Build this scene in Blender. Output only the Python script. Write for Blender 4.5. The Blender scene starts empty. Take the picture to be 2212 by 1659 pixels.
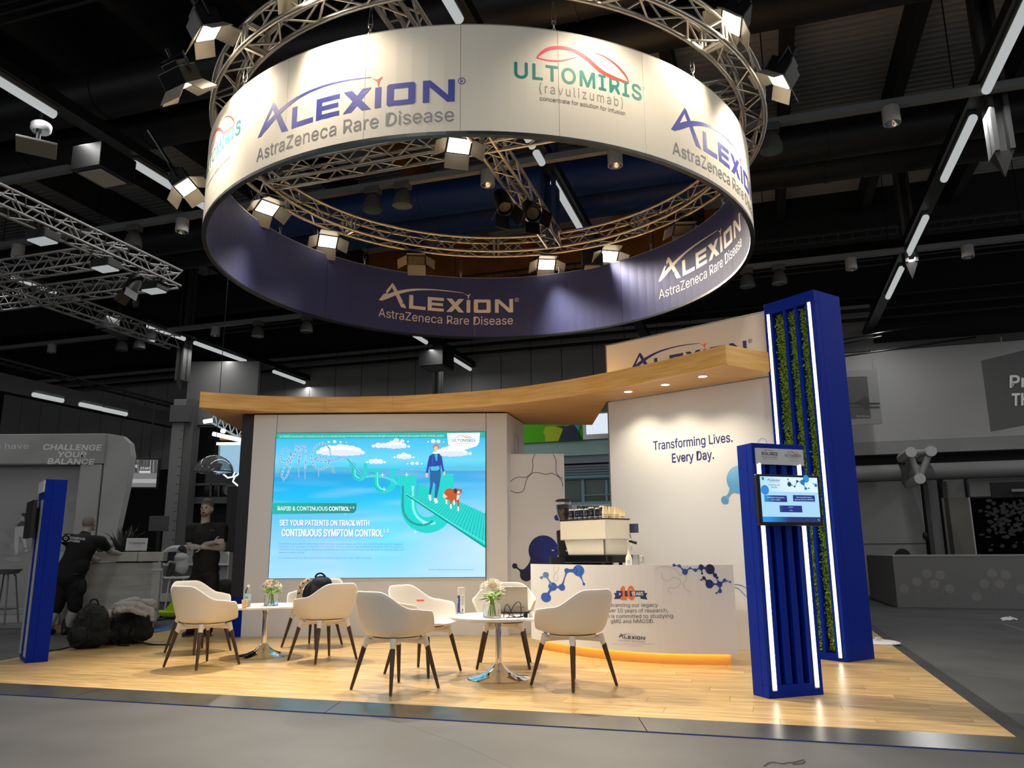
import bpy, bmesh, math, random
from math import sin, cos, pi, radians, atan2, hypot, sqrt, tan
from mathutils import Vector, Matrix
from mathutils.geometry import tessellate_polygon
random.seed(7)
SC = bpy.context.scene
COL = SC.collection
# ---------------------------------------------------------------- camera
F_PX, TH, ROLL, CAMH = 1700.0, radians(12.1), radians(-0.4), 1.05
_F = Vector((0, cos(TH), sin(TH))); _U0 = Vector((0, -sin(TH), cos(TH))); _R0 = Vector((1, 0, 0))
_R = _R0*cos(ROLL) + _U0*sin(ROLL); _U = -_R0*sin(ROLL) + _U0*cos(ROLL)
cd = bpy.data.cameras.new('camera'); cam = bpy.data.objects.new('camera', cd); COL.objects.link(cam)
cd.sensor_width = 36; cd.sensor_fit = 'HORIZONTAL'; cd.lens = F_PX/2212*36; cd.clip_end = 300
M3 = Matrix((_R, _U, -_F)).transposed()
cam.matrix_world = Matrix.Translation((0, 0, CAMH)) @ M3.to_4x4()
SC.camera = cam
# ---------------------------------------------------------------- world and exposure
w = bpy.data.worlds.new('world'); SC.world = w; w.use_nodes = True
bg = w.node_tree.nodes['Background']; bg.inputs[0].default_value = (0.95, 0.97, 1.0, 1); bg.inputs[1].default_value = 0.50
SC.view_settings.view_transform = 'Standard'; SC.view_settings.look = 'None'
SC.view_settings.gamma = 1; SC.view_settings.exposure = 0.0; SC.view_settings.use_curve_mapping = False
# ---------------------------------------------------------------- lights of the hall and of the booth
def lamp(name, kind, loc, target, power, color, size=0.1, size_y=None, cone=100, blend=0.6):
    l = bpy.data.lights.new(name, kind); l.energy = power; l.color = color
    o = bpy.data.objects.new(name, l); COL.objects.link(o); o.location = loc
    o.rotation_euler = (Vector(target)-Vector(loc)).to_track_quat('-Z', 'Y').to_euler()
    if kind == 'AREA':
        l.size = size
        if size_y: l.shape = 'RECTANGLE'; l.size_y = size_y; l.energy = power*5
    if kind == 'SPOT':
        l.spot_size = radians(cone); l.spot_blend = blend; l.shadow_soft_size = size
    return o
WARM = (1.0, 0.86, 0.68)
RC = Vector((-0.35, 8.9, 0)); RR = 3.12          # hanging ring: centre, radius
ALP = radians(17.5)                               # the hall's long axis
HV = Vector((sin(ALP), cos(ALP), 0)); HU = Vector((cos(ALP), -sin(ALP), 0))
def H(u, v, z=0): return HU*u + HV*v + Vector((0, 0, z))
# floodlights that hang from the ring truss: (position, aim, power)
FLOODS = [((-2.75,6.36,5.72),(-2.2,6.75,4.6),70),((-3.05,6.62,5.35),(-2.7,7.2,4.5),45),((-1.81,5.72,5.72),(-1.2,6.1,4.6),90),
          ((2.02,6.32,5.75),(1.2,6.5,4.6),95),((2.62,6.9,5.55),(2.0,7.3,4.5),70),((-3.84,8.6,5.3),(-3.2,8.6,4.4),30),
          ((-0.58,8.13,5.55),(0.2,5.2,0),260),((-3.2,9.62,5.5),(-0.9,7.6,0),330),((-2.67,10.77,5.5),(-1.0,6.8,0),330),
          ((-1.47,11.53,5.5),(-1.3,9.2,0),0),((0.56,11.77,5.5),(0.9,8.2,0),300),((1.51,11.45,5.5),(2.6,6.3,0),420),((2.44,10.44,5.5),(2.4,8.0,0),0),((0.95,5.45,5.8),(0.7,6.0,4.6),44)]
for i, (p, t, e) in enumerate(FLOODS):
    if e: lamp('flood_lamp', 'SPOT', Vector(p)+(Vector(t)-Vector(p)).normalized()*0.16, t, e*(1.75 if i < 6 or i == 13 else 3.05), WARM, 0.09, None, 84 if i in (7, 8, 11) else 100, 0.8)
# hall tubes: their light, one long lamp along each row
for u, v0, v1, e in ((-8.2, 0, 21, 55), (-13.9, 5, 22, 40), (2.95, 0, 21, 55), (8.6, 0, 21, 60), (-2.68, -6, 3, 50)):
    lamp('tube_row_light', 'AREA', H(u, (v0+v1)/2, 6.38), H(u, (v0+v1)/2, 0), e, (1.0, 0.99, 0.97), 0.12, v1-v0)
for o in bpy.data.objects:
    if o.name.startswith('tube_row'): o.rotation_euler = (0, 0, -ALP)
# ---------------------------------------------------------------- pixel helpers (used only to read positions off the photograph)
def ray(x, y): return _F*F_PX + _R*(x-1106) - _U*(y-829.5)
O = Vector((0, 0, CAMH))
def atz(x, y, z=0.0):
    d = ray(x, y); return O + d*((z-CAMH)/d.z)
def aty(x, y, Y):
    d = ray(x, y); return O + d*(Y/d.y)
def atp(x, y, p, n):
    d = ray(x, y); return O + d*((Vector(p)-O).dot(n)/d.dot(n))
def atv(x, y, v): return atp(x, y, HV*v, HV)
def uvz(p): return (p.dot(HU), p.dot(HV), p.z)
# ---------------------------------------------------------------- materials
def lin(c):
    if isinstance(c, str):
        c = c.lstrip('#'); c = [int(c[i:i+2], 16)/255 for i in (0, 2, 4)]
    return tuple((x/12.92 if x <= 0.04045 else ((x+0.055)/1.055)**2.4) for x in c[:3])
MATS = {}
def mat(name, color='#888888', rough=0.5, metal=0.0, noise=None, nscale=8, bump=0, bscale=60, emit=0, trans=0, ior=1.45, spec=0.5, alpha=1, coat=0, stretch=None, rnd=0):
    if name in MATS: return MATS[name]
    m = bpy.data.materials.new(name); m.use_nodes = True; nt = m.node_tree; N = nt.nodes; L = nt.links
    b = N['Principled BSDF']; c = lin(color) + (1,)
    b.inputs['Base Color'].default_value = c; b.inputs['Roughness'].default_value = rough
    b.inputs['Metallic'].default_value = metal; b.inputs['IOR'].default_value = ior
    b.inputs['Transmission Weight'].default_value = trans; b.inputs['Coat Weight'].default_value = coat
    b.inputs['Specular IOR Level'].default_value = spec
    if emit:
        b.inputs['Emission Color'].default_value = c; b.inputs['Emission Strength'].default_value = emit
        b.inputs['Base Color'].default_value = (0.02, 0.02, 0.02, 1)
    tc = N.new('ShaderNodeTexCoord'); mp = N.new('ShaderNodeMapping'); L.new(tc.outputs['Object'], mp.inputs[0])
    if stretch: mp.inputs['Scale'].default_value = stretch
    if noise:
        c2 = lin(noise) + (1,)
        n = N.new('ShaderNodeTexNoise'); n.inputs['Scale'].default_value = nscale; n.inputs['Detail'].default_value = 6
        L.new(mp.outputs[0], n.inputs['Vector'])
        r = N.new('ShaderNodeValToRGB'); r.color_ramp.elements[0].position = 0.35; r.color_ramp.elements[1].position = 0.68
        r.color_ramp.elements[0].color = c; r.color_ramp.elements[1].color = c2
        L.new(n.outputs['Fac'], r.inputs[0]); out = r.outputs[0]
        if rnd:
            oi = N.new('ShaderNodeObjectInfo'); hs = N.new('ShaderNodeHueSaturation'); mr = N.new('ShaderNodeMapRange')
            mr.inputs['To Min'].default_value = 1-rnd; mr.inputs['To Max'].default_value = 1+rnd
            L.new(oi.outputs['Random'], mr.inputs[0]); L.new(mr.outputs[0], hs.inputs['Value']); L.new(out, hs.inputs['Color']); out = hs.outputs[0]
        L.new(out, b.inputs['Base Color'])
    if bump:
        n = N.new('ShaderNodeTexNoise'); n.inputs['Scale'].default_value = bscale; n.inputs['Detail'].default_value = 4
        L.new(mp.outputs[0], n.inputs['Vector']); bp = N.new('ShaderNodeBump'); bp.inputs['Strength'].default_value = bump; bp.inputs['Distance'].default_value = 0.01
        L.new(n.outputs['Fac'], bp.inputs['Height']); L.new(bp.outputs[0], b.inputs['Normal'])
    if alpha < 1: b.inputs['Alpha'].default_value = alpha
    MATS[name] = m; return m
def print_mat(name, emit=0, rough=0.55):
    m = bpy.data.materials.new(name); m.use_nodes = True; nt = m.node_tree; b = nt.nodes['Principled BSDF']
    a = nt.nodes.new('ShaderNodeVertexColor'); a.layer_name = 'Col'
    b.inputs['Roughness'].default_value = rough
    if emit:
        nt.links.new(a.outputs[0], b.inputs['Emission Color']); b.inputs['Emission Strength'].default_value = emit
        b.inputs['Base Color'].default_value = (0.01, 0.01, 0.01, 1); b.inputs['Roughness'].default_value = 0.25
    else: nt.links.new(a.outputs[0], b.inputs['Base Color'])
    MATS[name] = m; return m
white_lam = mat('white_laminate', '#dadbdd', 0.42)
chair_pl = mat('cream_plastic', '#dcd6cc', 0.42, bump=0.03, bscale=300)
walnut = mat('dark_walnut', '#3a2a1e', 0.5, noise='#4a3626', nscale=20, stretch=(8, 8, 1))
chrome = mat('chrome', '#dfe2e6', 0.06, 1.0)
steel = mat('brushed_steel', '#a9a9a6', 0.28, 1.0)
alu = mat('truss_aluminium', '#c2bdb2', 0.36, 0.85)
alu_grey = mat('hall_truss_grey', '#8b8b8b', 0.45, 0.6)
black = mat('black_plastic', '#0b0b0c', 0.45)
blackm = mat('black_metal', '#101113', 0.4, 0.3)
blue = mat('cobalt_lacquer', '#002492', 0.45, spec=0.15)
blue_d = mat('deep_navy_recess', '#02092e', 0.6)
oak = mat('oak_veneer', '#daa452', 0.45, noise='#edc07a', nscale=3, stretch=(0.7, 0.7, 9), bump=0.04)
navy_cloth = mat('navy_banner_fabric', '#363f76', 0.75)
band_white = mat('white_banner_fabric', '#d6cfc0', 0.8)
glass = mat('clear_glass', '#ffffff', 0.02, trans=1.0)
plank_m = mat('oak_vinyl', '#c39a5c', 0.33, noise='#deb97f', nscale=3.2, stretch=(0.9, 7, 7), rnd=0.08)
conc = mat('hall_concrete', '#454647', 0.5, noise='#525354', nscale=1.2, bump=0.05, bscale=120, spec=0.25)
led_w = mat('led_white', '#fff8ea', emit=7)
tube_w = mat('tube_grey_white', '#b0b4b4', emit=1.0)
hall_dark = mat('dark_roof_metal', '#0c0c0d', 0.7)
hall_beam = mat('dark_timber_beam', '#262524', 0.7)
duct_blue = mat('blue_duct', '#1f3a74', 0.5, bump=0.3, bscale=12, stretch=(14, .2, .2))
duct_dark = mat('dark_duct', '#141517', 0.5)
grey_wall = mat('hall_wall_grey', '#868686', 0.8, noise='#8e8e8e', nscale=0.8)
grey_mid = mat('hall_grey_paint', '#454545', 0.7)
grey_lt = mat('light_grey_paint', '#787878', 0.6)
PRINT = print_mat('printed_ink', 0); PRINT_E = print_mat('screen_pixels', 1.08)
# ---------------------------------------------------------------- object helpers
def link(name, data, parent=None, loc=None):
    o = bpy.data.objects.new(name, data); COL.objects.link(o)
    if parent: o.parent = parent
    if loc is not None: o.location = loc
    return o
def tag(o, label=None, cat=None, group=None, kind=None):
    if label: o['label'] = label
    if cat: o['category'] = cat
    if group: o['group'] = group
    if kind: o['kind'] = kind
    return o
def thing(name, label, cat, loc=(0, 0, 0), rz=0, group=None):
    o = bpy.data.objects.new(name, None); COL.objects.link(o); o.location = loc; o.rotation_euler = (0, 0, rz); o.empty_display_size = 0.1
    return tag(o, label, cat, group)
def setting(name, loc=(0, 0, 0)):
    o = bpy.data.objects.new(name, None); COL.objects.link(o); o.location = loc; o['kind'] = 'structure'; return o
class MB:
    def __init__(s, off=(0, 0, 0)): s.v = []; s.f = []; s.off = Vector(off); s.m = Matrix.Identity(4)
    def add(s, vs, fs):
        n = len(s.v); s.v += [tuple(s.m @ Vector(p) - s.off) for p in vs]; s.f += [tuple(i+n for i in f) for f in fs]; return s
    def box(s, a, b):
        x0, y0, z0 = a; x1, y1, z1 = b
        return s.add([(x0,y0,z0),(x1,y0,z0),(x1,y1,z0),(x0,y1,z0),(x0,y0,z1),(x1,y0,z1),(x1,y1,z1),(x0,y1,z1)],
                     [(0,3,2,1),(4,5,6,7),(0,1,5,4),(1,2,6,5),(2,3,7,6),(3,0,4,7)])
    def prism(s, pts, z0, z1):
        n = len(pts); a = sum(pts[i][0]*pts[(i+1)%n][1]-pts[(i+1)%n][0]*pts[i][1] for i in range(n))
        if a < 0: pts = pts[::-1]
        vs = [(p[0], p[1], z0) for p in pts] + [(p[0], p[1], z1) for p in pts]
        fs = [(i, (i+1) % n, n+(i+1) % n, n+i) for i in range(n)]
        t = tessellate_polygon([[Vector((p[0], p[1], 0)) for p in pts]])
        for q in t:
            q = tuple(q)
            A, B, C = [Vector((pts[k][0], pts[k][1])) for k in q]
            if (B-A).cross(C-A) < 0: q = q[::-1]
            fs.append(tuple(k+n for k in q)); fs.append(tuple(q[::-1]))
        return s.add(vs, fs)
    def tube(s, path, r, seg=8, cap=True):
        path = [Vector(p) for p in path]; n = len(path); rs = r if isinstance(r, (list, tuple)) else [r]*n
        vs = []; fs = []; up = None
        for i, p in enumerate(path):
            t = (path[min(i+1, n-1)]-path[max(i-1, 0)]).normalized()
            if up is None: up = t.orthogonal().normalized()
            up = (up - t*up.dot(t)).normalized(); sd = t.cross(up)
            for k in range(seg):
                a = 2*pi*k/seg; vs.append(p + (up*cos(a)+sd*sin(a))*rs[i])
        for i in range(n-1):
            for k in range(seg):
                fs.append((i*seg+k, i*seg+(k+1) % seg, (i+1)*seg+(k+1) % seg, (i+1)*seg+k))
        if cap: fs.append(tuple(range(seg))[::-1]); fs.append(tuple(range((n-1)*seg, n*seg)))
        return s.add(vs, fs)
    def lathe(s, prof, seg=32, c=(0, 0, 0)):
        vs = []; fs = []; n = len(prof)
        for r, z in prof:
            for k in range(seg): a = 2*pi*k/seg; vs.append((c[0]+max(r, 1e-4)*cos(a), c[1]+max(r, 1e-4)*sin(a), c[2]+z))
        for i in range(n-1):
            for k in range(seg): fs.append((i*seg+k, i*seg+(k+1) % seg, (i+1)*seg+(k+1) % seg, (i+1)*seg+k))
        return s.add(vs, fs)
    def ball(s, c, r, seg=12, rings=8, sc=(1, 1, 1)):
        pr = [(r*sin(pi*i/rings), -r*cos(pi*i/rings)) for i in range(rings+1)]
        m = s.m; s.m = m @ Matrix.Translation(c) @ Matrix.Diagonal((sc[0], sc[1], sc[2], 1)); s.lathe(pr, seg); s.m = m; return s
    def build(s, name, m, parent=None, smooth=False, bevel=0, seg=2, loc=None):
        me = bpy.data.meshes.new(name); me.from_pydata(s.v, [], s.f); me.update()
        if smooth:
            for p in me.polygons: p.use_smooth = True
        me.materials.append(m); o = link(name, me, parent, loc)
        if bevel:
            b = o.modifiers.new('bevel', 'BEVEL'); b.width = bevel; b.segments = seg; b.limit_method = 'ANGLE'
        if smooth and bevel == 0 and smooth != 'all':
            try:
                e = me.attributes.new('sharp_edge', 'BOOLEAN', 'EDGE')
                bm = bmesh.new(); bm.from_mesh(me); bm.edges.ensure_lookup_table()
                vals = [len(ed.link_faces) == 2 and ed.calc_face_angle(0) > 0.7 for ed in bm.edges]
                bm.free(); e.data.foreach_set('value', vals)
            except Exception: pass
        return o
def hbox(u0, u1, v0, v1, z0, z1, off=(0, 0, 0), mb=None):
    mb = mb or MB(off); mb.m = Matrix.Rotation(-ALP, 4, 'Z'); mb.box((u0, v0, z0), (u1, v1, z1)); mb.m = Matrix.Identity(4); return mb
def copy_tree(o, parent=None):
    c = o.copy(); COL.objects.link(c)
    if parent: c.parent = parent
    for ch in list(o.children): copy_tree(ch, c)
    return c
# ---------------------------------------------------------------- flat print: coloured 2-D shapes laid on a surface
_TXT = {}
try:
    import os
    FONT = bpy.data.fonts.load(os.path.join(bpy.utils.system_resource('DATAFILES'), 'fonts', 'Inter.woff2'))   # the lettering font that ships inside Blender
except Exception: FONT = None
def text_shape(s, bold=0.0, shear=0.0, spacing=1.0):
    k = (s, bold, shear, spacing)
    if k not in _TXT:
        cu = bpy.data.curves.new('t', 'FONT'); cu.body = s; cu.size = 1
        if FONT: cu.font = FONT
        cu.size = 1; cu.offset = bold; cu.shear = shear; cu.space_character = spacing
        cu.resolution_u = 3; cu.space_line = 1.0
        ob = bpy.data.objects.new('t', cu); COL.objects.link(ob); bpy.context.view_layer.update()
        dg = bpy.context.evaluated_depsgraph_get(); me = ob.evaluated_get(dg).to_mesh()
        v = [(p.co.x, p.co.y) for p in me.vertices]; f = [tuple(p.vertices) for p in me.polygons]
        ob.evaluated_get(dg).to_mesh_clear(); bpy.data.objects.remove(ob); bpy.data.curves.remove(cu)
        _TXT[k] = (v, f)
    return _TXT[k]
CAPH = 0.72
_h = text_shape('H'); CAPH = max(p[1] for p in _h[0])-min(p[1] for p in _h[0])
def catmull(pts, n=8, closed=False):
    out = []; m = len(pts)
    rng = range(m if closed else m-1)
    for i in rng:
        P = [pts[(i+j) % m] if closed else pts[min(max(i+j, 0), m-1)] for j in (-1, 0, 1, 2)]
        for k in range(n):
            t = k/n
            out.append(tuple(0.5*((2*P[1][d]) + (-P[0][d]+P[2][d])*t + (2*P[0][d]-5*P[1][d]+4*P[2][d]-P[3][d])*t*t + (-P[0][d]+3*P[1][d]-3*P[2][d]+P[3][d])*t**3) for d in range(len(pts[0]))))
    if not closed: out.append(tuple(pts[-1]))
    return out
class Art:
    def __init__(s, fmap, lift=0.0012): s.fmap = fmap; s.lift = lift; s.V = []; s.Fc = []; s.C = []; s.lay = 0; s.dz = 0.12; s.T = lambda x, y: (x, y)
    def raw(s, vs, fs, col, keep=False):
        s.lay += 0.35 if keep else 1
        n = len(s.V); z = 1 + s.lay*s.dz
        if callable(col): s.C += [col(*v) for v in vs]
        else: s.C += [lin(col)]*len(vs)
        s.V += [(*s.T(*v), z) for v in vs]; s.Fc += [tuple(i+n for i in f) for f in fs]
    def poly(s, pts, col, holes=()):
        loops = [[Vector((p[0], p[1], 0)) for p in L] for L in [pts, *holes]]
        t = tessellate_polygon(loops); allp = [p for L in [pts, *holes] for p in L]
        s.raw([(p[0], p[1]) for p in allp], [tuple(q) for q in t], col); return s
    def rect(s, x0, y0, x1, y1, col): return s.poly([(x0, y0), (x1, y0), (x1, y1), (x0, y1)], col)
    def grid(s, x0, y0, x1, y1, nx, ny, cf):
        vs = [(x0+(x1-x0)*i/nx, y0+(y1-y0)*j/ny) for j in range(ny+1) for i in range(nx+1)]
        fs = [(j*(nx+1)+i, j*(nx+1)+i+1, (j+1)*(nx+1)+i+1, (j+1)*(nx+1)+i) for j in range(ny) for i in range(nx)]
        s.raw(vs, fs, cf)
    def circle(s, x, y, r, col, ry=None, n=28, a0=0): return s.poly([(x+r*cos(2*pi*k/n+a0), y+(ry or r)*sin(2*pi*k/n+a0)) for k in range(n)], col)
    def ring(s, x, y, r, w, col, n=40): return s.stroke([(x+r*cos(2*pi*k/n), y+r*sin(2*pi*k/n)) for k in range(n)], w, col, True)
    def stroke(s, pts, wd, col, closed=False, smooth=0):
        if smooth: pts = catmull(pts, smooth, closed)
        n = len(pts); vs = []
        for i, p in enumerate(pts):
            a = pts[(i-1) % n] if closed or i > 0 else p; b = pts[(i+1) % n] if closed or i < n-1 else p
            dx, dy = b[0]-a[0], b[1]-a[1]; l = hypot(dx, dy) or 1; hw = (p[2] if len(p) > 2 else wd)/2
            vs += [(p[0]-dy/l*hw, p[1]+dx/l*hw), (p[0]+dy/l*hw, p[1]-dx/l*hw)]
        fs = [(2*i, 2*i+1, 2*((i+1) % n)+1, 2*((i+1) % n)) for i in range(n if closed else n-1)]
        s.raw(vs, fs, col); return s
    def text(s, t, x, y, h, col, width=None, align='L', bold=0.0, shear=0.0, spacing=1.0, dn=False, slope=0.0):
        v, f = text_shape(t, 0, shear, spacing)
        if not v: return s
        xs = [p[0] for p in v]; x0, x1 = min(xs), max(xs); k = h/CAPH; kx = width/(x1-x0) if width else k
        w = (x1-x0)*kx; ox = x - (w/2 if align == 'C' else w if align == 'R' else 0); sy = -1 if dn else 1
        d = bold*h*0.95
        offs = [(0, 0)] if bold <= 0 else [(0, 0), (d, 0), (-d, 0), (0, d), (0, -d), (d*.7, d*.7), (-d*.7, d*.7), (d*.7, -d*.7), (-d*.7, -d*.7)]
        for i, (qx, qy) in enumerate(offs): s.raw([(ox+qx+(p[0]-x0)*kx, y+qy+sy*p[1]*k + slope*((p[0]-x0)*kx)) for p in v], f, col, keep=i > 0)
        return s
    def neck(s, c1, r1, c2, r2, col, w=None):
        d = Vector((c2[0]-c1[0], c2[1]-c1[1])); L = d.length; d /= L; nrm = Vector((-d.y, d.x)); w = w or min(r1, r2)*0.45
        top = []; bot = []
        a0 = r1*0.55; a1 = L-r2*0.55; h0 = r1*0.83; h1 = r2*0.83
        for k in range(13):
            t = k/12; x = a0+(a1-a0)*t; mid = L*r1/(r1+r2)*1.0; tm = min(max((mid-a0)/(a1-a0), .2), .8)
            q = (tm-t)/tm if t < tm else (t-tm)/(1-tm); hh = w/2 + ((h0 if t < tm else h1)-w/2)*(q**2.6)
            p = Vector(c1)+d*x; top.append(tuple(p+nrm*hh)); bot.append(tuple(p-nrm*hh))
        return s.poly(top+bot[::-1], col)
    def build(s, name, parent, off=(0, 0, 0), m=None, maxlen=None):
        bm = bmesh.new(); cl = bm.verts.layers.float_color.new('Col'); vs = [bm.verts.new((v[0], v[1], v[2])) for v in s.V]
        for v, c in zip(vs, s.C): v[cl] = (c[0], c[1], c[2], 1)
        for f in s.Fc:
            try: bm.faces.new([vs[i] for i in f])
            except ValueError: pass
        if maxlen:
            for _ in range(7):
                es = [e for e in bm.edges if e.calc_length() > maxlen]
                if not es: break
                bmesh.ops.subdivide_edges(bm, edges=es, cuts=1)
                bmesh.ops.triangulate(bm, faces=[f for f in bm.faces if len(f.verts) > 4])
        o3 = Vector(off)
        for v in bm.verts: v.co = Vector(s.fmap(v.co.x, v.co.y, v.co.z*s.lift)) - o3
        me = bpy.data.meshes.new(name); bm.to_mesh(me); bm.free(); me.materials.append(m or PRINT)
        return link(name, me, parent)
def plane_map(o, ex, ey):
    o = Vector(o); ex = Vector(ex); ey = Vector(ey); n = ex.normalized().cross(ey.normalized())
    return lambda x, y, z: o+ex*x+ey*y+n*z
# a word mark: long-legged A with a swoosh, wide letters, a small red cell over the I
def logo(a, x, y, W, col, sub, red=None, subtext=True, cap=None):
    a.lay = 0; k = W/976.0; red = red or col
    P = lambda pts: [(x+p[0]*k, y+p[1]*k, *( [p[2]*k] if len(p) > 2 else [])) for p in pts]
    a.poly(P([(0, 28), (98, 168), (104, 150), (34, 38), (30, 28)]), col)
    a.poly(P([(98, 168), (112, 158), (206, -2), (166, 2), (94, 140)]), col)
    a.stroke(P([(6, 30, 6), (40, 50, 26), (95, 82, 28), (150, 108, 24), (220, 132, 18), (300, 148, 13), (400, 156, 9), (500, 155, 7), (600, 148, 4), (622, 145, 2)]), 5, col, smooth=5)
    a.poly(P([(224, 100), (254, 100), (254, 24), (344, 24), (344, 0), (224, 0)]), col)
    a.poly(P([(359, 100), (476, 100), (476, 78), (389, 78), (389, 61), (470, 61), (470, 40), (389, 40), (389, 22), (476, 22), (476, 0), (359, 0)]), col)
    a.poly(P([(494, 100), (534, 100), (623, 0), (583, 0)]), col); a.poly(P([(583, 100), (623, 100), (534, 0), (494, 0)]), col)
    a.rect(x+640*k, y, x+667*k, y+94*k, col)
    o = [(700, 0), (806, 0), (814, 8), (814, 92), (806, 100), (700, 100), (692, 92), (692, 8)]
    i = [(722, 23), (784, 23), (784, 77), (722, 77)]
    a.poly(P(o), col, [P(i)])
    a.poly(P([(845, 0), (872, 0), (872, 70), (945, 0), (976, 0), (976, 100), (949, 100), (949, 30), (876, 100), (845, 100)]), col)
    a.poly(P([(626, 142), (640, 132), (654, 132), (670, 142), (668, 136), (659, 122), (655, 98), (652, 98), (648, 122), (629, 136)]), red)
    a.ring(x+1004*k, y+92*k, 14*k, 3*k, col, 20); a.text('R', x+1004*k, y+85*k, 14*k, col, align='C', bold=0.01)
    if subtext: a.text('AstraZeneca Rare Disease', x+2*k, y-88*k, 60*k, sub, width=972*k)
def ulto(a, x, y, W, teal='#067f74', grey='#8a8a86', small=True):
    a.lay = 0; k = W/775.0
    P = lambda pts: [(x+p[0]*k, y+p[1]*k, p[2]*k) for p in pts]
    a.text('ULTOMIRIS', x, y, 92*k, teal, width=765*k, bold=0.035, spacing=1.12)
    def red(px, py): t = min(max((px-x)/(680*k), 0), 1); c1, c2 = lin('#e4486e'), lin('#ee3f1c'); return tuple(c1[i]*(1-t)+c2[i]*t for i in range(3))
    a.stroke(P([(122, 132, 6), (150, 165, 16), (200, 200, 20), (275, 215, 21), (350, 205, 22), (420, 172, 24), (470, 135, 25), (520, 108, 25), (600, 92, 20), (680, 90, 5)]), 5, red, smooth=5)
    a.stroke(P([(680, 90, 5), (660, 130, 14), (600, 180, 12), (530, 212, 7), (470, 222, 3)]), 5, red, smooth=5)
    a.stroke(P([(122, 132, 6), (180, 124, 9), (250, 130, 9), (310, 152, 6), (360, 178, 2)]), 5, red, smooth=5)
    a.text('(ravulizumab)', x+385*k, y-78*k, 58*k, grey, width=500*k, align='C', spacing=1.25, bold=-0.008)
    if small: a.text('concentrate for solution for infusion', x+392*k, y-125*k, 24*k, '#6e6e6a', width=510*k, align='C', bold=0.015)
    a.ring(x+785*k, y+86*k, 9*k, 2*k, grey, 14)
# ================================================================ SETTING
fl = setting('floor'); fl.location = (0, 0, -0.04)
hbox(-45, 30, -12, 45, -0.3, -0.04, (0, 0, -0.04)).build('concrete_slab', conc, fl)
a = Art(plane_map((0, 0, -0.04), (1, 0, 0), (0, 1, 0)), 0.0006)
def gp(x, y, z=-0.04): p = atz(x, y, z); return (p.x, p.y)
a.stroke([gp(1110, 1659), gp(1000, 1608), gp(832, 1551)], 0.008, '#2b2b2b')
for q in (((1890, 1343), (2212, 1346)), ((1890, 1328), (2160, 1330)), ((2165, 1346), (2300, 1392))): a.stroke([gp(*q[0]), gp(*q[1])], 0.03, '#6a6a6a')
a.build('floor_marking', fl, (0, 0, -0.04))
# platform of the booth: wooden planks with a dark sloping edge
E1 = Vector((0.9556, -0.2947, 0)); E2 = Vector((0.2947, 0.9556, 0))
FLc = Vector((-5.40, 7.38)); FRc = Vector((2.87, 4.83)); BRc = Vector((5.42, 13.0)); BLc = Vector((-4.8, 13.0))
WOOD = [FLc, FRc, BRc, BLc]
pf = thing('exhibition_platform', 'low wooden exhibition platform with dark sloping edge strips, everything of the booth stands on it', 'platform', (0, 0, -0.04))
mb = MB((0, 0, -0.04)); mb.prism([tuple(p) for p in WOOD], -0.04, -0.006); mb.build('platform_base', mat('plank_gap', '#4a3820', 0.8), pf)
pm = bpy.data.materials.new('light_oak_plank'); pm.use_nodes = True; nt = pm.node_tree; N = nt.nodes; Lk = nt.links; b = N['Principled BSDF']
tc = N.new('ShaderNodeTexCoord'); mp = N.new('ShaderNodeMapping'); mp.inputs['Scale'].default_value = (1.1, 9, 1); oi = N.new('ShaderNodeObjectInfo')
vm = N.new('ShaderNodeVectorMath'); vm.operation = 'SCALE'; vm.inputs[0].default_value = (13, 31, 7); Lk.new(oi.outputs['Random'], vm.inputs['Scale'])
Lk.new(tc.outputs['Object'], mp.inputs[0]); Lk.new(vm.outputs[0], mp.inputs['Location'])
n1 = N.new('ShaderNodeTexNoise'); n1.inputs['Scale'].default_value = 2.2; n1.inputs['Detail'].default_value = 7; n1.inputs['Roughness'].default_value = 0.62; Lk.new(mp.outputs[0], n1.inputs['Vector'])
rp = N.new('ShaderNodeValToRGB'); rp.color_ramp.elements[0].position = 0.32; rp.color_ramp.elements[1].position = 0.66
rp.color_ramp.elements[0].color = lin('#a3834e')+(1,); rp.color_ramp.elements[1].color = lin('#d4b278')+(1,); Lk.new(n1.outputs['Fac'], rp.inputs[0])
hs = N.new('ShaderNodeHueSaturation'); mr = N.new('ShaderNodeMapRange'); mr.inputs['To Min'].default_value = 0.90; mr.inputs['To Max'].default_value = 1.06
Lk.new(oi.outputs['Random'], mr.inputs[0]); Lk.new(mr.outputs[0], hs.inputs['Value']); Lk.new(rp.outputs[0], hs.inputs['Color']); Lk.new(hs.outputs[0], b.inputs['Base Color'])
b.inputs['Roughness'].default_value = 0.30
mr2 = N.new('ShaderNodeMapRange'); mr2.inputs['To Min'].default_value = 0.22; mr2.inputs['To Max'].default_value = 0.42; Lk.new(n1.outputs['Fac'], mr2.inputs[0]); Lk.new(mr2.outputs[0], b.inputs['Roughness'])
def clip(poly, quad):
    out = poly
    for i in range(4):
        A, B = quad[i], quad[(i+1) % 4]; d = B-A; res = []
        ins = lambda p: d.x*(p.y-A.y)-d.y*(p.x-A.x) >= -1e-7
        for j in range(len(out)):
            P, Q = out[j], out[(j+1) % len(out)]; a1, b1 = ins(P), ins(Q)
            if a1: res.append(P)
            if a1 != b1:
                den = d.x*(Q.y-P.y)-d.y*(Q.x-P.x); t = -(d.x*(P.y-A.y)-d.y*(P.x-A.x))/den; res.append(P+(Q-P)*t)
        out = res
        if not out: return []
    return out
PW, PL, G = 0.19, 1.32, 0.0012
n0 = FRc.dot(E2.to_2d()); planks = []
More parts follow.
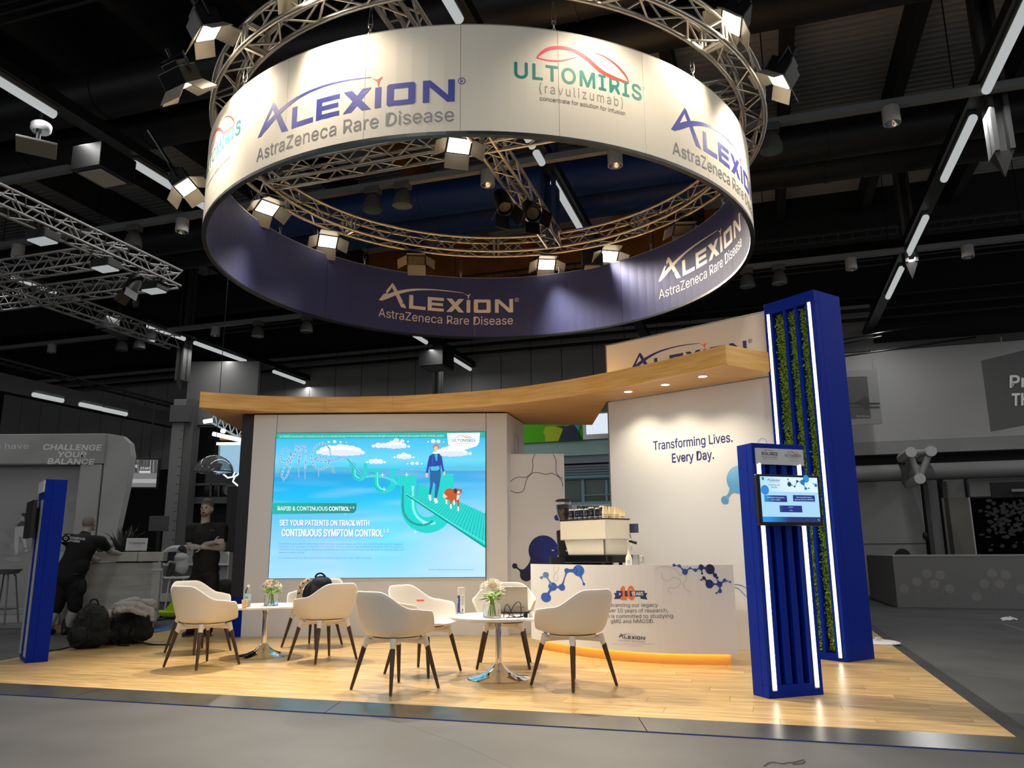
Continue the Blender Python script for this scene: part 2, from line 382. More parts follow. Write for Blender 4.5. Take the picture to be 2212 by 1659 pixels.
for j in range(48):
    y0 = n0 - 0.02 + j*PW; off = (j*0.437) % 1*PL
    for k in range(-3, 9):
        x0 = -9.2 + off + k*PL
        q = [E1.to_2d()*x+E2.to_2d()*y for x, y in ((x0+G, y0+G), (x0+PL-G, y0+G), (x0+PL-G, y0+PW-G), (x0+G, y0+PW-G))]
        c = clip(q, WOOD)
        if len(c) >= 3:
            ar = abs(sum(c[i].x*c[(i+1) % len(c)].y-c[(i+1) % len(c)].x*c[i].y for i in range(len(c))))/2
            if ar > 0.004: planks.append((j, k, x0, y0, c, ar))
planks.sort(key=lambda p: sum((v.length for v in p[4]), 0)/len(p[4]))
full = None; ROT = atan2(E1.y, E1.x); rest = MB((0, 0, -0.04))
for i, (j, k, x0, y0, c, ar) in enumerate(planks):
    if i >= 296: rest.prism([tuple(p) for p in c], -0.006, 0.0); continue
    o3 = E1*(x0+PL/2)+E2*(y0+PW/2)
    if ar > (PW-2*G)*(PL-2*G)*0.999:
        if not full:
            full = bpy.data.meshes.new('plank'); m_ = MB(); m_.box((-PL/2+G, -PW/2+G, -0.006), (PL/2-G, PW/2-G, 0)); full.from_pydata(m_.v, [], m_.f); full.materials.append(pm)
        o = link('plank', full, pf)
    else:
        m_ = MB(); R2 = Matrix.Rotation(-ROT, 2)
        m_.prism([tuple(R2 @ (p-o3.to_2d())) for p in c], -0.006, 0); o = m_.build('plank', pm, pf)
    o.location = (o3.x, o3.y, 0.04); o.rotation_euler = (0, 0, ROT)
if rest.v: tag(rest.build('planks_beyond', pm, pf), kind='stuff')
ramp = mat('dark_ramp_vinyl', '#3a3833', 0.22, noise='#45433c', nscale=5); ramp2 = mat('black_ramp_vinyl', '#242424', 0.6, noise='#2e2e2e', nscale=5)
FLo = FLc + E2.to_2d()*-0.23 - Vector((.15, 0)); FRo = FRc + E2.to_2d()*-0.24 + E1.to_2d()*0.17; BRo = BRc + Vector((0.16, 0))
def strip(A, B, A2, B2, n, m):
    for i in range(n):
        t0, t1 = i/n+(0.0006 if i else 0), (i+1)/n
        P = [A.lerp(B, t0), A.lerp(B, t1), A2.lerp(B2, t1), A2.lerp(B2, t0)]
        mb = MB((0, 0, -0.04)); vs = [(P[0].x, P[0].y, 0), (P[1].x, P[1].y, 0), (P[2].x, P[2].y, -0.033), (P[3].x, P[3].y, -0.033)]
        mb.add(vs+[(v[0], v[1], -0.04) for v in vs], [(3, 2, 1, 0), (3, 7, 6, 2), (0, 4, 7, 3), (1, 2, 6, 5), (0, 1, 5, 4)]); mb.build('edge_strip', m, pf)
strip(FLc, FRc, FLo, FRo, 4, ramp); strip(FRc, BRc, FRo, BRo, 5, ramp2)
mb = MB((0, 0, -0.04)); mb.tube([(FLo.x, FLo.y, -0.037), (FRo.x, FRo.y, -0.037)], 0.004, 5); tag(mb.build('tape_line', mat('blue_tape', '#0d3f8a', 0.5), pf), 'thin blue tape line')
# ---- hall roof
ce = setting('ceiling', (0, 0, 9.6))
hbox(-40, 25, -12, 40, 9.6, 9.8, (0, 0, 9.6)).build('roof_slab', hall_dark, ce)
mb = MB((0, 0, 9.6)); mb.m = Matrix.Rotation(-ALP, 4, 'Z'); V_ = []; F_ = []
k = 0; v = 12.0
while v < 19:
    for dv, dz in ((0, 0), (0.02, -0.05), (0.07, -0.05), (0.09, 0)): V_ += [(-22, v+dv, 9.45+dz), (14, v+dv, 9.45+dz)]
    v += 0.16
F_ = [(2*i, 2*i+1, 2*i+3, 2*i+2) for i in range(len(V_)//2-1)]
mb.add(V_, F_); tag(mb.build('corrugated_deck', mat('deck_metal', '#b0b0b0', 0.5), ce), kind='stuff')
brown = mat('brown_glulam', '#a4621f', 0.6, noise='#b87428', nscale=2)
for i in range(-7, 5):
    u = -2.87+1.87*i
    for v0, v1, bm_ in ((-4, 12, hall_beam), (12.005, 19, brown if i in (-2, 0) else hall_beam)): hbox(u-0.09, u+0.09, v0, v1, 8.8, 9.4, (0, 0, 9.6)).build('roof_joist', bm_, ce)
for u0, u1, m in ((-34, -11.5, hall_beam), (-11.5, -0.6, brown), (-0.6, 18, hall_beam)): hbox(u0, u1, 19, 19.3, 8.2, 9.45, (0, 0, 9.6)).build('main_beam', m, ce)
for v in (3.2, 6.2): hbox(-30, 14, v, v+0.3, 9.0, 9.5, (0, 0, 9.6)).build('main_beam', hall_beam, ce)
# ---- walls of the hall
wb = setting('wall_back', H(-5, 22, 0)); wo = H(-5, 22, 0)
hbox(-40, 22, 22.05, 22.4, -0.04, 9.6, wo).build('wall_core', mat('wall_core_dark', '#1b1b1b', 0.9), wb)
u = -27.0
while u < 2.2:
    hbox(u, u+0.92, 21.97, 22.05, 3.9, 7.45, wo).build('wall_panel', grey_wall, wb); u += 0.94
hbox(2.3, 12, 21.8, 22.05, 3.75, 6.12, wo).build('white_fascia', mat('fascia_grey', '#a2a2a2', 0.7), wb)
hbox(2.3, 12, 21.7, 22.05, 6.12, 6.3, wo).build('fascia_rail', grey_mid, wb)
hbox(2.3, 12, 21.75, 22.05, 3.42, 3.74, wo).build('lower_rail', grey_wall, wb)
for i, (u0, u1) in enumerate(((2.2, 3.75), (3.9, 4.15), (4.3, 4.75), (4.85, 5.3), (5.3, 6.1), (6.1, 12))): hbox(u0, u1, 21.95, 22.05, -0.04, 2.75, wo).build('wall_panel', grey_wall if i != 1 else grey_lt, wb)
hbox(4.8, 12, 21.7, 21.95, 2.3, 2.72, wo).build('door_header', grey_wall, wb)
for u in (3.82, 4.24, 4.78): hbox(u, u+.1, 21.85, 22.05, -0.04, 2.7, wo).build('door_frame', grey_mid, wb)
hbox(4.2, 5.9, 21.85, 21.96, -0.04, 2.3, wo).build('closed_door', mat('door_taupe', '#76736c', 0.7), wb)
for z in (2.2,): hbox(2.3, 3.74, 21.93, 21.95, 1.2, 1.215, wo).build('panel_joint', grey_mid, wb)
for k, z in enumerate((6.9, 7.15, 7.5)): mb = MB(wo); mb.tube([H(-26, 21.5, z), H(12, 21.5, z+.02)], 0.05, 8); mb.build('pipe', hall_dark, wb, True)
mb = MB(wo); mb.tube([H(2.2, 21.4, 2.92), H(12, 21.4, 2.92)], 0.2, 16); mb.build('large_pipe', mat('pipe_grey', '#7e7e7e', 0.5), wb, True)
wl = setting('wall_left', H(-32, 10, 0)); hbox(-32.3, -32, -12, 22, -0.04, 9.6, H(-32, 10, 0)).build('wall_core', hall_dark, wl)
# coloured stretch of the back wall seen beside the booth's sign wall
def quadv(name, m, x0, y0, x1, y1, v, th, parent, off, bevel=0):
    A = uvz(atv(x0, y1, v)); B = uvz(atv(x1, y0, v)); C = uvz(atv(x0, y0, v)); D = uvz(atv(x1, y1, v))
    u0 = (A[0]+C[0])/2; u1 = (B[0]+D[0])/2; z0 = (A[2]+D[2])/2; z1 = (B[2]+C[2])/2
    return hbox(u0, u1, v, v+th, z0, z1, off).build(name, m, parent, bevel=bevel), (u0, u1, z0, z1)
gal = setting('wall_gallery', H(-4.5, 21, 0)); go = H(-4.5, 21, 0)
teal = mat('teal_grey_paint', '#b4dcd6', 0.6)
quadv('beam_band', teal, 1060, 956, 1330, 986, 21.0, 0.5, gal, go)
quadv('slate_band', mat('slate_paint', '#98a4ac', 0.6), 1060, 987, 1330, 1003, 21.1, 0.4, gal, go)  # plain slate-coloured band directly under the teal beam
for i in range(4): quadv('shutter_slat', mat('shutter_grey', '#7c909c', 0.4), 1180, 1004.5+i*5.6, 1330, 1009+i*5.6, 21.15, 0.3, gal, go)
quadv('window_head', mat('window_teal', '#88b0be', 0.5), 1180, 1027, 1330, 1033, 21.1, 0.3, gal, go)
quadv('wall_below', mat('pale_wall_paint', '#e4e8e6', 0.6), 1060, 1092, 1335, 1190, 21.1, 0.3, gal, go)
wn = setting('window_1', H(-4.0, 21, 1.9)); wno = H(-4.0, 21, 1.9)
fr = mat('window_frame_teal', '#90b2be', 0.4); pn = mat('window_glass_dark', '#4a6256', 0.08, spec=0.8)
quadv('pane', pn, 1170, 1036, 1257, 1084, 21.3, 0.03, wn, wno); quadv('pane', pn, 1261, 1036, 1330, 1084, 21.3, 0.03, wn, wno)
for x0, y0, x1, y1 in ((1165, 1032, 1335, 1036), (1165, 1084, 1335, 1091), (1256, 1036, 1262, 1085), (1308, 1036, 1312, 1085), (1262, 1068, 1335, 1070)): quadv('window_frame', fr, x0, y0, x1, y1, 21.2, 0.12, wn, wno)
def art_v(v, off, lift=0.004):
    # print on a surface of the hall's cross direction; shapes are given as positions read off the photograph
    A = Art(lambda x, y, z: H(x, v, y) - HV*z, lift); A.T = lambda x, y: (lambda q: (q[0], q[2]))(uvz(atv(x, y, v))); return A
mu = thing('green_mural_banner', 'bright green and dark blue printed banner seen above the teal beam behind the booth', 'banner', H(-5, 20.9, 3.6))
mo = H(-5, 20.9, 3.6); quadv('banner_cloth', mat('mural_green', '#62d800', 0.6), 1040, 905, 1270, 956, 20.9, 0.05, mu, mo)
A = art_v(20.88, mo)
A.poly([(1178, 922), (1212, 920), (1216, 930), (1207, 953), (1178, 954), (1178, 942), (1173, 934)], '#d2ee14'); A.poly([(1218, 922), (1242, 916), (1258, 950), (1206, 953)], '#39445e')
A.poly([(1240, 916), (1255, 914), (1250, 932)], '#34d8e4'); A.poly([(1200, 921), (1220, 919), (1216, 926)], '#6b4a24'); A.build('mural_print', mu, mo, MATS['printed_ink'])
lb = thing('light_box_sign', 'glowing white light box in a silver frame beside the green banner', 'sign', H(-3.4, 20, 3.6)); lo = H(-3.4, 20, 3.6)
quadv('frame', steel, 1259, 890, 1345, 947, 20.1, 0.12, lb, lo); quadv('screen', mat('lightbox_white', '#e3ecfa', emit=0.95), 1266, 893, 1345, 936, 20.06, 0.06, lb, lo)
A = art_v(21.08, H(-4, 21, 0)); A.text('narova', 1247, 1099, 8, '#15181c', width=50, dn=True, bold=0.03)
tg = thing('wall_lettering', 'dark letters on the pale wall just above the navy cups', 'sign', H(-4, 21, 1.5)); A.build('letters', tg, H(-4, 21, 1.5))
# ---- roof services
def rail(v, z, u0, u1, label):
    t = thing('lighting_rail', label, 'rail', H((u0+u1)/2, v, z))
    hbox(u0, u1, v-0.05, v+0.05, z, z+0.1, H((u0+u1)/2, v, z)).build('rail_profile', mat('rail_grey', '#6f7375', 0.5), t)
    mb = MB(H((u0+u1)/2, v, z))
    u = u0+0.6
    while u < u1: mb.tube([H(u, v, z+0.1), H(u, v, 9.4)], 0.008, 4); u += 2.2
    tag(mb.build('suspension_rods', blackm, t), kind='stuff')
rail(10.0, 6.5, -20, 6, 'nearer cross rail under the roof carrying white can lights and bell lamps')
rail(15.5, 6.5, -20, 9, 'farther cross rail under the roof behind the hanging ring')
rail(8.4, 6.7, -14, -9.6, 'short rail at far left under the roof above the left truss')
def can(u, v, i):
    t = thing('can_light', '', 'lamp', H(u, v, 6.28), 0, 'white can lights on the cross rails')
    mb = MB(); mb.lathe([(0.0, 0.22), (0.10, 0.22), (0.105, 0.21), (0.105, 0.0), (0.095, 0.0)], 24); mb.build('housing', mat('can_white', '#a9a9a6', 0.5), t, True)
    mb = MB(); mb.lathe([(0.095, 0.0), (0.06, 0.05), (0.0, 0.07)], 20); mb.build('reflector', chrome, t, True); return t
CANS = [(-1.63, 10, 'white can light seen through the ring right of the depth truss'), (-3.5, 10, 'white can light seen through the ring beside the middle of the truss cross'), (1.87, 10, 'white can light right of the ring on the nearer rail'),
        (-8.87, 10, 'white can light just left of the hanging ring'), (-12.41, 10, 'white can light at the far left edge above the left truss'), (-12.48, 15.5, 'white can light on the farther rail left of the twin bell lamps'),
        (-14.4, 15.5, 'white can light beside the drop column at left'), (-17.6, 15.5, 'white can light farthest left on the farther rail'), (3.89, 15.5, 'white can light on the farther rail at far right'), (1.91, 15.5, 'white can light on the farther rail left of the right drop column'), (-6.94, 10, 'white can light behind the bright floodlight at the ring left inside edge')]
for i, (u, v, l) in enumerate(CANS):
    t = can(u, v, i) if i == 0 else copy_tree(t0c)
    if i == 0: t0c = t
    t.location = H(u, v, 6.28); t['label'] = l
def bell():
    t = thing('bell_lamp', '', 'lamp', (0, 0, 0), 0, 'bell shaped high bay lamps')
    mb = MB(); mb.lathe([(0.04, 0.27), (0.065, 0.26), (0.11, 0.195), (0.138, 0.10), (0.15, 0.0), (0.145, 0.0), (0.128, 0.10), (0.065, 0.235)], 28); mb.build('shade', mat('bell_grey', '#55524e', 0.4), t, True)
    mb = MB(); mb.lathe([(0.143, 0.005), (0.0, 0.015)], 24); mb.build('lens', mat('bell_lens', '#7f989a', 0.1, 0.5), t, True)
    mb = MB(); mb.box((-0.12, -0.07, 0.27), (0.12, 0.07, 0.38)); mb.build('ballast_box', mat('ballast_grey', '#4f5152', 0.5), t, bevel=0.01); return t
BELLS = [(-5.36, 10, 'left one of the twin bell lamps inside the ring opening'), (-4.86, 10, 'right one of the twin bell lamps inside the ring opening'), (-9.85, 10, 'dark bell lamp left of the ring behind the left truss'), (-11.26, 15.5, 'bell lamp below the ring left of the other far one'),
         (-9.93, 15.5, 'bell lamp nearest the lower left rim of the ring'), (-15.3, 15.5, 'left one of the twin bell lamps low at left'), (-14.75, 15.5, 'right one of the twin bell lamps low at left'), (0.42, 10, 'bell lamp touching the right edge of the ring'), (0.0, 15.5, 'left one of the twin bell lamps above the blue tower'), (0.6, 15.5, 'right one of the twin bell lamps above the blue tower')]
for i, (u, v, l) in enumerate(BELLS):
    if i == 0: tb = bell(); t = tb
    else: t = copy_tree(tb)
    t.location = H(u, v, 6.15); t.rotation_euler = (0, 0, -ALP); t['label'] = l
# rows of tube lamps under black channels
def tube_lamp(L):
    t = thing('tube_lamp', '', 'lamp', (0, 0, 0), -ALP, 'long tube lamps in rows under the roof')
    mb = MB(); mb.tube([(0, 0, 0), (0, L, 0)], 0.055, 10); mb.build('tube', tube_w, t, True)
    mb = MB(); mb.box((-0.05, 0, 0.045), (0.05, L, 0.10)); mb.build('tube_housing', grey_mid, t); return t
ROWS = [(-8.2, [(4.4, 6.85), (8.2, 10.1), (17.75, 18.5), (19.7, 21.8)], 'left row running past the ring'), (-13.95, [(11.2, 12.2), (14.7, 16.15), (16.55, 18.7), (20.1, 21.8)], 'second row from the left, low'),
        (-2.68, [(5.0, 6.75), (9.15, 9.5), (9.7, 10.0), (10.65, 12.45)], 'row seen through the ring'), (2.93, [(8.2, 9.95), (10.6, 12.4), (13.85, 15.65), (16.4, 18.3)], 'right row')]
ORD = ['nearest', 'second', 'third', 'farthest']
for u, segs, where in ROWS:
    for i, (a0, a1) in enumerate(segs):
        t = tube_lamp(a1-a0); t.location = H(u, a0, 6.5); t['label'] = '%s lit tube lamp of the %s' % (ORD[i] if len(segs) > 2 else ('nearer', 'farther')[i], where)
    t = thing('lamp_channel', 'black channel holding the lamps of the %s' % where, 'channel', H(u, 12, 6.6), -ALP)
    mb = MB(); mb.box((-0.11, (4 if u > -15 else 18)-12, 0.0), (0.11, 10, 0.16)); mb.build('channel_profile', black, t)
for i, (a_, b_) in enumerate((((72, 852), (127, 866)), ((173, 873), (216, 883)), ((222, 884), (270, 895)))):
    P_, Q_ = atz(*a_, 4.6), atz(*b_, 4.6); t = tube_lamp((Q_-P_).length); t.location = P_; t['label'] = ['left', 'middle', 'right'][i]+' one of the three lit tubes low above the grey stand at far left'
def duct(v, z, r, u0, u1, m, lab):
    t = thing('air_duct', lab, 'duct', H((u0+u1)/2, v, z)); o = H((u0+u1)/2, v, z)
    for a_, b_, m2 in ([(u0, u1, m)] if m is duct_dark else [(-22, -9.2, duct_dark), (-9.2, -0.5, m), (-0.5, 9, duct_dark)]): mb = MB(o); mb.tube([H(a_, v, z), H(b_, v, z)], r, 22); mb.build('duct_tube', m2, t, True)
    u = u0+1
    while u < u1: mb = MB(o); mb.tube([H(u, v, z), H(u+0.05, v, z)], r+0.015, 22); mb.build('duct_collar', duct_dark if u < -9.2 or u > -.5 else m, t, True); u += 2.4
duct(8.3, 7.8, 0.34, -22, 12, duct_dark, 'round dark air duct nearest under the roof'); duct(9.25, 7.8, 0.34, -22, 12, duct_dark, 'round dark air duct, second from the near side')
duct(12.75, 7.6, 0.32, -14, 3, duct_blue, 'ribbed blue air duct behind the truss cross, upper of two'); duct(13.6, 7.6, 0.32, -14, 3, duct_blue, 'ribbed blue air duct behind the truss cross, lower of two')
t = thing('blue_beam', 'wide dark blue painted beam running across behind the air ducts', 'beam', H(-6, 14.4, 7.9)); hbox(-11, -0.6, 14.3, 14.9, 7.75, 8.15, H(-6, 14.4, 7.9)).build('beam_body', mat('blue_beam_paint', '#1a3878', 0.6), t)
def tray(P0, P1, wv, lab, m):
    P0, P1 = Vector(P0), Vector(P1); c = (P0+P1)/2; t = thing('cable_tray', lab, 'cable tray', c); L = (P1-P0).length; d = (P1-P0)/L; s = Vector((-d.y, d.x, 0))*wv/2
    for q in (s, -s): mb = MB(c); mb.tube([P0+q, P1+q], 0.035, 4); mb.build('side_rail', m, t)
    mb = MB(c); k = 0.2
    while k < L: mb.tube([P0+d*k+s, P0+d*k-s], 0.014, 4); k += 0.3
    mb.build('rungs', m, t)['kind'] = 'stuff'
tray(H(-12, 17.9, 7.9), H(10, 17.9, 7.9), 0.4, 'ladder cable tray crossing behind the ring and to the right', mat('tray_grey', '#3c3c3e', 0.5))
A1 = atz(0, 778, 6.0); A2 = atz(400, 884, 6.0); tray(A1-HV*3, A2+HV*2, 0.5, 'ladder cable tray running down the left side of the hall', grey_mid)
B1 = atz(0, 800, 5.6); u1 = uvz(B1)[0]; t = thing('side_fascia', 'long grey fascia beam along the left side of the hall below the cable tray', 'beam', H(u1, 15, 5.6)); hbox(u1-0.3, u1, 8, 21.5, 5.1, 5.55, H(u1, 15, 5.6)).build('beam_body', mat('fascia_side', '#3d3d3d', 0.6), t)
# bundles of thin pipes and wires below the roof
def pipes(pts, r, lab, n=1, dz=0.0, cat='pipe', name='thin_pipe', m=None):
    c = Vector(pts[0])
    for i in range(n):
        o = MB(c); o.tube([Vector(p)+Vector((0, 0, dz*i)) for p in pts], r, 5); ob = o.build(name, m or grey_mid, None, True); ob.location = c; tag(ob, lab % (['first', 'second', 'third', 'fourth', 'fifth'][i]) if '%' in lab else lab, cat)
pipes([H(-16, 6.9, 8.1), H(14, 6.9, 8.1)], 0.025, 'thin roof pipe at upper left, %s from the bottom of its bundle', 4, 0.16, m=mat('pipe_dark', '#2a2a2b', 0.5))
pipes([H(-22, 17.2, 6.9), H(14, 17.2, 6.9)], 0.02, 'thin conduit behind the ring, %s from the bottom of its bundle', 3, 0.12, m=mat('pipe_dark2', '#303032', 0.5))
for i, (u0, z0, u1, z1) in enumerate(((-16, 4.9, 4, 6.3), (-15, 5.1, 5, 5.9), (-14, 4.7, 3, 6.1))):
    q = [H(u0+(u1-u0)*k/12, 20.2, z0+(z1-z0)*k/12-0.25*sin(pi*k/12)) for k in range(13)]
    pipes(q, 0.022, ['lowest', 'middle', 'highest'][i]+' slack black cable strung along the back wall', 1, cat='cable', name='slack_cable', m=black)
def column(u, v, z0, z1, m, lab, s=0.11):
    t = thing('drop_column', lab, 'column', H(u, v, z1), -ALP); mb = MB(); mb.box((-s, -s*1.4, z0-z1+0.3), (-s*0.5, s*1.4, 0)); mb.box((s*0.5, -s*1.4, z0-z1+0.3), (s, s*1.4, 0)); mb.box((-s, -s*0.3, z0-z1+0.3), (s, s*0.3, 0)); mb.build('steel_profile', m, t)
    mb = MB(); mb.add([(-s, -s, z0-z1+0.3), (s, -s, z0-z1+0.3), (s, s, z0-z1+0.3), (-s, s, z0-z1+0.3), (0, 0, z0-z1)], [(0, 1, 4), (1, 2, 4), (2, 3, 4), (3, 0, 4)]); mb.build('pointed_foot', m, t)
column(3.1, 10.3, 5.5, 9.0, mat('col_grey', '#3b3b3b', 0.5), 'grey steel drop column between the lit tubes at right'); column(-2.75, 10.7, 5.5, 8.8, mat('col_blue', '#1c2d55', 0.5), 'blue steel drop column beside the lit tube inside the ring')
column(-14.3, 16.6, 5.2, 9, mat('col_grey', '#3b3b3b', 0.5), 'dark steel drop column at left behind the low row of lit tubes'); column(2.95, 15.6, 6.0, 9, mat('col_grey', '#3b3b3b', 0.5), 'grey steel drop column above the blue tower'); column(-8.75, 20.6, 5.2, 9, MATS['col_grey'], 'dark steel drop column under the ring before the back wall')
# box speakers and flat panels that hang from the left row
t = thing('box_speaker', 'black box fixture with pale square panel hanging left of the ring', 'speaker', H(-8.05, 7.55, 5.95), -ALP)
mb = MB(); mb.box((-0.24, -0.3, 0), (0.24, 0.3, 0.34)); mb.build('case', black, t, bevel=0.01); mb = MB(); mb.box((-0.18, -0.22, -0.02), (0.18, 0.22, 0)); mb.build('panel', mat('panel_pale', '#8d9090', 0.5), t, bevel=0.008)
t = thing('flat_panel_fixture', 'pale diamond shaped flat panel hanging beside the black box fixture', 'panel', H(-8.3, 6.75, 6.0), 0.55)
mb = MB(); mb.box((-0.22, -0.22, 0), (0.22, 0.22, 0.03)); mb.build('panel', mat('panel_grey', '#6d6f6f', 0.5), t, bevel=0.006)
mb = MB(); mb.tube([(0, 0, 0.03), (0, 0.05, 0.3), (0, 0, 0.6)], 0.03, 8); mb.build('bracket', blackm, t, True); mb = MB(); mb.lathe([(0.1, 0), (0.12, 0.03), (0.12, 0.1), (0.1, 0.12)], 16, (0.02, 0.05, 0.25)); mb.build('swivel_ring', grey_lt, t, True)
for (u, v, z, l) in ((-13.9, 14.0, 6.1, 'black box fixture with a pale panel above the low row of tubes at left'), (-8.2, 19.2, 5.95, 'black box fixture with a pale panel just below the ring')):
    t2 = thing('box_speaker', l, 'speaker', H(u, v, z), -ALP); mb = MB(); mb.box((-0.35, -0.4, 0), (0.35, 0.4, 0.5)); mb.build('case', black, t2, bevel=0.01); mb = MB(); mb.box((-0.26, -0.3, -0.02), (0.26, 0.3, 0)); mb.build('panel', MATS['panel_grey'], t2, bevel=0.008)
# ================================================================ HANGING RING
Z0, Z1 = 4.35, 5.35
rg = thing('hanging_ring_banner', 'huge round hanging banner, white outside and navy inside, above the booth', 'banner', (RC.x, RC.y, Z0)); ro = Vector((RC.x, RC.y, Z0))
def rp_(deg, r, z):   # angle 0 = nearest to the viewer, growing to the right
    a = radians(deg); return Vector((RC.x+r*sin(a), RC.y-r*cos(a), z))
def arcpanel(a0, a1, r0, r1, z0, z1, n, off):
    mb = MB(off); vs = []
    for i in range(n+1):
        t = a0+(a1-a0)*i/n
        for r in (r0, r1):
            for z in (z0, z1): vs.append(rp_(t, r, z))
    fs = []
    for i in range(n):
        b = 4*i; fs += [(b, b+4, b+5, b+1), (b+2, b+3, b+7, b+6), (b+1, b+5, b+7, b+3), (b, b+2, b+6, b+4)]
    fs += [(0, 1, 3, 2), (4*n, 4*n+2, 4*n+3, 4*n+1)]; return mb.add(vs, fs)
for k in range(24):
    a0 = -1+15*k; arcpanel(a0+0.03, a0+14.97, RR, RR-0.02, Z0+0.03, Z1, 6, ro).build('outer_panel', band_white, rg, 'all' if False else False)
for k in range(8): arcpanel(4.5+45*k+.04, 49.5+45*k-.04, RR-0.024, RR-0.04, Z0+0.03, Z1, 16, ro).build('inner_panel', navy_cloth, rg)
arcpanel(0, 360, RR+0.004, RR-0.044, Z0, Z0+0.03, 120, ro).build('lower_rim', mat('rim_blue_black', '#10151d', 0.4), rg)
arcpanel(0, 360, RR-0.002, RR-0.04, Z1, Z1+0.012, 120, ro).build('upper_rim', mat('rim_grey', '#8a8a88', 0.4), rg)
for o in rg.children:
    for p in o.data.polygons: p.use_smooth = False
def outer_map(deg0):       # x metres along the band to the right, y metres up
    return lambda x, y, z: rp_(deg0+math.degrees(x/RR), RR+z, y)
def inner_map(deg0):       # read from inside: x grows to the viewer's right; deg0 measured from the far point
    def f(x, y, z):
        a = radians(deg0)+x/RR; return Vector((RC.x+(RR-0.04-z)*sin(a), RC.y+(RR-0.04-z)*cos(a), y))
    return f
OUTB, OUTG = '#2c3190', '#77777a'
D2 = RR*pi/180
for d0, d1 in ((-37.9, -1.3), (34.6, 71.2), (106, 142.6), (178, 214.6), (250, 286.6)):
    A = Art(outer_map(0), 0.0007); logo(A, d0*D2, 4.645, (d1-d0)*D2*0.985, OUTB, OUTG, '#e8431c'); A.build('company_wordmark', rg, ro, maxlen=0.12)
for d0 in (7.2, 79.2, 151.2, 223.2, -65.0): A = Art(outer_map(0), 0.0007); ulto(A, d0*D2, 4.875, 21.6*D2); A.build('medicine_wordmark', rg, ro, maxlen=0.12)
for d0 in (-33, 53.0, 139): A = Art(inner_map(0), 0.0007); logo(A, d0*D2, 4.775, 40.0*D2, 'f3ecdf', 'f3ecdf'); A.build('white_wordmark', rg, ro, maxlen=0.12)
# ---- trusses
TZ0, TZ1, TB = 5.60, 5.82, 0.22
TC = Vector((-0.23, 8.56, 0))
def tp_(deg, r, z): a = radians(deg); return Vector((TC.x+r*sin(a), TC.y-r*cos(a), z))
br_mesh = {}
def brace(P, Q, parent, off, m, r=0.011):
    key = (m.name, r)
    if key not in br_mesh:
        mb = MB(); mb.tube([(0, 0, 0), (0, 0, 1)], r, 5, False); me = bpy.data.meshes.new('brace'); me.from_pydata(mb.v, [], mb.f); me.materials.append(m)
        for p in me.polygons: p.use_smooth = True
        br_mesh[key] = me
    P, Q = Vector(P), Vector(Q); o = link('brace', br_mesh[key], parent, P-Vector(off)); d = Q-P
    o.rotation_mode = 'QUATERNION'; o.rotation_quaternion = d.to_track_quat('Z', 'Y'); o.scale = (1, 1, d.length); return o
tr = thing('round_truss', 'round aluminium box truss carrying the ring banner and floodlights', 'truss', (TC.x, TC.y, TZ0)); to = Vector((TC.x, TC.y, TZ0))
R0, R1 = 2.88, 3.10
for r, z in ((R0, TZ0), (R1, TZ0), (R0, TZ1), (R1, TZ1)):
    mb = MB(to); n = 120; vs = []; fs = []
    for i in range(n):
        a = 2*pi*i/n
        for k in range(8):
            b = 2*pi*k/8; rr = r+0.024*cos(b); vs.append((TC.x+rr*cos(a), TC.y+rr*sin(a), z+0.024*sin(b)))
    for i in range(n):
        for k in range(8): fs.append((i*8+k, ((i+1) % n)*8+k, ((i+1) % n)*8+(k+1) % 8, i*8+(k+1) % 8))
    mb.add(vs, fs); mb.build('chord', alu, tr, 'all')
n = 72
for i in range(n):
    a0, a1 = 360*i/n, 360*(i+1)/n; P = lambda a, r, z: tp_(a, r, z); f = i % 2
    brace(P(a0, R1, TZ1 if f else TZ0), P(a1, R1, TZ0 if f else TZ1), tr, to, alu)
    brace(P(a0, R0, TZ0 if f else TZ1), P(a1, R0, TZ1 if f else TZ0), tr, to, alu)
    brace(P(a0, R1 if f else R0, TZ0), P(a1, R0 if f else R1, TZ0), tr, to, alu)
    if i % 1 == 0: brace(P(a0, R0 if f else R1, TZ1), P(a1, R1 if f else R0, TZ1), tr, to, alu)
mb = MB(to)
for a in range(0, 360, 45):
    for d in (-0.6, 0.6):
        for p, q in (((R0, TZ0), (R0, TZ1)), ((R1, TZ0), (R1, TZ1)), ((R0, TZ0), (R1, TZ0)), ((R0, TZ1), (R1, TZ1))): mb.tube([tp_(a+d, *p), tp_(a+d, *q)], 0.018, 5)
tag(mb.build('joint_frames', alu, tr), kind='stuff')
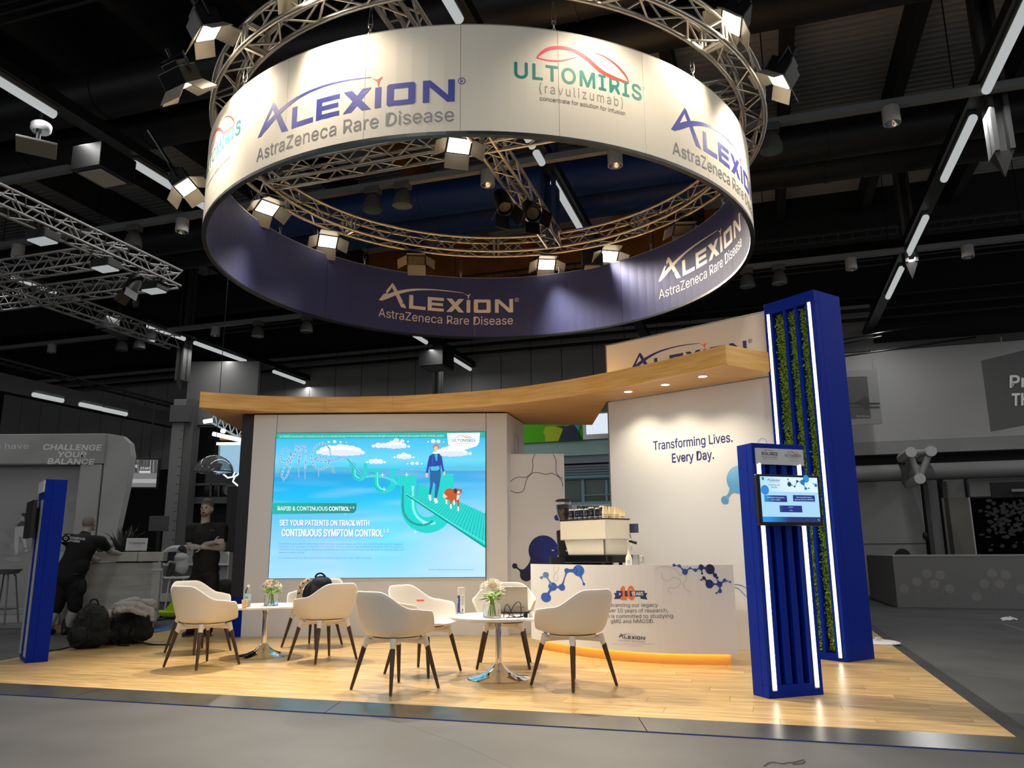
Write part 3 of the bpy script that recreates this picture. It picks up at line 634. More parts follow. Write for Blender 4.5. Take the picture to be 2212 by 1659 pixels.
def truss(P0, P1, z0, s, lab, m, step=0.26, gp_=None, stuff=False, cr=0.024):
    P0, P1 = Vector(P0), Vector(P1); c = (P0+P1)/2; c.z = z0; t = thing('box_truss', lab, 'truss', c, 0, gp_); d = (P1-P0); L = d.length; d /= L; n_ = Vector((-d.y, d.x, 0))*s/2
    Q = lambda x, a, b: P0+d*x+n_*a+Vector((0, 0, z0+s*b))
    for a in (-1, 1):
        for b in (0, 1): mb = MB(c); mb.tube([Q(0, a, b), Q(L, a, b)], cr, 8); mb.build('chord', m, t, True)
    n = int(L/step); mb = MB(c)
    for i in range(n):
        x0, x1 = L*i/n, L*(i+1)/n; f = i % 2
        for p, q in ((Q(x0, -1, f), Q(x1, -1, 1-f)), (Q(x0, 1, 1-f), Q(x1, 1, f)), (Q(x0, -1 if f else 1, 0), Q(x1, 1 if f else -1, 0)), (Q(x0, 1 if f else -1, 1), Q(x1, -1 if f else 1, 1))):
            if stuff: mb.tube([p, q], 0.01, 4, False)
            else: brace(p, q, t, c, m)
    if stuff: tag(mb.build('braces', m, t), kind='stuff')
    return t
dirD = (atz(1200, 535, TZ0)-atz(1050, 315, TZ0)).normalized(); dirD.z = 0; dirD.normalize()
def ringhit(p, d, r):
    p = Vector((p.x, p.y, 0))-Vector((TC.x, TC.y, 0)); b = p.dot(d); c = p.dot(p)-r*r; s = sqrt(b*b-c); return Vector((TC.x, TC.y, 0))+p+d*(-b-s), Vector((TC.x, TC.y, 0))+p+d*(-b+s)
pc = atz(1050, 318, TZ0); pa, pb = ringhit(pc, dirD, 2.88)
truss(pa, pb, TZ0, TB, 'straight box truss running away from the viewer across the round truss', alu)
dirL = (atz(600, 398, TZ0)-atz(1050, 318, TZ0)); dirL.z = 0; dirL.normalize(); pa, pb = ringhit(pc, dirL, 2.88); truss(pa, pb, TZ0, TB, 'straight box truss crossing the round truss from left to right', alu)
# ---- floodlights
def flood():
    t = thing('floodlight', '', 'floodlight', (0, 0, 0), 0, None)
    mb = MB(); mb.box((-0.15, -0.11, 0.0), (0.15, 0.11, 0.16)); mb.box((-0.10, -0.07, 0.16), (0.10, 0.07, 0.22)); mb.build('case', blackm, t, bevel=0.01)
    mb = MB(); mb.box((-0.125, -0.09, -0.008), (0.125, 0.09, -0.001)); mb.build('lens', FL_ON, t)
    dm = mat('barn_door_grey', '#8b867c', 0.45, 0.3)
    for k in range(4):
        mb = MB(); mb.m = Matrix.Rotation(k*pi/2, 4, 'Z'); h = (0.11, 0.15)[k % 2]; w_ = (0.14, 0.10)[k % 2]
        mb.add([(-w_, h, 0), (w_, h, 0), (w_*1.0, h+0.13, -0.10), (-w_*1.0, h+0.13, -0.10), (-w_, h+0.006, 0.003), (w_, h+0.006, 0.003), (w_*1.0, h+0.136, -0.097), (-w_*1.0, h+0.136, -0.097)],
               [(0, 1, 2, 3), (7, 6, 5, 4), (0, 4, 5, 1), (1, 5, 6, 2), (2, 6, 7, 3), (3, 7, 4, 0)]); mb.build('barn_door', dm, t)
    mb = MB(); mb.tube([(-0.17, 0, 0.08), (-0.17, 0, 0.26), (0.17, 0, 0.26), (0.17, 0, 0.08)], 0.012, 6); mb.tube([(0, 0, 0.26), (0, 0, 0.34)], 0.02, 8); mb.build('yoke', blackm, t); return t
FL_ON = mat('flood_glow', '#fff0d2', emit=9); FL_OFF = mat('flood_lens_dark', '#5c564c', 0.2)
FLAB = ['lit floodlight outside the ring at upper left, upper of the pair', 'lit floodlight outside the ring at upper left, lower of the pair', 'lit floodlight over the top left edge of the ring', 'lit floodlight over the upper right edge of the ring', 'lit floodlight hanging outside the ring at right', 'floodlight half hidden behind the left edge of the ring',
        'brightest floodlight under the crossing of the two straight trusses', 'lit floodlight inside the ring at far left', 'lit floodlight inside the ring lower left above the navy banner', 'unlit floodlight hanging left of the centre above the navy banner', 'lit floodlight right of the centre above the navy banner', 'lit floodlight beside a black box fixture inside the ring right', 'dim floodlight inside the ring at far right', 'floodlight high over the front of the white band']
f0 = flood()
for i, (p, tg_, e) in enumerate(FLOODS):
    t = f0 if i == 0 else copy_tree(f0)
    d = (Vector(tg_)-Vector(p)).normalized(); t.location = Vector(p); t.rotation_euler = (-d).to_track_quat('Z', 'Y').to_euler(); t['label'] = FLAB[i]; t['group'] = 'barn door floodlights on the round truss'
    if e == 0:
        for ch in t.children:
            if ch.name.startswith('lens'): ch.data = ch.data.copy(); ch.data.materials[0] = FL_OFF
    if i == 5: mb = MB(); mb.tube([(0, 0, .3), (0, .02, .9)], .02, 8); mb.build('hanging_arm', blackm, t)
def blackspot(loc, aim, lab):
    t = thing('stage_spotlight', lab, 'spotlight', loc); d = (Vector(aim)-Vector(loc)).normalized(); t.rotation_euler = d.to_track_quat('Z', 'Y').to_euler()
    mb = MB(); mb.lathe([(0, -0.18), (0.09, -0.17), (0.11, -0.05), (0.11, 0.14), (0.10, 0.14), (0.08, 0.10), (0, 0.09)], 20); mb.build('case', black, t, True)
    for k in range(4):
        mb = MB(); mb.m = Matrix.Rotation(k*pi/2, 4, 'Z'); mb.add([(-0.1, 0.1, 0.14), (0.1, 0.1, 0.14), (0.1, 0.19, 0.30), (-0.1, 0.19, 0.30), (-0.1, 0.106, 0.14), (0.1, 0.106, 0.14), (0.1, 0.196, 0.30), (-0.1, 0.196, 0.30)], [(0, 1, 2, 3), (7, 6, 5, 4), (0, 4, 5, 1), (1, 5, 6, 2), (2, 6, 7, 3), (3, 7, 4, 0)]); mb.build('barn_door', black, t)
blackspot((-0.10, 9.45, 5.48), (0.6, 8.2, 3), 'black stage spotlight left below the depth truss, not lit'); blackspot((0.27, 9.65, 5.45), (0.9, 7.6, 3.2), 'black stage spotlight with one pale flap right below the depth truss')
t = thing('box_speaker', 'black box fixture hanging beside the lit floodlight inside the ring right', 'speaker', (1.25, 11.5, 5.35)); mb = MB(); mb.box((-.16, -.12, 0), (.16, .12, .3)); mb.build('case', black, t, bevel=.01); mb = MB(); mb.box((-.12, -.09, -.012), (.12, .09, 0)); mb.build('panel', MATS['panel_pale'], t)
# ---- hangers between truss and ring
hang = None
HA = [(-15.6, 'N'), (13.5, 'N'), (41.6, 'N'), (-44, 'N'), (-65.9, 'F'), (-37.5, 'F'), (-8.5, 'F'), (21.0, 'F'), (50.8, 'F'), (81.3, 'F')]
HLB = ['hanger above the first white logo', 'hanger above the middle of the white band', 'hanger at the upper right of the white band', 'hanger at the upper left of the white band', 'hanger inside the ring at far left', 'hanger inside the ring between the two left floodlights', 'hanger inside the ring right of the unlit floodlight', 'hanger inside the ring right of the centre floodlight', 'hanger inside the ring near the seam of the navy banner', 'hanger inside the ring at far right']
for i, (a_, s) in enumerate(HA):
    deg = a_ if s == 'N' else 180-a_
    p = rp_(deg, RR-0.02, Z1)
    if hang is None:
        hang = thing('ring_hanger', '', 'hanger', p, 0, 'wire hangers of the ring banner')
        mb = MB(); mb.tube([(-0.02, 0, 0.10), (-0.004, 0, 0.30)], 0.003, 4); mb.tube([(0.02, 0, 0.10), (0.004, 0, 0.30)], 0.003, 4); mb.build('wire_pair', steel, hang)
        mb = MB()
        for z, r in ((0.02, 0), (0.055, 1), (0.09, 0)): mb.tube([(0.014*cos(q)*(1 if r == 0 else .2), 0.014*cos(q)*(0.2 if r == 0 else 1), z+0.024*sin(q)) for q in [2*pi*k/10 for k in range(11)]], 0.005, 5)
        mb.build('chain_link', steel, hang); h = hang
    else: h = copy_tree(hang)
    h.location = p; h['label'] = HLB[i]
# ---- truss grid of the neighbouring stand at left
TG = 'grey trusses of the neighbouring stand'
for P, Q, l in ((H(-9.1, 4.5), H(-9.1, 10.2), 'grey box truss at left running away, nearest to the ring'), (H(-9.1, 9.0), H(-16, 9.0), 'grey box truss at left, upper of the two crossing ones'), (H(-9.1, 10.15), H(-17, 10.15), 'grey box truss at left, lower of the two crossing ones'), (H(-11.9, 8.9), H(-11.9, 13.5), 'grey short box truss at the far left edge')):
    truss(P, Q, 5.42, 0.26, l, alu_grey, 0.22, TG, True, 0.022)
def boxlight(p, lab):
    t = thing('box_floodlight', lab, 'floodlight', p, -ALP, 'box floodlights under the grey truss'); mb = MB(); mb.box((-.17, -.13, 0), (.17, .13, .12)); mb.build('case', black, t, bevel=.008)
    mb = MB(); mb.box((-.15, -.11, -.02), (.15, .11, 0)); mb.build('lens', mat('boxlight_glow', '#a8acac', emit=0.9), t); mb = MB(); mb.tube([(0, 0, .12), (0, 0, .2)], .02, 6); mb.build('clamp', blackm, t)
boxlight(atz(92, 520, 5.25), 'box floodlight under the left truss, upper one'); boxlight(atz(228, 580, 5.25), 'box floodlight under the left truss, middle one'); boxlight(atz(333, 628, 5.25), 'box floodlight under the left truss, lower one at its end')
blackspot(atz(288, 615, 5.2), atz(240, 700, 4.5), 'black stage spotlight under the end of the left truss')
# ================================================================ BOOTH
WY = 10.68
wall = thing('display_wall', 'grey white partition wall of panels that holds the big video screen', 'wall', (-1.8, WY, 0)); wof = Vector((-1.8, WY, 0))
def wbox(x0, x1, z0, z1, y0=WY, y1=WY+0.08, name='wall_panel', m=white_lam, p=wall, off=wof, bv=0.003): mb = MB(off); mb.box((x0, y0, z0), (x1, y1, z1)); return mb.build(name, m, p, bevel=bv)
wbox(-3.55, -3.236, 0.0, 2.93); wbox(-0.358, -0.075, 0.0, 2.93)
wbox(-3.23, -0.364, 0.0, 0.735); wbox(-3.23, -0.364, 2.675, 2.93)
wbox(-3.7, -0.1, 0.0, 2.92, WY+0.08, WY+0.95, 'wall_core', mat('wall_core_white', '#c9c5be', 0.6))
wbox(-3.72, -3.555, 0.5, 2.93, WY+0.02, WY+1.0, 'dark_side_panel', mat('anthracite_panel', '#1b1b1e', 0.4)); wbox(-3.72, -3.555, 0.0, 0.497, WY+0.02, WY+1.0, 'blue_side_panel', blue)
mb = MB(wof); mb.m = Matrix.Identity(4); mb.prism([(-0.075, WY), (0.17, WY+0.95), (0.10, WY+0.97), (-0.10, WY+0.08)], 0, 2.93); mb.build('return_panel', white_lam, wall)
sm = Vector((0.245, 0.95, 0)).normalized()
A = Art(plane_map((-0.073, WY, 0), sm, (0, 0, 1)), 0.001)
A.stroke([(0.46, 2.72), (0.40, 2.60), (0.44, 2.45), (0.58, 2.36), (0.60, 2.22), (0.72, 2.10), (0.74, 1.95), (0.66, 1.8), (0.70, 1.6)], 0.009, '#7d8790', smooth=6); A.stroke([(0.50, 2.72), (0.62, 2.62), (0.62, 2.45), (0.55, 2.3), (0.57, 2.15), (0.72, 1.98)], 0.009, '#7d8790', smooth=6)
A.stroke([(0.01, 1.75), (0.10, 1.66), (0.13, 1.5), (0.10, 1.32), (0.02, 1.22)], 0.008, '#8d959c', smooth=6); A.build('line_print', wall, wof)
# video screen
sx0, sx1, sz0, sz1 = -3.226, -0.368, 0.74, 2.67
scr = thing('video_wall_screen', 'big bright video wall showing blue water, clouds, letters and a walking woman with a dog', 'screen', (sx0, WY, sz0)); so = Vector((sx0, WY, sz0))
mb = MB(so); mb.box((sx0, WY-0.012, sz0), (sx1, WY+0.05, sz1)); mb.build('screen_case', black, scr)
A = Art(plane_map((sx0, WY-0.0125, sz0), (sx1-sx0, 0, 0), (0, 0, sz1-sz0)), 0.0002); A.dz = 0.08
def TS(X, Y):     # positions measured on an enlarged view of the screen
    l = 147-75*(Y-148)/1235; t = 148-30*(X-147)/1775; b_ = 1383-13*(X-147)/1775
    return (X-l)/(1922-l), 1-(Y-t)/(b_-t)
def mixc(a_, b_, t): return tuple(a_[i]+(b_[i]-a_[i])*t for i in range(3))
from mathutils import noise as MN
def skycol(u, v):
    v_ = v
    stops = [(0, '#a4dcff'), (0.22, '#8fd4fc'), (0.42, '#5fc6f8'), (0.52, '#0cc0f4'), (0.62, '#00b2ee'), (0.715, '#1c9edc'), (0.74, '#3cc6f2'), (0.80, '#6ad6f8'), (1.0, '#16b2f6')]
    for (a_, ca), (b_, cb) in zip(stops, stops[1:]):
        if v_ <= b_ or b_ == 1.0: c = mixc(lin(ca), lin(cb), min(max((v_-a_)/(b_-a_), 0), 1)); break
    if v_ < .72:
        g = max(0, 1-abs(u-0.55)/0.25)*max(0, 1-abs(v_-0.27)/0.3); c = mixc(c, lin('#58e4f8'), g*0.8)
        n_ = MN.noise(Vector((u*4, v_*22, 1.7)))*0.5; c = mixc(c, lin('#ffffff'), max(0, n_)*0.35)
        g = max(0, u-0.6)*max(0, 0.5-abs(v_-0.22)); c = mixc(c, lin('#e8f6ff'), min(1, g*2.4))
    return c
A.grid(0, 0, 1, 1, 60, 60, skycol)
A.T = TS
def puff(cx, cy, w_, h_, n, seed):
    r = random.Random(seed); pts = []
    for k in range(n):
        t = k/(n-1); pts.append((cx-w_/2+w_*t, cy, h_*(0.35+0.65*sin(pi*t))*(0.8+0.4*r.random())))
    for x_, y_, rr in pts: A.circle(x_, y_-rr*0.3, rr*0.62, '#f2f4fb', rr*0.55, 16)
    for x_, y_, rr in pts[1:-1]: A.circle(x_+4, y_-rr*0.05, rr*0.5, '#dfe4f4', rr*0.3, 12)
for q in ((690, 320, 380, 95, 9, 1), (1120, 260, 300, 60, 8, 2), (990, 400, 150, 45, 5, 3), (1230, 355, 160, 55, 5, 4), (1640, 320, 300, 75, 8, 5), (1500, 215, 130, 30, 4, 6), (640, 225, 200, 22, 5, 7), (1320, 410, 120, 30, 4, 9), (1190, 215, 150, 35, 4, 8)): puff(*q)
A.poly([(132, 470), (220, 450), (330, 452), (430, 425), (560, 452), (700, 440), (820, 452), (1000, 455), (1130, 448), (1180, 462), (1100, 472), (132, 478)], '#4fb6d8')
A.poly([(1180, 462), (1260, 432), (1350, 448), (1420, 455), (1560, 445), (1640, 428), (1740, 415), (1920, 430), (1920, 462), (1180, 465)], '#5cc0e0')
A.poly([(146, 148), (1922, 118), (1922, 172), (144, 198)], '#12b3a2')
A.text('ULTOMIRIS (ravulizumab) is indicated as an add-on to standard therapy for the treatment of adult patients with gMG who are anti-acetylcholine receptor (AChR) antibody-positive.', 172, 184, 17, '#c8f2ec', width=1400, dn=True, slope=-0.014)
A.poly([(1596, 134), (1876, 126), (1868, 215), (1850, 245), (1738, 284), (1626, 262), (1606, 230)], '#fbfdff')
A.text('ULTOMIRIS', 1637, 208, 25, '#1a9ab0', width=200, dn=True, bold=0.03); A.stroke([(1668, 176, 2), (1690, 158, 4), (1725, 155, 5), (1760, 170, 6), (1804, 174, 3)], 4, '#e4453a', smooth=5); A.stroke([(1804, 174, 3), (1780, 158, 4), (1745, 153, 3)], 3, '#e4453a', smooth=4)
A.text('(ravulizumab)', 1668, 228, 14, '#8c959c', width=135, dn=True); A.text('concentrate for solution for infusion', 1672, 244, 5, '#59646c', width=126, dn=True)
# coaster letters
RC1, RC2 = '#b9dcf0', '#5e8ec4'
def coaster(pts, w_=15):
    A.stroke(pts, w_, RC1, smooth=6); A.stroke(pts, w_*0.25, '#3f84b8', smooth=6); c_ = catmull(pts, 5)
    for p in c_[::2]: A.circle(p[0], p[1], w_*0.42, RC2, n=6)
coaster([(262, 330), (235, 285), (200, 300), (183, 350), (205, 392), (245, 380), (270, 320), (268, 400), (240, 500), (210, 545), (190, 520), (210, 450), (262, 380)])
coaster([(262, 390), (300, 330), (322, 245), (338, 300), (334, 420), (350, 330), (372, 246), (395, 300), (388, 460)])
coaster([(600, 285), (560, 243), (500, 245), (455, 300), (445, 380), (480, 445), (540, 455), (585, 420), (585, 375), (530, 352), (475, 365), (510, 392), (600, 385), (660, 372), (690, 352), (740, 365), (790, 400)])
for x0, y0, x1, y1 in ((158, 495, 182, 380), (333, 420, 335, 535), (388, 450, 388, 548), (503, 460, 503, 528), (640, 495, 598, 290), (622, 492, 610, 400), (204, 540, 204, 570), (140, 495, 175, 370)): A.stroke([(x0, y0), (x1, y1)], 8, '#8fb8d8')
TQ, TQd, TQl = '#08d2cc', '#0a9c9c', '#7ff8ee'
def ushape(x0, x1, y0, yb, w_, serif):
    r = (x1-x0)/2-w_/2; xc = (x0+x1)/2; yc = yb-r-w_*0.5
    path = [(x0+w_/2, y0+w_*0.3)] + [(x0+w_/2, yc)] + [(xc-r*cos(a_), yc+r*sin(a_)) for a_ in [pi*k/14 for k in range(1, 14)]] + [(x1-w_/2, yc), (x1-w_/2, y0)]
    A.stroke(path, w_, TQ); A.stroke([(p[0]+w_*.28, p[1]-w_*0.1) for p in path[:10]], w_*0.16, TQl); A.stroke([(p[0]-w_*.36, p[1]) for p in path[:12]], w_*0.14, TQd)
    A.poly([(x0-serif, y0), (x0+w_, y0), (x0+w_, y0+w_*0.7), (x0-serif, y0+w_*0.7)], TQ); A.stroke([(x0-serif, y0+w_*0.7), (x0, y0+w_*0.75)], 4, TQd)
ushape(785, 920, 405, 560, 36, 20); ushape(968, 1160, 450, 668, 46, 32)
A.stroke([(745, 365), (800, 430), (850, 490), (905, 520), (970, 515), (1060, 525), (1140, 555), (1175, 590)], 20, '#4cd8d8', smooth=5); A.stroke([(745, 365), (800, 430), (850, 490), (905, 520)], 4, '#1c5878', smooth=5)
A.poly([(1540, 500), (1650, 495), (1640, 720), (1545, 740)], '#35d6d0')
ushape(1200, 1650, 505, 1003, 135, 30)
A.poly([(1356, 575), (1915, 835), (1922, 1128), (1905, 1122), (1255, 680), (1345, 700)], '#10d4cc')
for k in range(34):
    t = k/33; xa, ya = 1270+(1920-1270)*t**1.5, 680+(1110-680)*t**1.5; xb, yb = 1362+(1918-1362)*min(1, t**1.1*1.0), 578+(835-578)*min(1, t**1.1)
    A.stroke([(xa, ya, 2+3*t), (min(xb+20*t, 1921), yb, 1.5+2*t)], 3, '#089690')
A.stroke([(1250, 676), (1480, 830), (1700, 975), (1922, 1118)], 12, '#078c8a'); A.stroke([(1250, 668), (1480, 815), (1700, 955), (1922, 1085)], 6, '#5cf0ea')
# woman on the screen
NB = '#1d3f9c'
A.poly([(1452, 470), (1540, 468), (1545, 500), (1530, 600), (1508, 705), (1488, 705), (1496, 590), (1480, 560), (1470, 620), (1455, 680), (1440, 675), (1452, 590), (1448, 520)], '#15629e')
A.poly([(1476, 318), (1530, 315), (1552, 345), (1560, 400), (1572, 470), (1558, 474), (1542, 410), (1540, 472), (1450, 474), (1446, 420), (1432, 490), (1416, 486), (1432, 390), (1446, 335)], NB)
A.stroke([(1480, 330), (1470, 400), (1466, 460)], 8, '#2d57bc'); A.poly([(1488, 318), (1518, 316), (1512, 380), (1500, 382)], '#14b4c4'); A.poly([(1450, 432), (1530, 424), (1534, 452), (1512, 466), (1460, 466)], '#45bde4')
A.circle(1502, 262, 24, '#d8613c', 30); A.circle(1502, 272, 17, '#f2c4a6', 24); A.circle(1423, 505, 11, '#eec0a4', 20); A.circle(1572, 488, 9, '#eec0a4', 16)
A.poly([(1440, 672), (1458, 676), (1462, 720), (1448, 728), (1438, 700)], '#f4f8ff'); A.poly([(1486, 704), (1508, 704), (1518, 742), (1498, 752), (1484, 728)], '#f4f8ff')
# dog on the screen
DG = '#c3541f'
A.poly([(1565, 660), (1590, 625), (1620, 618), (1660, 630), (1680, 620), (1722, 628), (1725, 655), (1700, 672), (1698, 700), (1690, 740), (1640, 730), (1600, 715), (1585, 690)], DG); A.poly([(1565, 660), (1560, 690), (1580, 712), (1600, 690)], '#e9cfae')
for x_, y_ in ((1590, 755), (1628, 795), (1690, 815), (1655, 760)): A.stroke([(x_+2, 700), (x_, y_-40), (x_, y_-14)], 17, DG); A.stroke([(x_, y_-40), (x_+1, y_)], 13, '#f6ece0')
A.poly([(1650, 625), (1672, 618), (1684, 640), (1670, 668), (1655, 655)], '#5a2814'); A.circle(1694, 655, 12, '#f7e9dc', 14); A.poly([(1680, 676), (1700, 676), (1694, 716), (1676, 720)], '#f7efe6'); A.circle(1698, 664, 5, '#e0405c')
for x_, y_ in ((1253, 502), (1047, 505), (1060, 632), (1395, 915), (1325, 992), (728, 832)):
    for q in range(4): A.poly([(x_+(26 if q % 2 == 0 else 13)*cos(q*pi/4), y_+(26 if q % 2 == 0 else 13)*sin(q*pi/4)), (x_+2, y_-2), (x_-(26 if q % 2 == 0 else 13)*cos(q*pi/4), y_-(26 if q % 2 == 0 else 13)*sin(q*pi/4)), (x_-2, y_+2)], '#ffffff')
def tealg(u, v): return mixc(lin('#10b4a6'), lin('#0b7f77'), min(max((u-0.1)/0.33, 0), 1))
A.T = lambda x, y: (x, y); q = [TS(106, 752), TS(826, 752), TS(822, 812), TS(800, 836), TS(104, 848)]
A.raw(q, [(0, 1, 2, 3, 4)], tealg); A.T = TS
A.text('RAPID & CONTINUOUS', 154, 816, 34, '#ffffff', width=425, dn=True, bold=0.012); A.text('CONTROL', 590, 816, 34, '#ffffff', width=175, dn=True, bold=0.04); A.text('1-3', 769, 797, 17, '#ffffff', width=36, dn=True, bold=0.03)
for dx, dy, c_ in ((3, 4, '#3a7ec0'), (0, 0, '#ffffff')):
    A.text('SET YOUR PATIENTS ON TRACK WITH', 172+dx, 943+dy, 46, c_, width=762, dn=True, bold=0.035); A.text('CONTINUOUS SYMPTOM CONTROL', 188+dx, 1033+dy, 58, c_, width=862, dn=True, bold=0.04); A.text('1-3', 1056+dx, 1000+dy, 30, c_, width=44, dn=True, bold=0.03)
for i, (s_, w_) in enumerate((('CHAMPION-MG LIMITATIONS: Data shown are least-squares means and 95% CIs, using a mixed model for repeated', 1055), ('measures. 95% CIs were not adjusted for multiplicity. Primary endpoint was measured at Week 26. Results of clinical', 1060), ('outcomes from the OLE period should be interpreted with caution since the study was designed to evaluate safety and', 1068), ('lacked a control group.', 220))): A.text(s_, 162, 1104+i*23.5, 14, '#5f94cc', width=w_, dn=True)
A.text('CI, confidence interval; gMG, generalized myasthenia gravis; OLE, open-label extension.', 156, 1220, 14, '#6a9cd2', width=800, dn=True)
A.text('Intended for Healthcare Professionals. Images are not of actual patients.', 1440, 1313, 9, '#3d6490', width=382, dn=True)
A.build('screen_image', scr, so, MATS['screen_pixels'])
# low printed partition between the display wall and the sign wall
pt = thing('printed_partition', 'lower white partition with outlined blobs and a big dark blue blob, behind the grinder', 'wall', (0.3, 10.85, 0)); po = Vector((0.3, 10.85, 0))
wbox(-0.055, 0.712, 0, 2.385, 10.85, 10.91, 'panel', white_lam, pt, po)
PM = lambda x, y: (lambda q: (q.x, q.z))(aty(x, y, 10.85))
A = Art(lambda x, y, z: Vector((x, 10.85-z, y)), 0.0015)
zx = lambda X, Y: PM(1080+X/4.365, 880+Y/4.365)
def zs(pts, w_, c_, closed=False, n=7): A.stroke([zx(*p) for p in catmull(pts, n, closed)], w_, c_, closed)
zs([(332, 440), (308, 490), (310, 560), (295, 620), (240, 660), (170, 658), (110, 690), (82, 730)], 0.008, '#333b46')
zs([(500, 440), (528, 500), (528, 590), (545, 640), (592, 672)], 0.008, '#333b46')
zs([(82, 762), (110, 790), (165, 806), (220, 785), (240, 720), (262, 660), (320, 615), (380, 620), (430, 632), (490, 622), (545, 650), (580, 690), (594, 745)], 0.008, '#333b46')
def zc(X, Y, R_, c_): p = zx(X, Y); A.circle(p[0], p[1], R_/4.365*10.85/1700, c_, n=36); return (p[0], p[1]), R_/4.365*10.85/1700
ND, NBL = '#0c1440', '#10207c'
c1 = zc(410, 1350, 138, lambda u, v: mixc(lin('#0e1a66'), lin('#122b9a'), min(max((u-0.3)/0.5, 0), 1))); c2 = zc(247, 1580, 57, ND); c3 = zc(139, 1495, 24, ND); c4 = zc(540, 1040, 28, '#14309c')
A.neck(c1[0], c1[1], c2[0], c2[1], '#0d1654', 0.12); A.neck(c2[0], c2[1], c3[0], c3[1], ND, 0.02); A.build('blob_print', pt, po)
# sign wall at right, slightly oblique
SA, SB = Vector((1.23, 10.0, 0)), Vector((2.84, 8.55, 0)); SD = (SB-SA).normalized(); SN = Vector((SD.y, -SD.x, 0))
if SN.y > 0: SN = -SN
sw = thing('sign_wall', 'tall white sign wall lettered Transforming Lives Every Day, with the logo above the wooden canopy', 'wall', SA); L_ = 2.2
def swbox(x0, x1, z0, z1, d0, d1, name, m, bv=0.003):
    mb = MB(SA); P = lambda x, d, z: SA+SD*x-SN*d+Vector((0, 0, z))
    mb.add([P(x0, d0, z0), P(x1, d0, z0), P(x1, d1, z0), P(x0, d1, z0), P(x0, d0, z1), P(x1, d0, z1), P(x1, d1, z1), P(x0, d1, z1)], [(0,3,2,1),(4,5,6,7),(0,1,5,4),(1,2,6,5),(2,3,7,6),(3,0,4,7)]); return mb.build(name, m, sw, bevel=bv)
swbox(0.012, L_, 0, 2.94, 0, 0.06, 'lower_panel', white_lam); swbox(0.012, L_, 2.96, 3.69, 0, 0.06, 'upper_panel', mat('white_sign_panel', '#d9d5cf', 0.5)); swbox(0, 0.01, 0, 3.70, -0.004, 0.08, 'edge_profile', mat('profile_grey', '#8b8d8e', 0.3, 0.6), 0)
swbox(0, L_, 3.69, 3.705, -0.003, 0.08, 'top_profile', MATS['profile_grey'], 0)
A = Art(lambda x, y, z: SA+SD*x+SN*z+Vector((0, 0, y)), 0.0015)
def sp(x, y): p = atp(x, y, SA, SN)-SA; return (p.dot(SD), p.z)
NAVY = '#1f2a72'
a_, b_ = sp(1412, 976), sp(1583, 960); A.text('Transforming Lives.', a_[0], 2.262, 0.105, NAVY, width=b_[0]-a_[0], bold=0.022)
a_, b_ = sp(1452, 990), sp(1542, 985); A.text('Every Day.', a_[0], 2.09, 0.105, NAVY, width=b_[0]-a_[0], bold=0.022)
a_ = sp(1360, 800); b_ = sp(1625, 725); logo(A, a_[0], 3.24, (b_[0]-a_[0])*0.955, '#24327e', '#777777', '#e8501c')
q = sp(1592, 1036); A.circle(q[0]+0.03, q[1], 0.155, lambda u, v: mixc(lin('#4f9fd8'), lin('#8fc4e8'), min(max((v-1.75)/0.3, 0), 1)), 0.155); q2 = sp(1566, 1080); A.circle(q2[0], q2[1], 0.045, '#4f94cc'); A.neck((q[0]+0.03, q[1]), 0.155, q2, 0.045, '#5aa2d8', 0.025)
q = sp(1647, 957); A.ring(q[0], q[1], 0.05, 0.006, '#6f97c4')
A.stroke([sp(1580, 1262), sp(1600, 1264), sp(1615, 1272), sp(1640, 1290)], 0.007, '#3c62a8', smooth=6); A.stroke([sp(1580, 1268), sp(1596, 1272), sp(1612, 1288), sp(1640, 1310)], 0.007, '#3c62a8', smooth=6)
A.build('wall_lettering', sw, SA)
# wooden canopy
FR = [(-4.12, 10.19), (-3.43, 10.47), (-2.57, 10.60), (-1.93, 10.59), (-1.3, 10.51), (-0.3, 10.22), (0.4, 9.83), (1.08, 9.28), (1.7, 8.63), (2.23, 7.95)]
FRs = catmull(FR, 6); CZ = 2.95
cn = thing('wooden_canopy', 'curved oak clad canopy on top of the display wall with three round downlights', 'canopy', (-1, 10.5, CZ)); co = Vector((-1, 10.5, CZ))
sof = mat('oak_soffit', '#bd925e', 0.5, noise='#d0a672', nscale=3, stretch=(0.7, 9, 0.7))
back = [(2.79, 8.30), (2.79, 8.585), (1.222, 9.997), (1.222, 11.9), (0.18, 11.8), (-4.28, 12.4)]
mb = MB(co); mb.prism([(p[0], p[1]+0.02) for p in FRs]+back, CZ+0.002, CZ+0.04); mb.build('soffit_board', sof, cn)
mb = MB(co); mb.prism([(p[0], p[1]+0.02) for p in FRs]+back, CZ+0.04, CZ+0.20); mb.build('top_board', oak, cn)
cut = [0, 12, 21, 30, 39, 54]
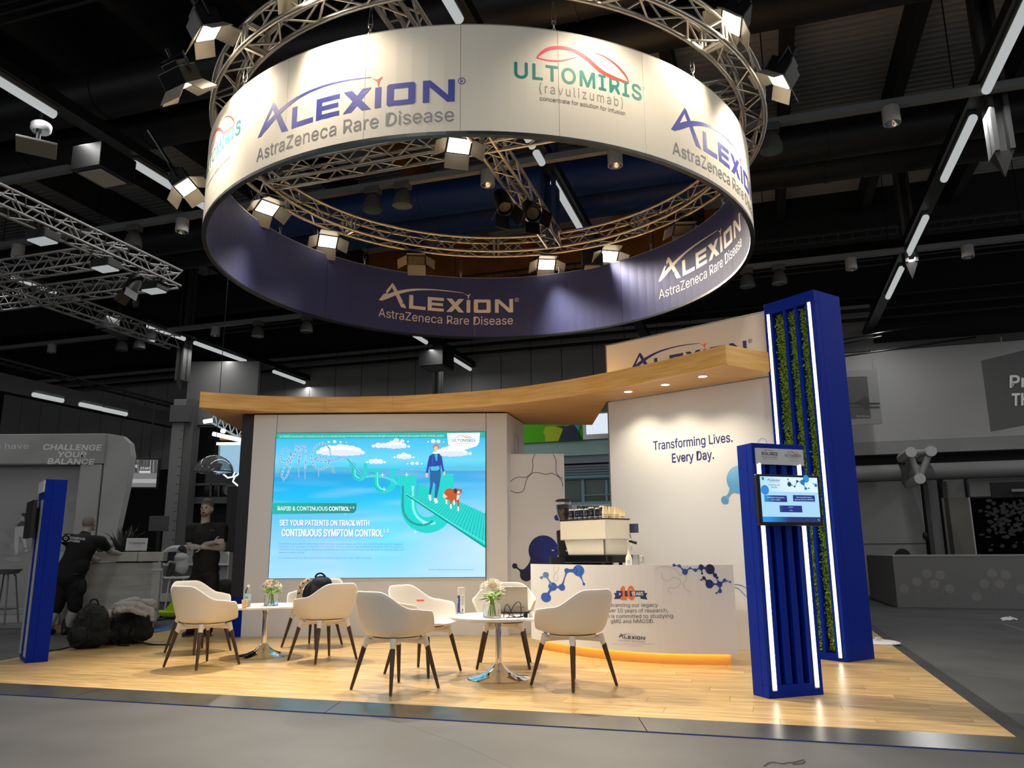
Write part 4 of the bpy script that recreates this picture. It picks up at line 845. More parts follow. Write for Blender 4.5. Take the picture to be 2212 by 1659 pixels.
for i in range(5):
    seg_ = FRs[cut[i]:cut[i+1]+1]; vs = []; mb = MB(co); n = len(seg_)
    for j, p in enumerate(seg_):
        a2 = seg_[max(j-1, 0)]; b2 = seg_[min(j+1, n-1)]; d = Vector((b2[0]-a2[0], b2[1]-a2[1], 0)).normalized(); nn = Vector((d.y, -d.x, 0)); P = Vector((p[0], p[1], 0)) + (d*0.001 if j == 0 else -d*0.001 if j == n-1 else d*0)
        for q in (P, P-nn*0.025): vs += [q+Vector((0, 0, CZ)), q+Vector((0, 0, CZ+0.21))]
    fs = [(0, 1, 3, 2), (4*n-4, 4*n-2, 4*n-1, 4*n-3)]
    for j in range(n-1): b2 = 4*j; fs += [(b2, b2+4, b2+5, b2+1), (b2+2, b2+3, b2+7, b2+6), (b2+1, b2+5, b2+7, b2+3), (b2, b2+2, b2+6, b2+4)]
    mb.add(vs, fs); mb.build('fascia_board', oak, cn)
for P, Q, nm in (((2.23, 7.95), (2.79, 8.30), 'end_board'), ((-4.28, 12.4), (-4.12, 10.19), 'end_board')):
    P, Q = Vector((*P, 0)), Vector((*Q, 0)); d = (Q-P).normalized(); nn = Vector((-d.y, d.x, 0))*0.025; mb = MB(co)
    mb.prism([tuple((P)[:2]), tuple(Q[:2]), tuple((Q+nn)[:2]), tuple((P+nn)[:2])], CZ, CZ+0.21); mb.build(nm, oak, cn)
dlm = mat('downlight_glow', '#fff3da', emit=14)
for (x, y) in ((1357, 846), (1437, 831), (1518, 813)):
    p = atz(x, y, CZ); mb = MB(co); mb.lathe([(0.048, -0.004), (0.058, -0.004), (0.058, 0.002)], 24, p); o = mb.build('downlight_ring', mat('downlight_rim', '#e8dcc4', 0.4), cn, True)
    mb = MB(co); mb.lathe([(0.048, -0.002), (0.0, -0.002)], 24, p); mb.build('downlight_lens', dlm, o).matrix_parent_inverse = Matrix.Identity(4)
    lamp('downlight_lamp', 'SPOT', p-Vector((0, 0, 0.03)), p-Vector((-0.02, -0.05, 3)), 46, (1, 0.86, 0.62), 0.04, None, 120, 0.9)
# ---- reception counter
CP = [(0.20, 9.35), (0.31, 9.07), (0.67, 8.50), (0.94, 8.21), (1.3, 7.95), (1.67, 7.82), (2.11, 7.76)]; CPs = catmull(CP, 5)
ct = thing('reception_counter', 'curved white reception counter with molecule print, lit orange along its base', 'counter', (1.3, 8.4, 0)); cto = Vector((1.3, 8.4, 0))
BK = [(2.18, 8.35), (1.35, 8.9), (0.75, 9.65)]
def inset(pts, d): 
    out = []
    for j, p in enumerate(pts):
        a2 = pts[max(j-1, 0)]; b2 = pts[min(j+1, len(pts)-1)]; v = Vector((b2[0]-a2[0], b2[1]-a2[1])).normalized(); out.append((p[0]-v.y*d, p[1]+v.x*d))
    return out
vs = []; mb = MB(cto); q = inset(CPs, 0.03); n = len(CPs)
for p, r in zip(CPs, q): vs += [(p[0], p[1], 0.10), (p[0], p[1], 0.922), (r[0], r[1], 0.10), (r[0], r[1], 0.922)]
fs = [(0, 1, 3, 2), (4*n-4, 4*n-2, 4*n-1, 4*n-3)]
for j in range(n-1): b2 = 4*j; fs += [(b2, b2+4, b2+5, b2+1), (b2+2, b2+3, b2+7, b2+6), (b2+1, b2+5, b2+7, b2+3), (b2, b2+2, b2+6, b2+4)]
mb.add(vs, fs); mb.build('front_panel', white_lam, ct)
mb = MB(cto); mb.prism(inset(CPs, 0.032)+BK, 0.86, 0.90); mb.build('worktop', white_lam, ct)
pl = inset(CPs, 0.07)[2:]; pl[-1] = (2.05, 7.85)
mb = MB(cto); mb.prism(pl+BK, 0.0, 0.125); mb.build('plinth', mat('plinth_oak', '#e0b468', 0.35), ct)
mb = MB(cto); mb.prism(inset(CPs, 0.14)[2:-1]+[(2.0, 7.95)]+[(2.05, 8.3), (1.3, 8.85), (0.8, 9.6)], 0.125, 0.86); mb.build('carcass', white_lam, ct)
mb = MB(cto); mb.tube([(p[0], p[1], 0.118) for p in inset(CPs, 0.045)[2:-1]]+[(2.06, 7.82, 0.118)], 0.007, 6); mb.build('amber_light_strip', mat('amber_glow', '#ffbe58', emit=17), ct)
A_len = [0]
for j in range(1, n): A_len.append(A_len[-1]+hypot(CPs[j][0]-CPs[j-1][0], CPs[j][1]-CPs[j-1][1]))
def cmap(x, y, z):
    x = min(max(x, 0), A_len[-1]-1e-4); j = max(i for i in range(n) if A_len[i] <= x); j = min(j, n-2); t = (x-A_len[j])/(A_len[j+1]-A_len[j])
    p = Vector(CPs[j]).lerp(Vector(CPs[j+1]), t); d = (Vector(CPs[j+1])-Vector(CPs[j])).normalized(); return Vector((p.x+d.y*z, p.y-d.x*z, y))
def cp(x, y):      # where a line of sight meets the curved front
    best = None; r = ray(x, y)
    for j in range(n-1):
        P = Vector(CPs[j]); Q = Vector(CPs[j+1]); e = Q-P; d = Vector((r.x, r.y)); den = d.x*(-e.y)+d.y*e.x
        if abs(den) < 1e-9: continue
        t = (P.x*(-e.y)+P.y*e.x)/den; s = (d.y*P.x-d.x*P.y)/(-den) if False else ((d*t-P).dot(e)/e.dot(e))
        if -0.01 <= s <= 1.01 and t > 0 and (best is None or t < best[0]): best = (t, A_len[j]+s*(A_len[j+1]-A_len[j]), CAMH+r.z*t)
    if best is None: return (0.0, 0.5)
    return best[1], best[2]
A = Art(cmap, 0.0012)
zq = lambda X, Y: cp(1040+X*0.36166, 860+Y*0.36166)
def zk(X, Y, R_, c_, w_=1.0): p = zq(X, Y); e = zq(X+10, Y); kx = max(abs(e[0]-p[0])/10, 0.0013); A.circle(p[0], p[1], R_*kx, c_, R_*0.36166*8.0/1700, 22); return p, R_*0.0016
B1_, B2_, B3_, BK_ = '#1d62c0', '#2a57b4', '#5d7fae', '#15204e'
def chain(items, lines):
    n_ = [zk(*it) for it in items]
    for i, j, w_ in lines: A.neck(n_[i][0], n_[i][1], n_[j][0], n_[j][1], items[j][3], w_)
chain([(580, 1030, 34, B1_), (510, 1030, 15, B2_), (480, 1130, 20, B2_), (425, 1125, 26, B2_), (385, 1055, 18, B3_), (358, 1072, 9, B3_), (385, 1190, 30, B2_), (612, 1110, 8, B1_)], [(0, 1, .03), (1, 2, .014), (2, 3, .02), (3, 4, .02), (4, 5, .012), (3, 6, .03), (0, 7, .012)])
A.build('left_molecule_print', ct, cto, maxlen=0.15); A = Art(cmap, 0.0012); zk(385, 1395, 14, B1_); A.build('blue_dot_print', ct, cto, maxlen=0.15)
A = Art(cmap, 0.0012)
chain([(1365, 1022, 28, BK_), (1312, 1010, 16, '#22336e'), (1278, 1028, 10, B2_), (1245, 1015, 6, B2_), (1216, 1038, 17, '#2b52a4'), (1182, 1002, 9, B2_), (1150, 998, 9, B2_), (1318, 1048, 6, BK_), (1395, 1058, 12, BK_), (1410, 1072, 6, BK_), (1362, 1110, 24, '#1c2c70'), (1328, 1074, 10, BK_), (1312, 1086, 5, BK_), (1422, 1112, 16, '#22398a'), (1452, 1088, 10, '#2a4aa0'), (1486, 1098, 6, '#3c6ab8'), (1425, 1152, 11, '#2a4aa0'), (1402, 1165, 5, B2_)],
      [(0, 1, .02), (1, 2, .012), (2, 3, .008), (3, 4, .01), (4, 5, .012), (5, 6, .01), (1, 7, .008), (0, 8, .015), (8, 9, .01), (8, 13, .008), (10, 11, .014), (11, 12, .008), (10, 13, .014), (13, 14, .012), (14, 15, .008), (13, 16, .012), (16, 17, .008)])
A.build('right_molecule_print', ct, cto, maxlen=0.15)
A = Art(cmap, 0.0012)
for c_, pts in (('#b4aca6', [(1040, 1025), (1060, 1010), (1100, 1005), (1150, 1020), (1172, 1040), (1190, 1060), (1200, 1040), (1235, 1000)]), ('#b4aca6', [(1075, 1040), (1085, 1080), (1120, 1090), (1150, 1070), (1190, 1090), (1180, 1120), (1150, 1135), (1125, 1130), (1115, 1150), (1135, 1168)]), ('#b4aca6', [(1215, 1050), (1225, 1080), (1205, 1110), (1220, 1140), (1250, 1160)]), ('#b4aca6', [(440, 1000), (430, 1030), (455, 1060), (450, 1090), (430, 1080), (440, 1050), (462, 1020), (455, 1000)])): A.stroke([zq(*p) for p in catmull(pts, 5)], 0.004, c_); A.build('outline_print', ct, cto, maxlen=0.15); A = Art(cmap, 0.0012)
def ctext(s, x0, x1, y, h, c_, **k): a2 = zq(x0, y); b2 = zq(x1, y); A.text(s, a2[0], a2[1], h, c_, width=b2[0]-a2[0], slope=(b2[1]-a2[1])/(b2[0]-a2[0]), **k)
RB = '#1d3a7a'
def zp(pts, c_): A.poly([zq(*p) for p in pts], c_)
zp([(792, 1164), (835, 1164), (835, 1198), (792, 1200), (800, 1182)], '#16305f'); zp([(992, 1164), (950, 1164), (950, 1198), (992, 1203), (982, 1182)], '#16305f'); zp([(805, 1150), (975, 1150), (975, 1185), (805, 1185)], RB)
A.text('>', zq(822, 1178)[0], zq(822, 1178)[1], 0.035, '#f4f2ee', bold=0.03); ctext('10', 835, 914, 1200, 0.118, '#e8761e', bold=0.06); ctext('YEARS', 897, 966, 1178, 0.033, '#f4f2ee', bold=0.03)
TX = '#3c4656'; A.build('years_badge', ct, cto, maxlen=0.15); A = Art(cmap, 0.0012)
ctext('Advancing our legacy', 748, 1055, 1246, 0.036, TX); ctext('with over 10 years of research,', 690, 1115, 1278, 0.036, TX); ctext('Alexion is committed to studying', 672, 1145, 1311, 0.036, TX); ctext('gMG and NMOSD.', 774, 1033, 1343, 0.036, TX)
A.build('counter_text', ct, cto, maxlen=0.15); A = Art(cmap, 0.0012)
q1, q2 = zq(820, 1434), zq(977, 1434); logo(A, q1[0], q1[1], q2[0]-q1[0], '#15204e', '#9a9590'); ctext('gMG, generalized myasthenia gravis; NMOSD, neuromyelitis optica spectrum disorder. References available on request', 782, 1034, 1470, 0.006, '#777777'); ctext('Material for healthcare professionals', 880, 960, 1483, 0.006, '#777777')
A.build('company_wordmark', ct, cto, maxlen=0.15)
# ---------------------------------------------------------------- kiosks and tower
def kiosk_body(t, W, D, Hh, slots, leds, zb, zt, depth=0.09, blue_m=None, recess=None, led_m=None, led_z=None):
    bm_ = blue_m or blue
    mb = MB(); mb.box((0, depth, 0), (W, D, Hh)); mb.build('body', bm_, t, bevel=0.003)
    xs = [0] + [v for s in slots for v in s] + [W]
    for i in range(0, len(xs), 2):
        mb = MB(); mb.box((xs[i], 0, zb), (xs[i+1], depth-0.001, zt)); mb.build('slat', bm_, t, bevel=0.002)
    mb = MB(); mb.box((0, 0, 0), (W, depth-0.001, zb-0.001)); mb.build('base_board', bm_, t, bevel=0.002)
    mb = MB(); mb.box((0, 0, zt+0.001), (W, depth-0.001, Hh)); mb.build('top_board', bm_, t, bevel=0.002)
    for a, b in slots: mb = MB(); mb.box((a, depth-0.006, zb), (b, depth-0.002, zt)); mb.build('recess', recess or blue_d, t)
    for x in leds:
        for z0_, z1_ in (led_z or [(zb-0.03, zt)]):
            mb = MB(); mb.box((x-0.022, -0.006, z0_-0.01), (x+0.022, 0.0, z1_+0.01)); o = mb.build('led_profile', alu, t)
            mb = MB(); mb.tube([(x, -0.007, z0_), (x, -0.007, z1_)], 0.013, 8); mb.build('led_tube', led_m or led_w, o)
    return t
K0 = Vector((1.85, 6.06, 0)); kd = Vector((0.942, 0.335, 0)).normalized(); W = 0.485
kz = thing('info_kiosk', 'cobalt blue kiosk pillar with touch screen and two vertical light strips, nearest to the viewer', 'kiosk', K0, atan2(kd.y, kd.x))
kiosk_body(kz, W, 0.19, 1.87, [(W*a, W*b) for a, b in ((.235, .327), (.444, .54), (.648, .757))], (W*.104, W*.883), 0.09, 1.71, 0.07)
def kmon(t, arty=True):
    mb = MB(); mb.box((0.025, -0.016, 1.705), (0.47, -0.001, 1.83)); sg = mb.build('name_board', mat('board_white', '#cfd3d0', 0.4), t, bevel=0.001)
    mb = MB(); mb.box((-0.045, -0.10, 1.235), (0.535, -0.06, 1.62)); mo_ = mb.build('touch_monitor', black, t, bevel=0.006)
    mb = MB(); mb.box((0.15, -0.06, 1.35), (0.33, 0.0, 1.55)); mb.build('monitor_bracket', blackm, t)
    if not arty: return
    A = Art(lambda x, y, z: Vector((x, -0.0165-z, y)), 0.0006)
    A.text('SOLIRIS', 0.075, 1.778, 0.022, '#2c2d6e', width=0.15, bold=0.04); A.stroke([(0.085, 1.808, .001), (0.11, 1.815, .004), (0.15, 1.817, .004), (0.19, 1.809, .001)], .003, '#c8844a', smooth=4); A.text('(eculizumab)', 0.076, 1.758, 0.014, '#9a9da4', width=0.145); A.text('concentrate for solution for infusion', 0.08, 1.744, 0.006, '#8c8c8c', width=0.138)
    ulto(A, 0.295, 1.772, 0.15, '#1b7a7e', small=False); A.text('concentrate for solution for infusion', 0.325, 1.738, 0.006, '#8c8c8c', width=0.09); A.build('board_print', sg)
    sc = [t_ for t_ in [mo_]][0]; x0, x1, z0_, z1_ = -0.02, 0.51, 1.262, 1.602; w_, h_ = x1-x0, z1_-z0_
    A = Art(lambda x, y, z: Vector((x, -0.1005-z, y)), 0.0004); A.T = lambda u, v: (x0+u*w_, z0_+v*h_)
    A.rect(0, 0, 1, 1, '#a5d3f2'); A.grid(0, 0.665, 1, 1, 6, 6, lambda u, v: mixc(lin('#a9d8f4'), lin('#d4edfb'), min(1, max(0, (u+0.02)/0.5))))
    A.grid(0, 0, 1, 0.115, 14, 2, lambda u, v: mixc(lin('#0f8ee0'), lin('#1a2a62'), min(1, max(0, (u-0.1)/0.35)))); A.rect(0, 0.655, 1, 0.66, '#8bb2d4')
    for (a_, b_, c_, d_) in ((0.05, 0.44, 0.44, 0.585), (0.545, 0.46, 0.93, 0.60), (0.30, 0.215, 0.69, 0.365)):
        xm0, xm1 = x0+a_*w_, x0+c_*w_; A.grid(a_, b_, c_, d_, 10, 1, lambda u, v: mixc(lin('#12a0e6'), lin('#12267a'), min(1, max(0, (u-xm0)/(xm1-xm0)))))
    def tx(s, u, v, h, c_, wd, **k): A.T = lambda x, y: (x, y); A.text(s, x0+u*w_, z0_+v*h_, h*h_, c_, width=wd*w_, align='C', **k); A.T = lambda u_, v_: (x0+u_*w_, z0_+v_*h_)
    tx('Generalized Myasthenia', 0.245, 0.525, 0.028, '#bfe8fa', 0.30); tx('Gravis (gMG)', 0.245, 0.475, 0.028, '#bfe8fa', 0.15); tx('Neuromyelitis Optica', 0.738, 0.54, 0.028, '#bfe8fa', 0.27); tx('Spectrum Disorder (NMOSD)', 0.738, 0.49, 0.028, '#bfe8fa', 0.33); tx('SmPCs', 0.495, 0.315, 0.028, '#8fd4f2', 0.08); tx('APIs', 0.495, 0.245, 0.028, '#8fd4f2', 0.05)
    tx('Transforming Lives.', 0.235, 0.80, 0.03, '#24367a', 0.2, bold=0.02); tx('Every Day.', 0.235, 0.75, 0.03, '#24367a', 0.105, bold=0.02)
    A.T = lambda x, y: (x, y); logo(A, x0+0.12*w_, z0_+0.90*h_, 0.215*w_, '#1d2450', '#7e90a8')
    asp = w_/h_
    def cc_(u, v, r_, c_): A.T = lambda x, y: (x, y); A.circle(x0+u*w_, z0_+v*h_, r_*w_, c_, n=20); return (x0+u*w_, z0_+v*h_), r_*w_
    def ch(a_, b_, c_): A.neck(a_[0], a_[1], b_[0], b_[1], c_)
    n1_ = cc_(.50, .84, .035, '#1d1c50'); n2_ = cc_(.48, .95, .01, '#1d1c50'); n3_ = cc_(.59, .79, .014, '#1d1c50'); n4_ = cc_(.64, .91, .02, '#1c4ca0'); n5_ = cc_(.735, .89, .04, '#1673c8'); n6_ = cc_(.80, .97, .055, '#1c8ad8'); n7_ = cc_(.78, .75, .022, '#1673c8'); n8_ = cc_(.84, .76, .012, '#1673c8'); n9_ = cc_(.965, .83, .026, '#1673c8'); n10 = cc_(.92, .87, .009, '#1c4ca0'); n11 = cc_(.05, .95, .022, '#1673c8'); n12 = cc_(.07, .70, .07, '#1c84d4')
    for p_, q_ in ((n1_, n2_), (n1_, n3_), (n3_, n4_), (n4_, n5_), (n5_, n6_), (n5_, n7_), (n7_, n8_), (n9_, n10)): ch(p_, q_, '#1c5cb0')
    A.ring(x0+0.965*w_, z0_+0.055*h_, 0.006, 0.0015, '#cfe0f0'); A.build('screen_image', mo_, m=MATS['screen_pixels'])
kmon(kz)
# the other kiosk at the left, turned away
K1 = Vector((-4.9, 8.29, 0)); wd_ = Vector((0.6, -0.8, 0)); K1o = K1-wd_*W
k1 = thing('info_kiosk', 'blue kiosk pillar at the left edge seen from its narrow side', 'kiosk', K1o, atan2(wd_.y, wd_.x)); 
kiosk_body(k1, W, 0.20, 1.84, [(W*a, W*b) for a, b in ((.235, .327), (.444, .54), (.648, .757))], (W*.104, W*.883), 0.09, 1.62, 0.07, led_m=mat('led_unlit', '#8f979c', .4)); kmon(k1, False)
# tall tower with moss strips
T0 = Vector((2.83, 8.46, 0)); T1 = Vector((3.19, 7.93, 0)); td = (T1-T0).normalized(); TW = (T1-T0).length
tw = thing('tall_blue_tower', 'tall cobalt blue tower with three moss strips and two long light strips', 'tower', T0, atan2(td.y, td.x))
moss_m = mat('moss_green', '#5f861a', 0.9, noise='#8cae20', nscale=40)
kiosk_body(tw, TW, 0.46, 3.75, [(TW*a, TW*b) for a, b in ((.15, .38), (.43, .60), (.65, .82))], (TW*.085, TW*.90), 0.07, 3.62, 0.085, recess=mat('moss_base', '#2c3a10', 0.9))
rm = random.Random(3)
for a, b in ((.15, .38), (.43, .60), (.65, .82)):
    mb = MB(); x0, x1 = TW*a+.006, TW*b-.006
    for k in range(5200):
        x, z = rm.uniform(x0, x1), rm.uniform(0.08, 3.60); y = 0.080-abs(rm.gauss(0, 0.022))-0.010*sin(z*23+x*60)*sin(z*9+a*20); y = max(y, 0.02); s = rm.uniform(0.007, 0.015); th, ph = rm.uniform(0, 2*pi), rm.uniform(-.9, .9)
        ax = Vector((cos(th), -abs(sin(ph))*0.6, sin(th))).normalized()*s; bx = Vector((-sin(th), -0.5, cos(th))).normalized()*s*0.7; c = Vector((x, y, z))
        mb.add([c-ax, c+bx, c+ax, c-bx], [(0, 1, 2, 3)])
    tag(mb.build('moss', moss_m, tw), kind='stuff')
t = thing('round_floor_plate', 'white round base plate on the wooden floor just right of the blue tower', 'base plate', (4.22, 9.55, 0)); mb = MB(); mb.lathe([(0, 0.025), (0.2, 0.022), (0.24, 0.008), (0.24, 0), (0, 0)], 40); mb.lathe([(0.03, 0.02), (0.03, 0.06), (0, 0.06)], 16); mb.build('plate', white_lam, t, True)
# ---------------------------------------------------------------- chairs
def shell_mesh():
    NA, NR = 56, 13; vs = []; fs = []
    def ss(a, b, x): t = min(max((x-a)/(b-a), 0), 1); return t*t*(3-2*t)
    for j in range(NR+1):
        s = j/NR
        for i in range(NA):
            t = -180+360*i/NA; a = abs(t)
            h = 0.765 - 0.135*ss(24, 72, a) - 0.02*ss(72, 108, a) - 0.165*ss(112, 138, a) - 0.015*ss(138, 180, a)
            sx, sy = sin(radians(t)), -cos(radians(t))
            Rx, Ry = 0.305, (0.30 if sy < 0 else 0.265); e = 2.6
            R = 1/((abs(sx)/Rx)**e+(abs(sy)/Ry)**e)**(1/e)
            f = ss(112, 140, a)
            if s < 0.5: q = s/0.5; r = R*0.66*q; z = 0.405+0.012*q*q - 0.012*(1-q)*0
            else:
                q = (s-0.5)/0.5; r = R*(0.66+0.34*(q**0.72)); z = 0.417+(h-0.417)*(q**1.45 if f < 0.5 else q**1.2)
            vs.append((r*sx, r*sy, z))
    for j in range(NR):
        for i in range(NA):
            if j == 0: fs.append((i, (i+1) % NA, NA+(i+1) % NA, NA+i)) if False else None
            fs.append((j*NA+i, j*NA+(i+1) % NA, (j+1)*NA+(i+1) % NA, (j+1)*NA+i))
    bm = bmesh.new(); bvs = [bm.verts.new(v) for v in vs]
    for f in fs: 
        if f: bm.faces.new([bvs[k] for k in f])
    bmesh.ops.remove_doubles(bm, verts=bm.verts, dist=1e-5); bmesh.ops.recalc_face_normals(bm, faces=bm.faces)
    me = bpy.data.meshes.new('seat_shell'); bm.to_mesh(me); bm.free()
    for p in me.polygons: p.use_smooth = True
    me.materials.append(chair_pl); return me
ch0 = thing('tub_chair', '', 'chair', (0, 0, 0)); so_ = link('seat_shell', shell_mesh(), ch0)
m_ = so_.modifiers.new('solid', 'SOLIDIFY'); m_.thickness = 0.014; m_.offset = 0; m_ = so_.modifiers.new('sub', 'SUBSURF'); m_.levels = 1; m_.render_levels = 1
mb = MB(); mb.prism([(cos(a)*0.19*(1 if k % 2 else 1), sin(a)*0.19) for k, a in enumerate([2*pi*q/24 for q in range(24)])], 0.385, 0.402)
for sx in (-1, 1):
    for sy in (-1, 1): mb.tube([(0, 0, 0.385), (sx*0.10, sy*0.10, 0.375), (sx*0.165, sy*0.165, 0.362)], [0.03, 0.028, 0.024], 10); mb.tube([(sx*0.158, sy*0.158, 0.40), (sx*0.178, sy*0.178, 0.315)], [0.027, 0.019], 12)
mb.build('under_frame', chair_pl, ch0, True)
for sx in (-1, 1):
    for sy in (-1, 1):
        mb = MB(); mb.tube([(sx*0.170, sy*0.170, 0.35), (sx*0.178, sy*0.178, 0.32), (sx*0.243, sy*0.243, 0.006)], [0.016, 0.0205, 0.0115], 12); lg = mb.build('leg', walnut, ch0, True)
        mb = MB(); mb.tube([(sx*0.243, sy*0.243, 0.007), (sx*0.2443, sy*0.2443, 0.0)], 0.010, 10); mb.build('foot_glide', mat('glide_grey', '#77736c', 0.5), lg)
CH = [((-3.02, 8.01), 58, 'cream tub chair nearest on the left, back to the viewer beside the first round table'), ((-3.50, 9.14), -31, 'cream tub chair hidden behind the nearest left chair'), ((-1.94, 8.38), 137, 'cream tub chair right of the left table, back turned, before the backpack chair'),
      ((-2.35, 9.60), -115, 'cream tub chair holding the navy backpack against the display wall'), ((-0.945, 6.6), 48, 'cream tub chair nearest the viewer, back turned, left of the middle table'), ((-0.82, 7.48), -31, 'cream tub chair behind the middle front chair, its bright inside showing'),
      ((-0.09, 7.85), -92, 'cream tub chair behind the laptop, facing the viewer'), ((0.48, 6.70), 130, 'cream tub chair in front of the reception counter')]
first = True
for (x, y), ang, lab in CH:
    t = ch0 if first else copy_tree(ch0); first = False
    t.location = (x, y, 0); t.rotation_euler = (0, 0, radians(ang-90)); t['label'] = lab; t['group'] = 'cream tub chairs around the two tables'
    if False: pass
# ---------------------------------------------------------------- tables
TZ = 0.52
def table():
    t = thing('round_table', '', 'table', (0, 0, 0), 0, 'round pedestal tables')
    mb = MB(); mb.lathe([(0, TZ), (0.415, TZ), (0.422, TZ-0.004), (0.422, TZ-0.02), (0.405, TZ-0.028), (0, TZ-0.028)], 56); mb.build('table_top', mat('table_white', '#dcd8d2', 0.3), t, True)
    mb = MB(); mb.lathe([(0.028, 0.10), (0.028, TZ-0.05)], 24); mb.lathe([(0.034, TZ-0.09), (0.034, TZ-0.028)], 24); mb.build('column', chrome, t, True)
    mb = MB(); mb.box((-0.11, -0.02, TZ-0.034), (0.11, 0.02, TZ-0.028)); mb.box((-0.02, -0.11, TZ-0.034), (0.02, 0.11, TZ-0.028)); mb.build('top_bracket', chrome, t)
    mb = MB(); mb.lathe([(0.268, 0.0), (0.270, 0.006), (0.255, 0.014), (0.17, 0.032), (0.10, 0.062), (0.055, 0.10), (0.036, 0.125), (0.028, 0.13)], 56); mb.build('trumpet_base', chrome, t, True); return t
t1 = table(); t1.location = (-2.65, 8.74, 0); t1['label'] = 'white round pedestal table at left with water bottle and small bouquet'
t2 = copy_tree(t1); t2.location = (-0.13, 7.09, 0); t2['label'] = 'white round pedestal table in the middle with laptop, flowers and spray can'
# ---------------------------------------------------------------- things on the tables
leafm = mat('leaf_green', '#7fb522', 0.5, noise='#a4d236', nscale=12); leafd = mat('leaf_dark', '#4f8020', 0.5); stemm = mat('stem_green', '#7fa62c', 0.5); cream = mat('rose_cream', '#fff4de', 0.6); petal = mat('petal_white', '#f2ebdd', 0.6); bud = mat('bud_brown_white', '#b5aa98', 0.7)
def leaf(mb, base, d, L, w_, curl=0.3):
    d = Vector(d).normalized(); s = d.cross(Vector((0, 0, 1))); s = s.normalized() if s.length > .01 else Vector((1, 0, 0)); n = s.cross(d); P = []
    for k in range(5): q = k/4; ww = w_*sin(pi*min(q*0.9+0.06, 1))*.5; c = Vector(base)+d*L*q-n*curl*L*q*q*-1*-1; P += [c-s*ww, c+n*ww*0.25, c+s*ww]
    fs = []
    for k in range(4):
        for j in range(2): fs.append((3*k+j, 3*k+j+1, 3*k+4+j, 3*k+3+j))
    mb.add(P, fs)
def bouquet(loc, k, lab, vlab, seed, brownish, rose_dir, sc=1.0):
    r = random.Random(seed)
    v = thing('glass_vase', vlab, 'vase', loc); hh = 0.135*sc; rr = 0.075*sc
    mb = MB(); pr = [(rr*.96, 0), (rr, 0.006), (rr, hh*.72), (rr*.93, hh*.8), (rr*.66, hh*.88), (rr*.64, hh*.94), (rr*.72, hh), (rr*.68, hh), (rr*.60, hh*.94), (rr*.62, hh*.87), (rr*.89, hh*.79), (rr*.955, hh*.71), (rr*.955, .008), (0, .008), (0, 0), (rr*.96, 0)]; mb.lathe(pr, 40); mb.build('glass_jar', glass, v, True)
    b = thing('bouquet', lab, 'flowers', Vector(loc)+Vector((0, 0, 0.012))); top = Vector((0, 0, hh-0.012))
    for q in range(9):
        a = 2*pi*q/9+r.random(); p = Vector((cos(a), sin(a), 0)); mb = MB(); mb.tube([p*0.035*sc+Vector((0, 0, 0.004)), p*0.012+top*0.9, p*0.03*sc+top*1.35], 0.0035, 6); mb.build('stem', stemm, b, True)
    for q in range(34):
        a = 2*pi*q/34*5+r.random(); el = r.uniform(-0.15, 0.5); d = Vector((cos(a)*cos(el), sin(a)*cos(el), sin(el))); mb = MB(); leaf(mb, top+Vector((cos(a), sin(a), 0))*0.03*sc+Vector((0, 0, r.uniform(.0, .06)*sc)), d, r.uniform(.06, .105)*sc, r.uniform(.022, .04)*sc, r.uniform(0, .35)); mb.build('leaf', leafm if q % 3 else leafd, b)
    def flower(c, d, R_, m, n_, parentname):
        d = Vector(d).normalized(); mb = MB()
        for q in range(n_):
            a = 2*pi*q/n_+r.random()*.4; o = d.orthogonal().normalized(); s = d.cross(o); dd = (d*r.uniform(.8, 1.3)+o*cos(a)+s*sin(a)).normalized(); leaf(mb, c, dd, R_, R_*.55, -.3)
        mb.build(parentname, m, b)
    if brownish:
        for q in range(46):
            a = r.uniform(0, 2*pi); el = r.uniform(.25, 1.5); d = Vector((cos(a)*cos(el), sin(a)*cos(el), sin(el)*.85)); c = top+Vector((0, 0, .035))+d*0.095*sc; flower(c, d, 0.026*sc, (petal, bud)[q % 2], 7, 'small_blossom')
    else:
        for a, el, R_ in ((2.2, 1.15, .05), (1.2, 1.25, .05), (3.0, .8, .045), (0.2, .95, .05), (3.6, .6, .045), (4.3, .35, .04), (5.4, .35, .04), (2.7, .35, .04), (0.6, .5, .045), (1.7, .8, .045), (-.3, .4, .04), (4.9, .3, .035)):
            d = Vector((cos(a)*cos(el), sin(a)*cos(el), sin(el))); flower(top+Vector((0, 0, .05))+d*0.085*sc, d, R_*sc, petal, 6, 'alstroemeria')
        for q in range(26): a = r.uniform(0, 2*pi); el = r.uniform(0, .9); d = Vector((cos(a)*cos(el), sin(a)*cos(el), sin(el))); mb = MB(); mb.ball(top+Vector((0, 0, .04))+d*0.105*sc, .006, 6, 4); mb.build('small_blossom', petal, b)
    c = top+Vector((0, 0, 0.05))+Vector(rose_dir)*0.085*sc; mb = MB()
    for ring_, (rad, n_, hh_) in enumerate(((.036, 6, .03), (.027, 5, .036), (.017, 4, .04), (.008, 3, .042))):
        rad *= sc; d = Vector(rose_dir).normalized(); o = d.orthogonal().normalized(); s = d.cross(o)
        for q in range(n_):
            a0 = 2*pi*(q+.3*ring_)/n_; P = []
            for i in range(5):
                a = a0+(i-2)*0.42; e = o*cos(a)+s*sin(a)
                for j, (kr, kh) in enumerate(((.45, 0), (1, .45), (1.08, 1.0))): P.append(c+e*rad*kr+d*hh_*sc*kh)
            mb.add(P, [(i*3+j, (i+1)*3+j, (i+1)*3+j+1, i*3+j+1) for i in range(4) for j in range(2)])
    mb.build('rose', cream, b, True)
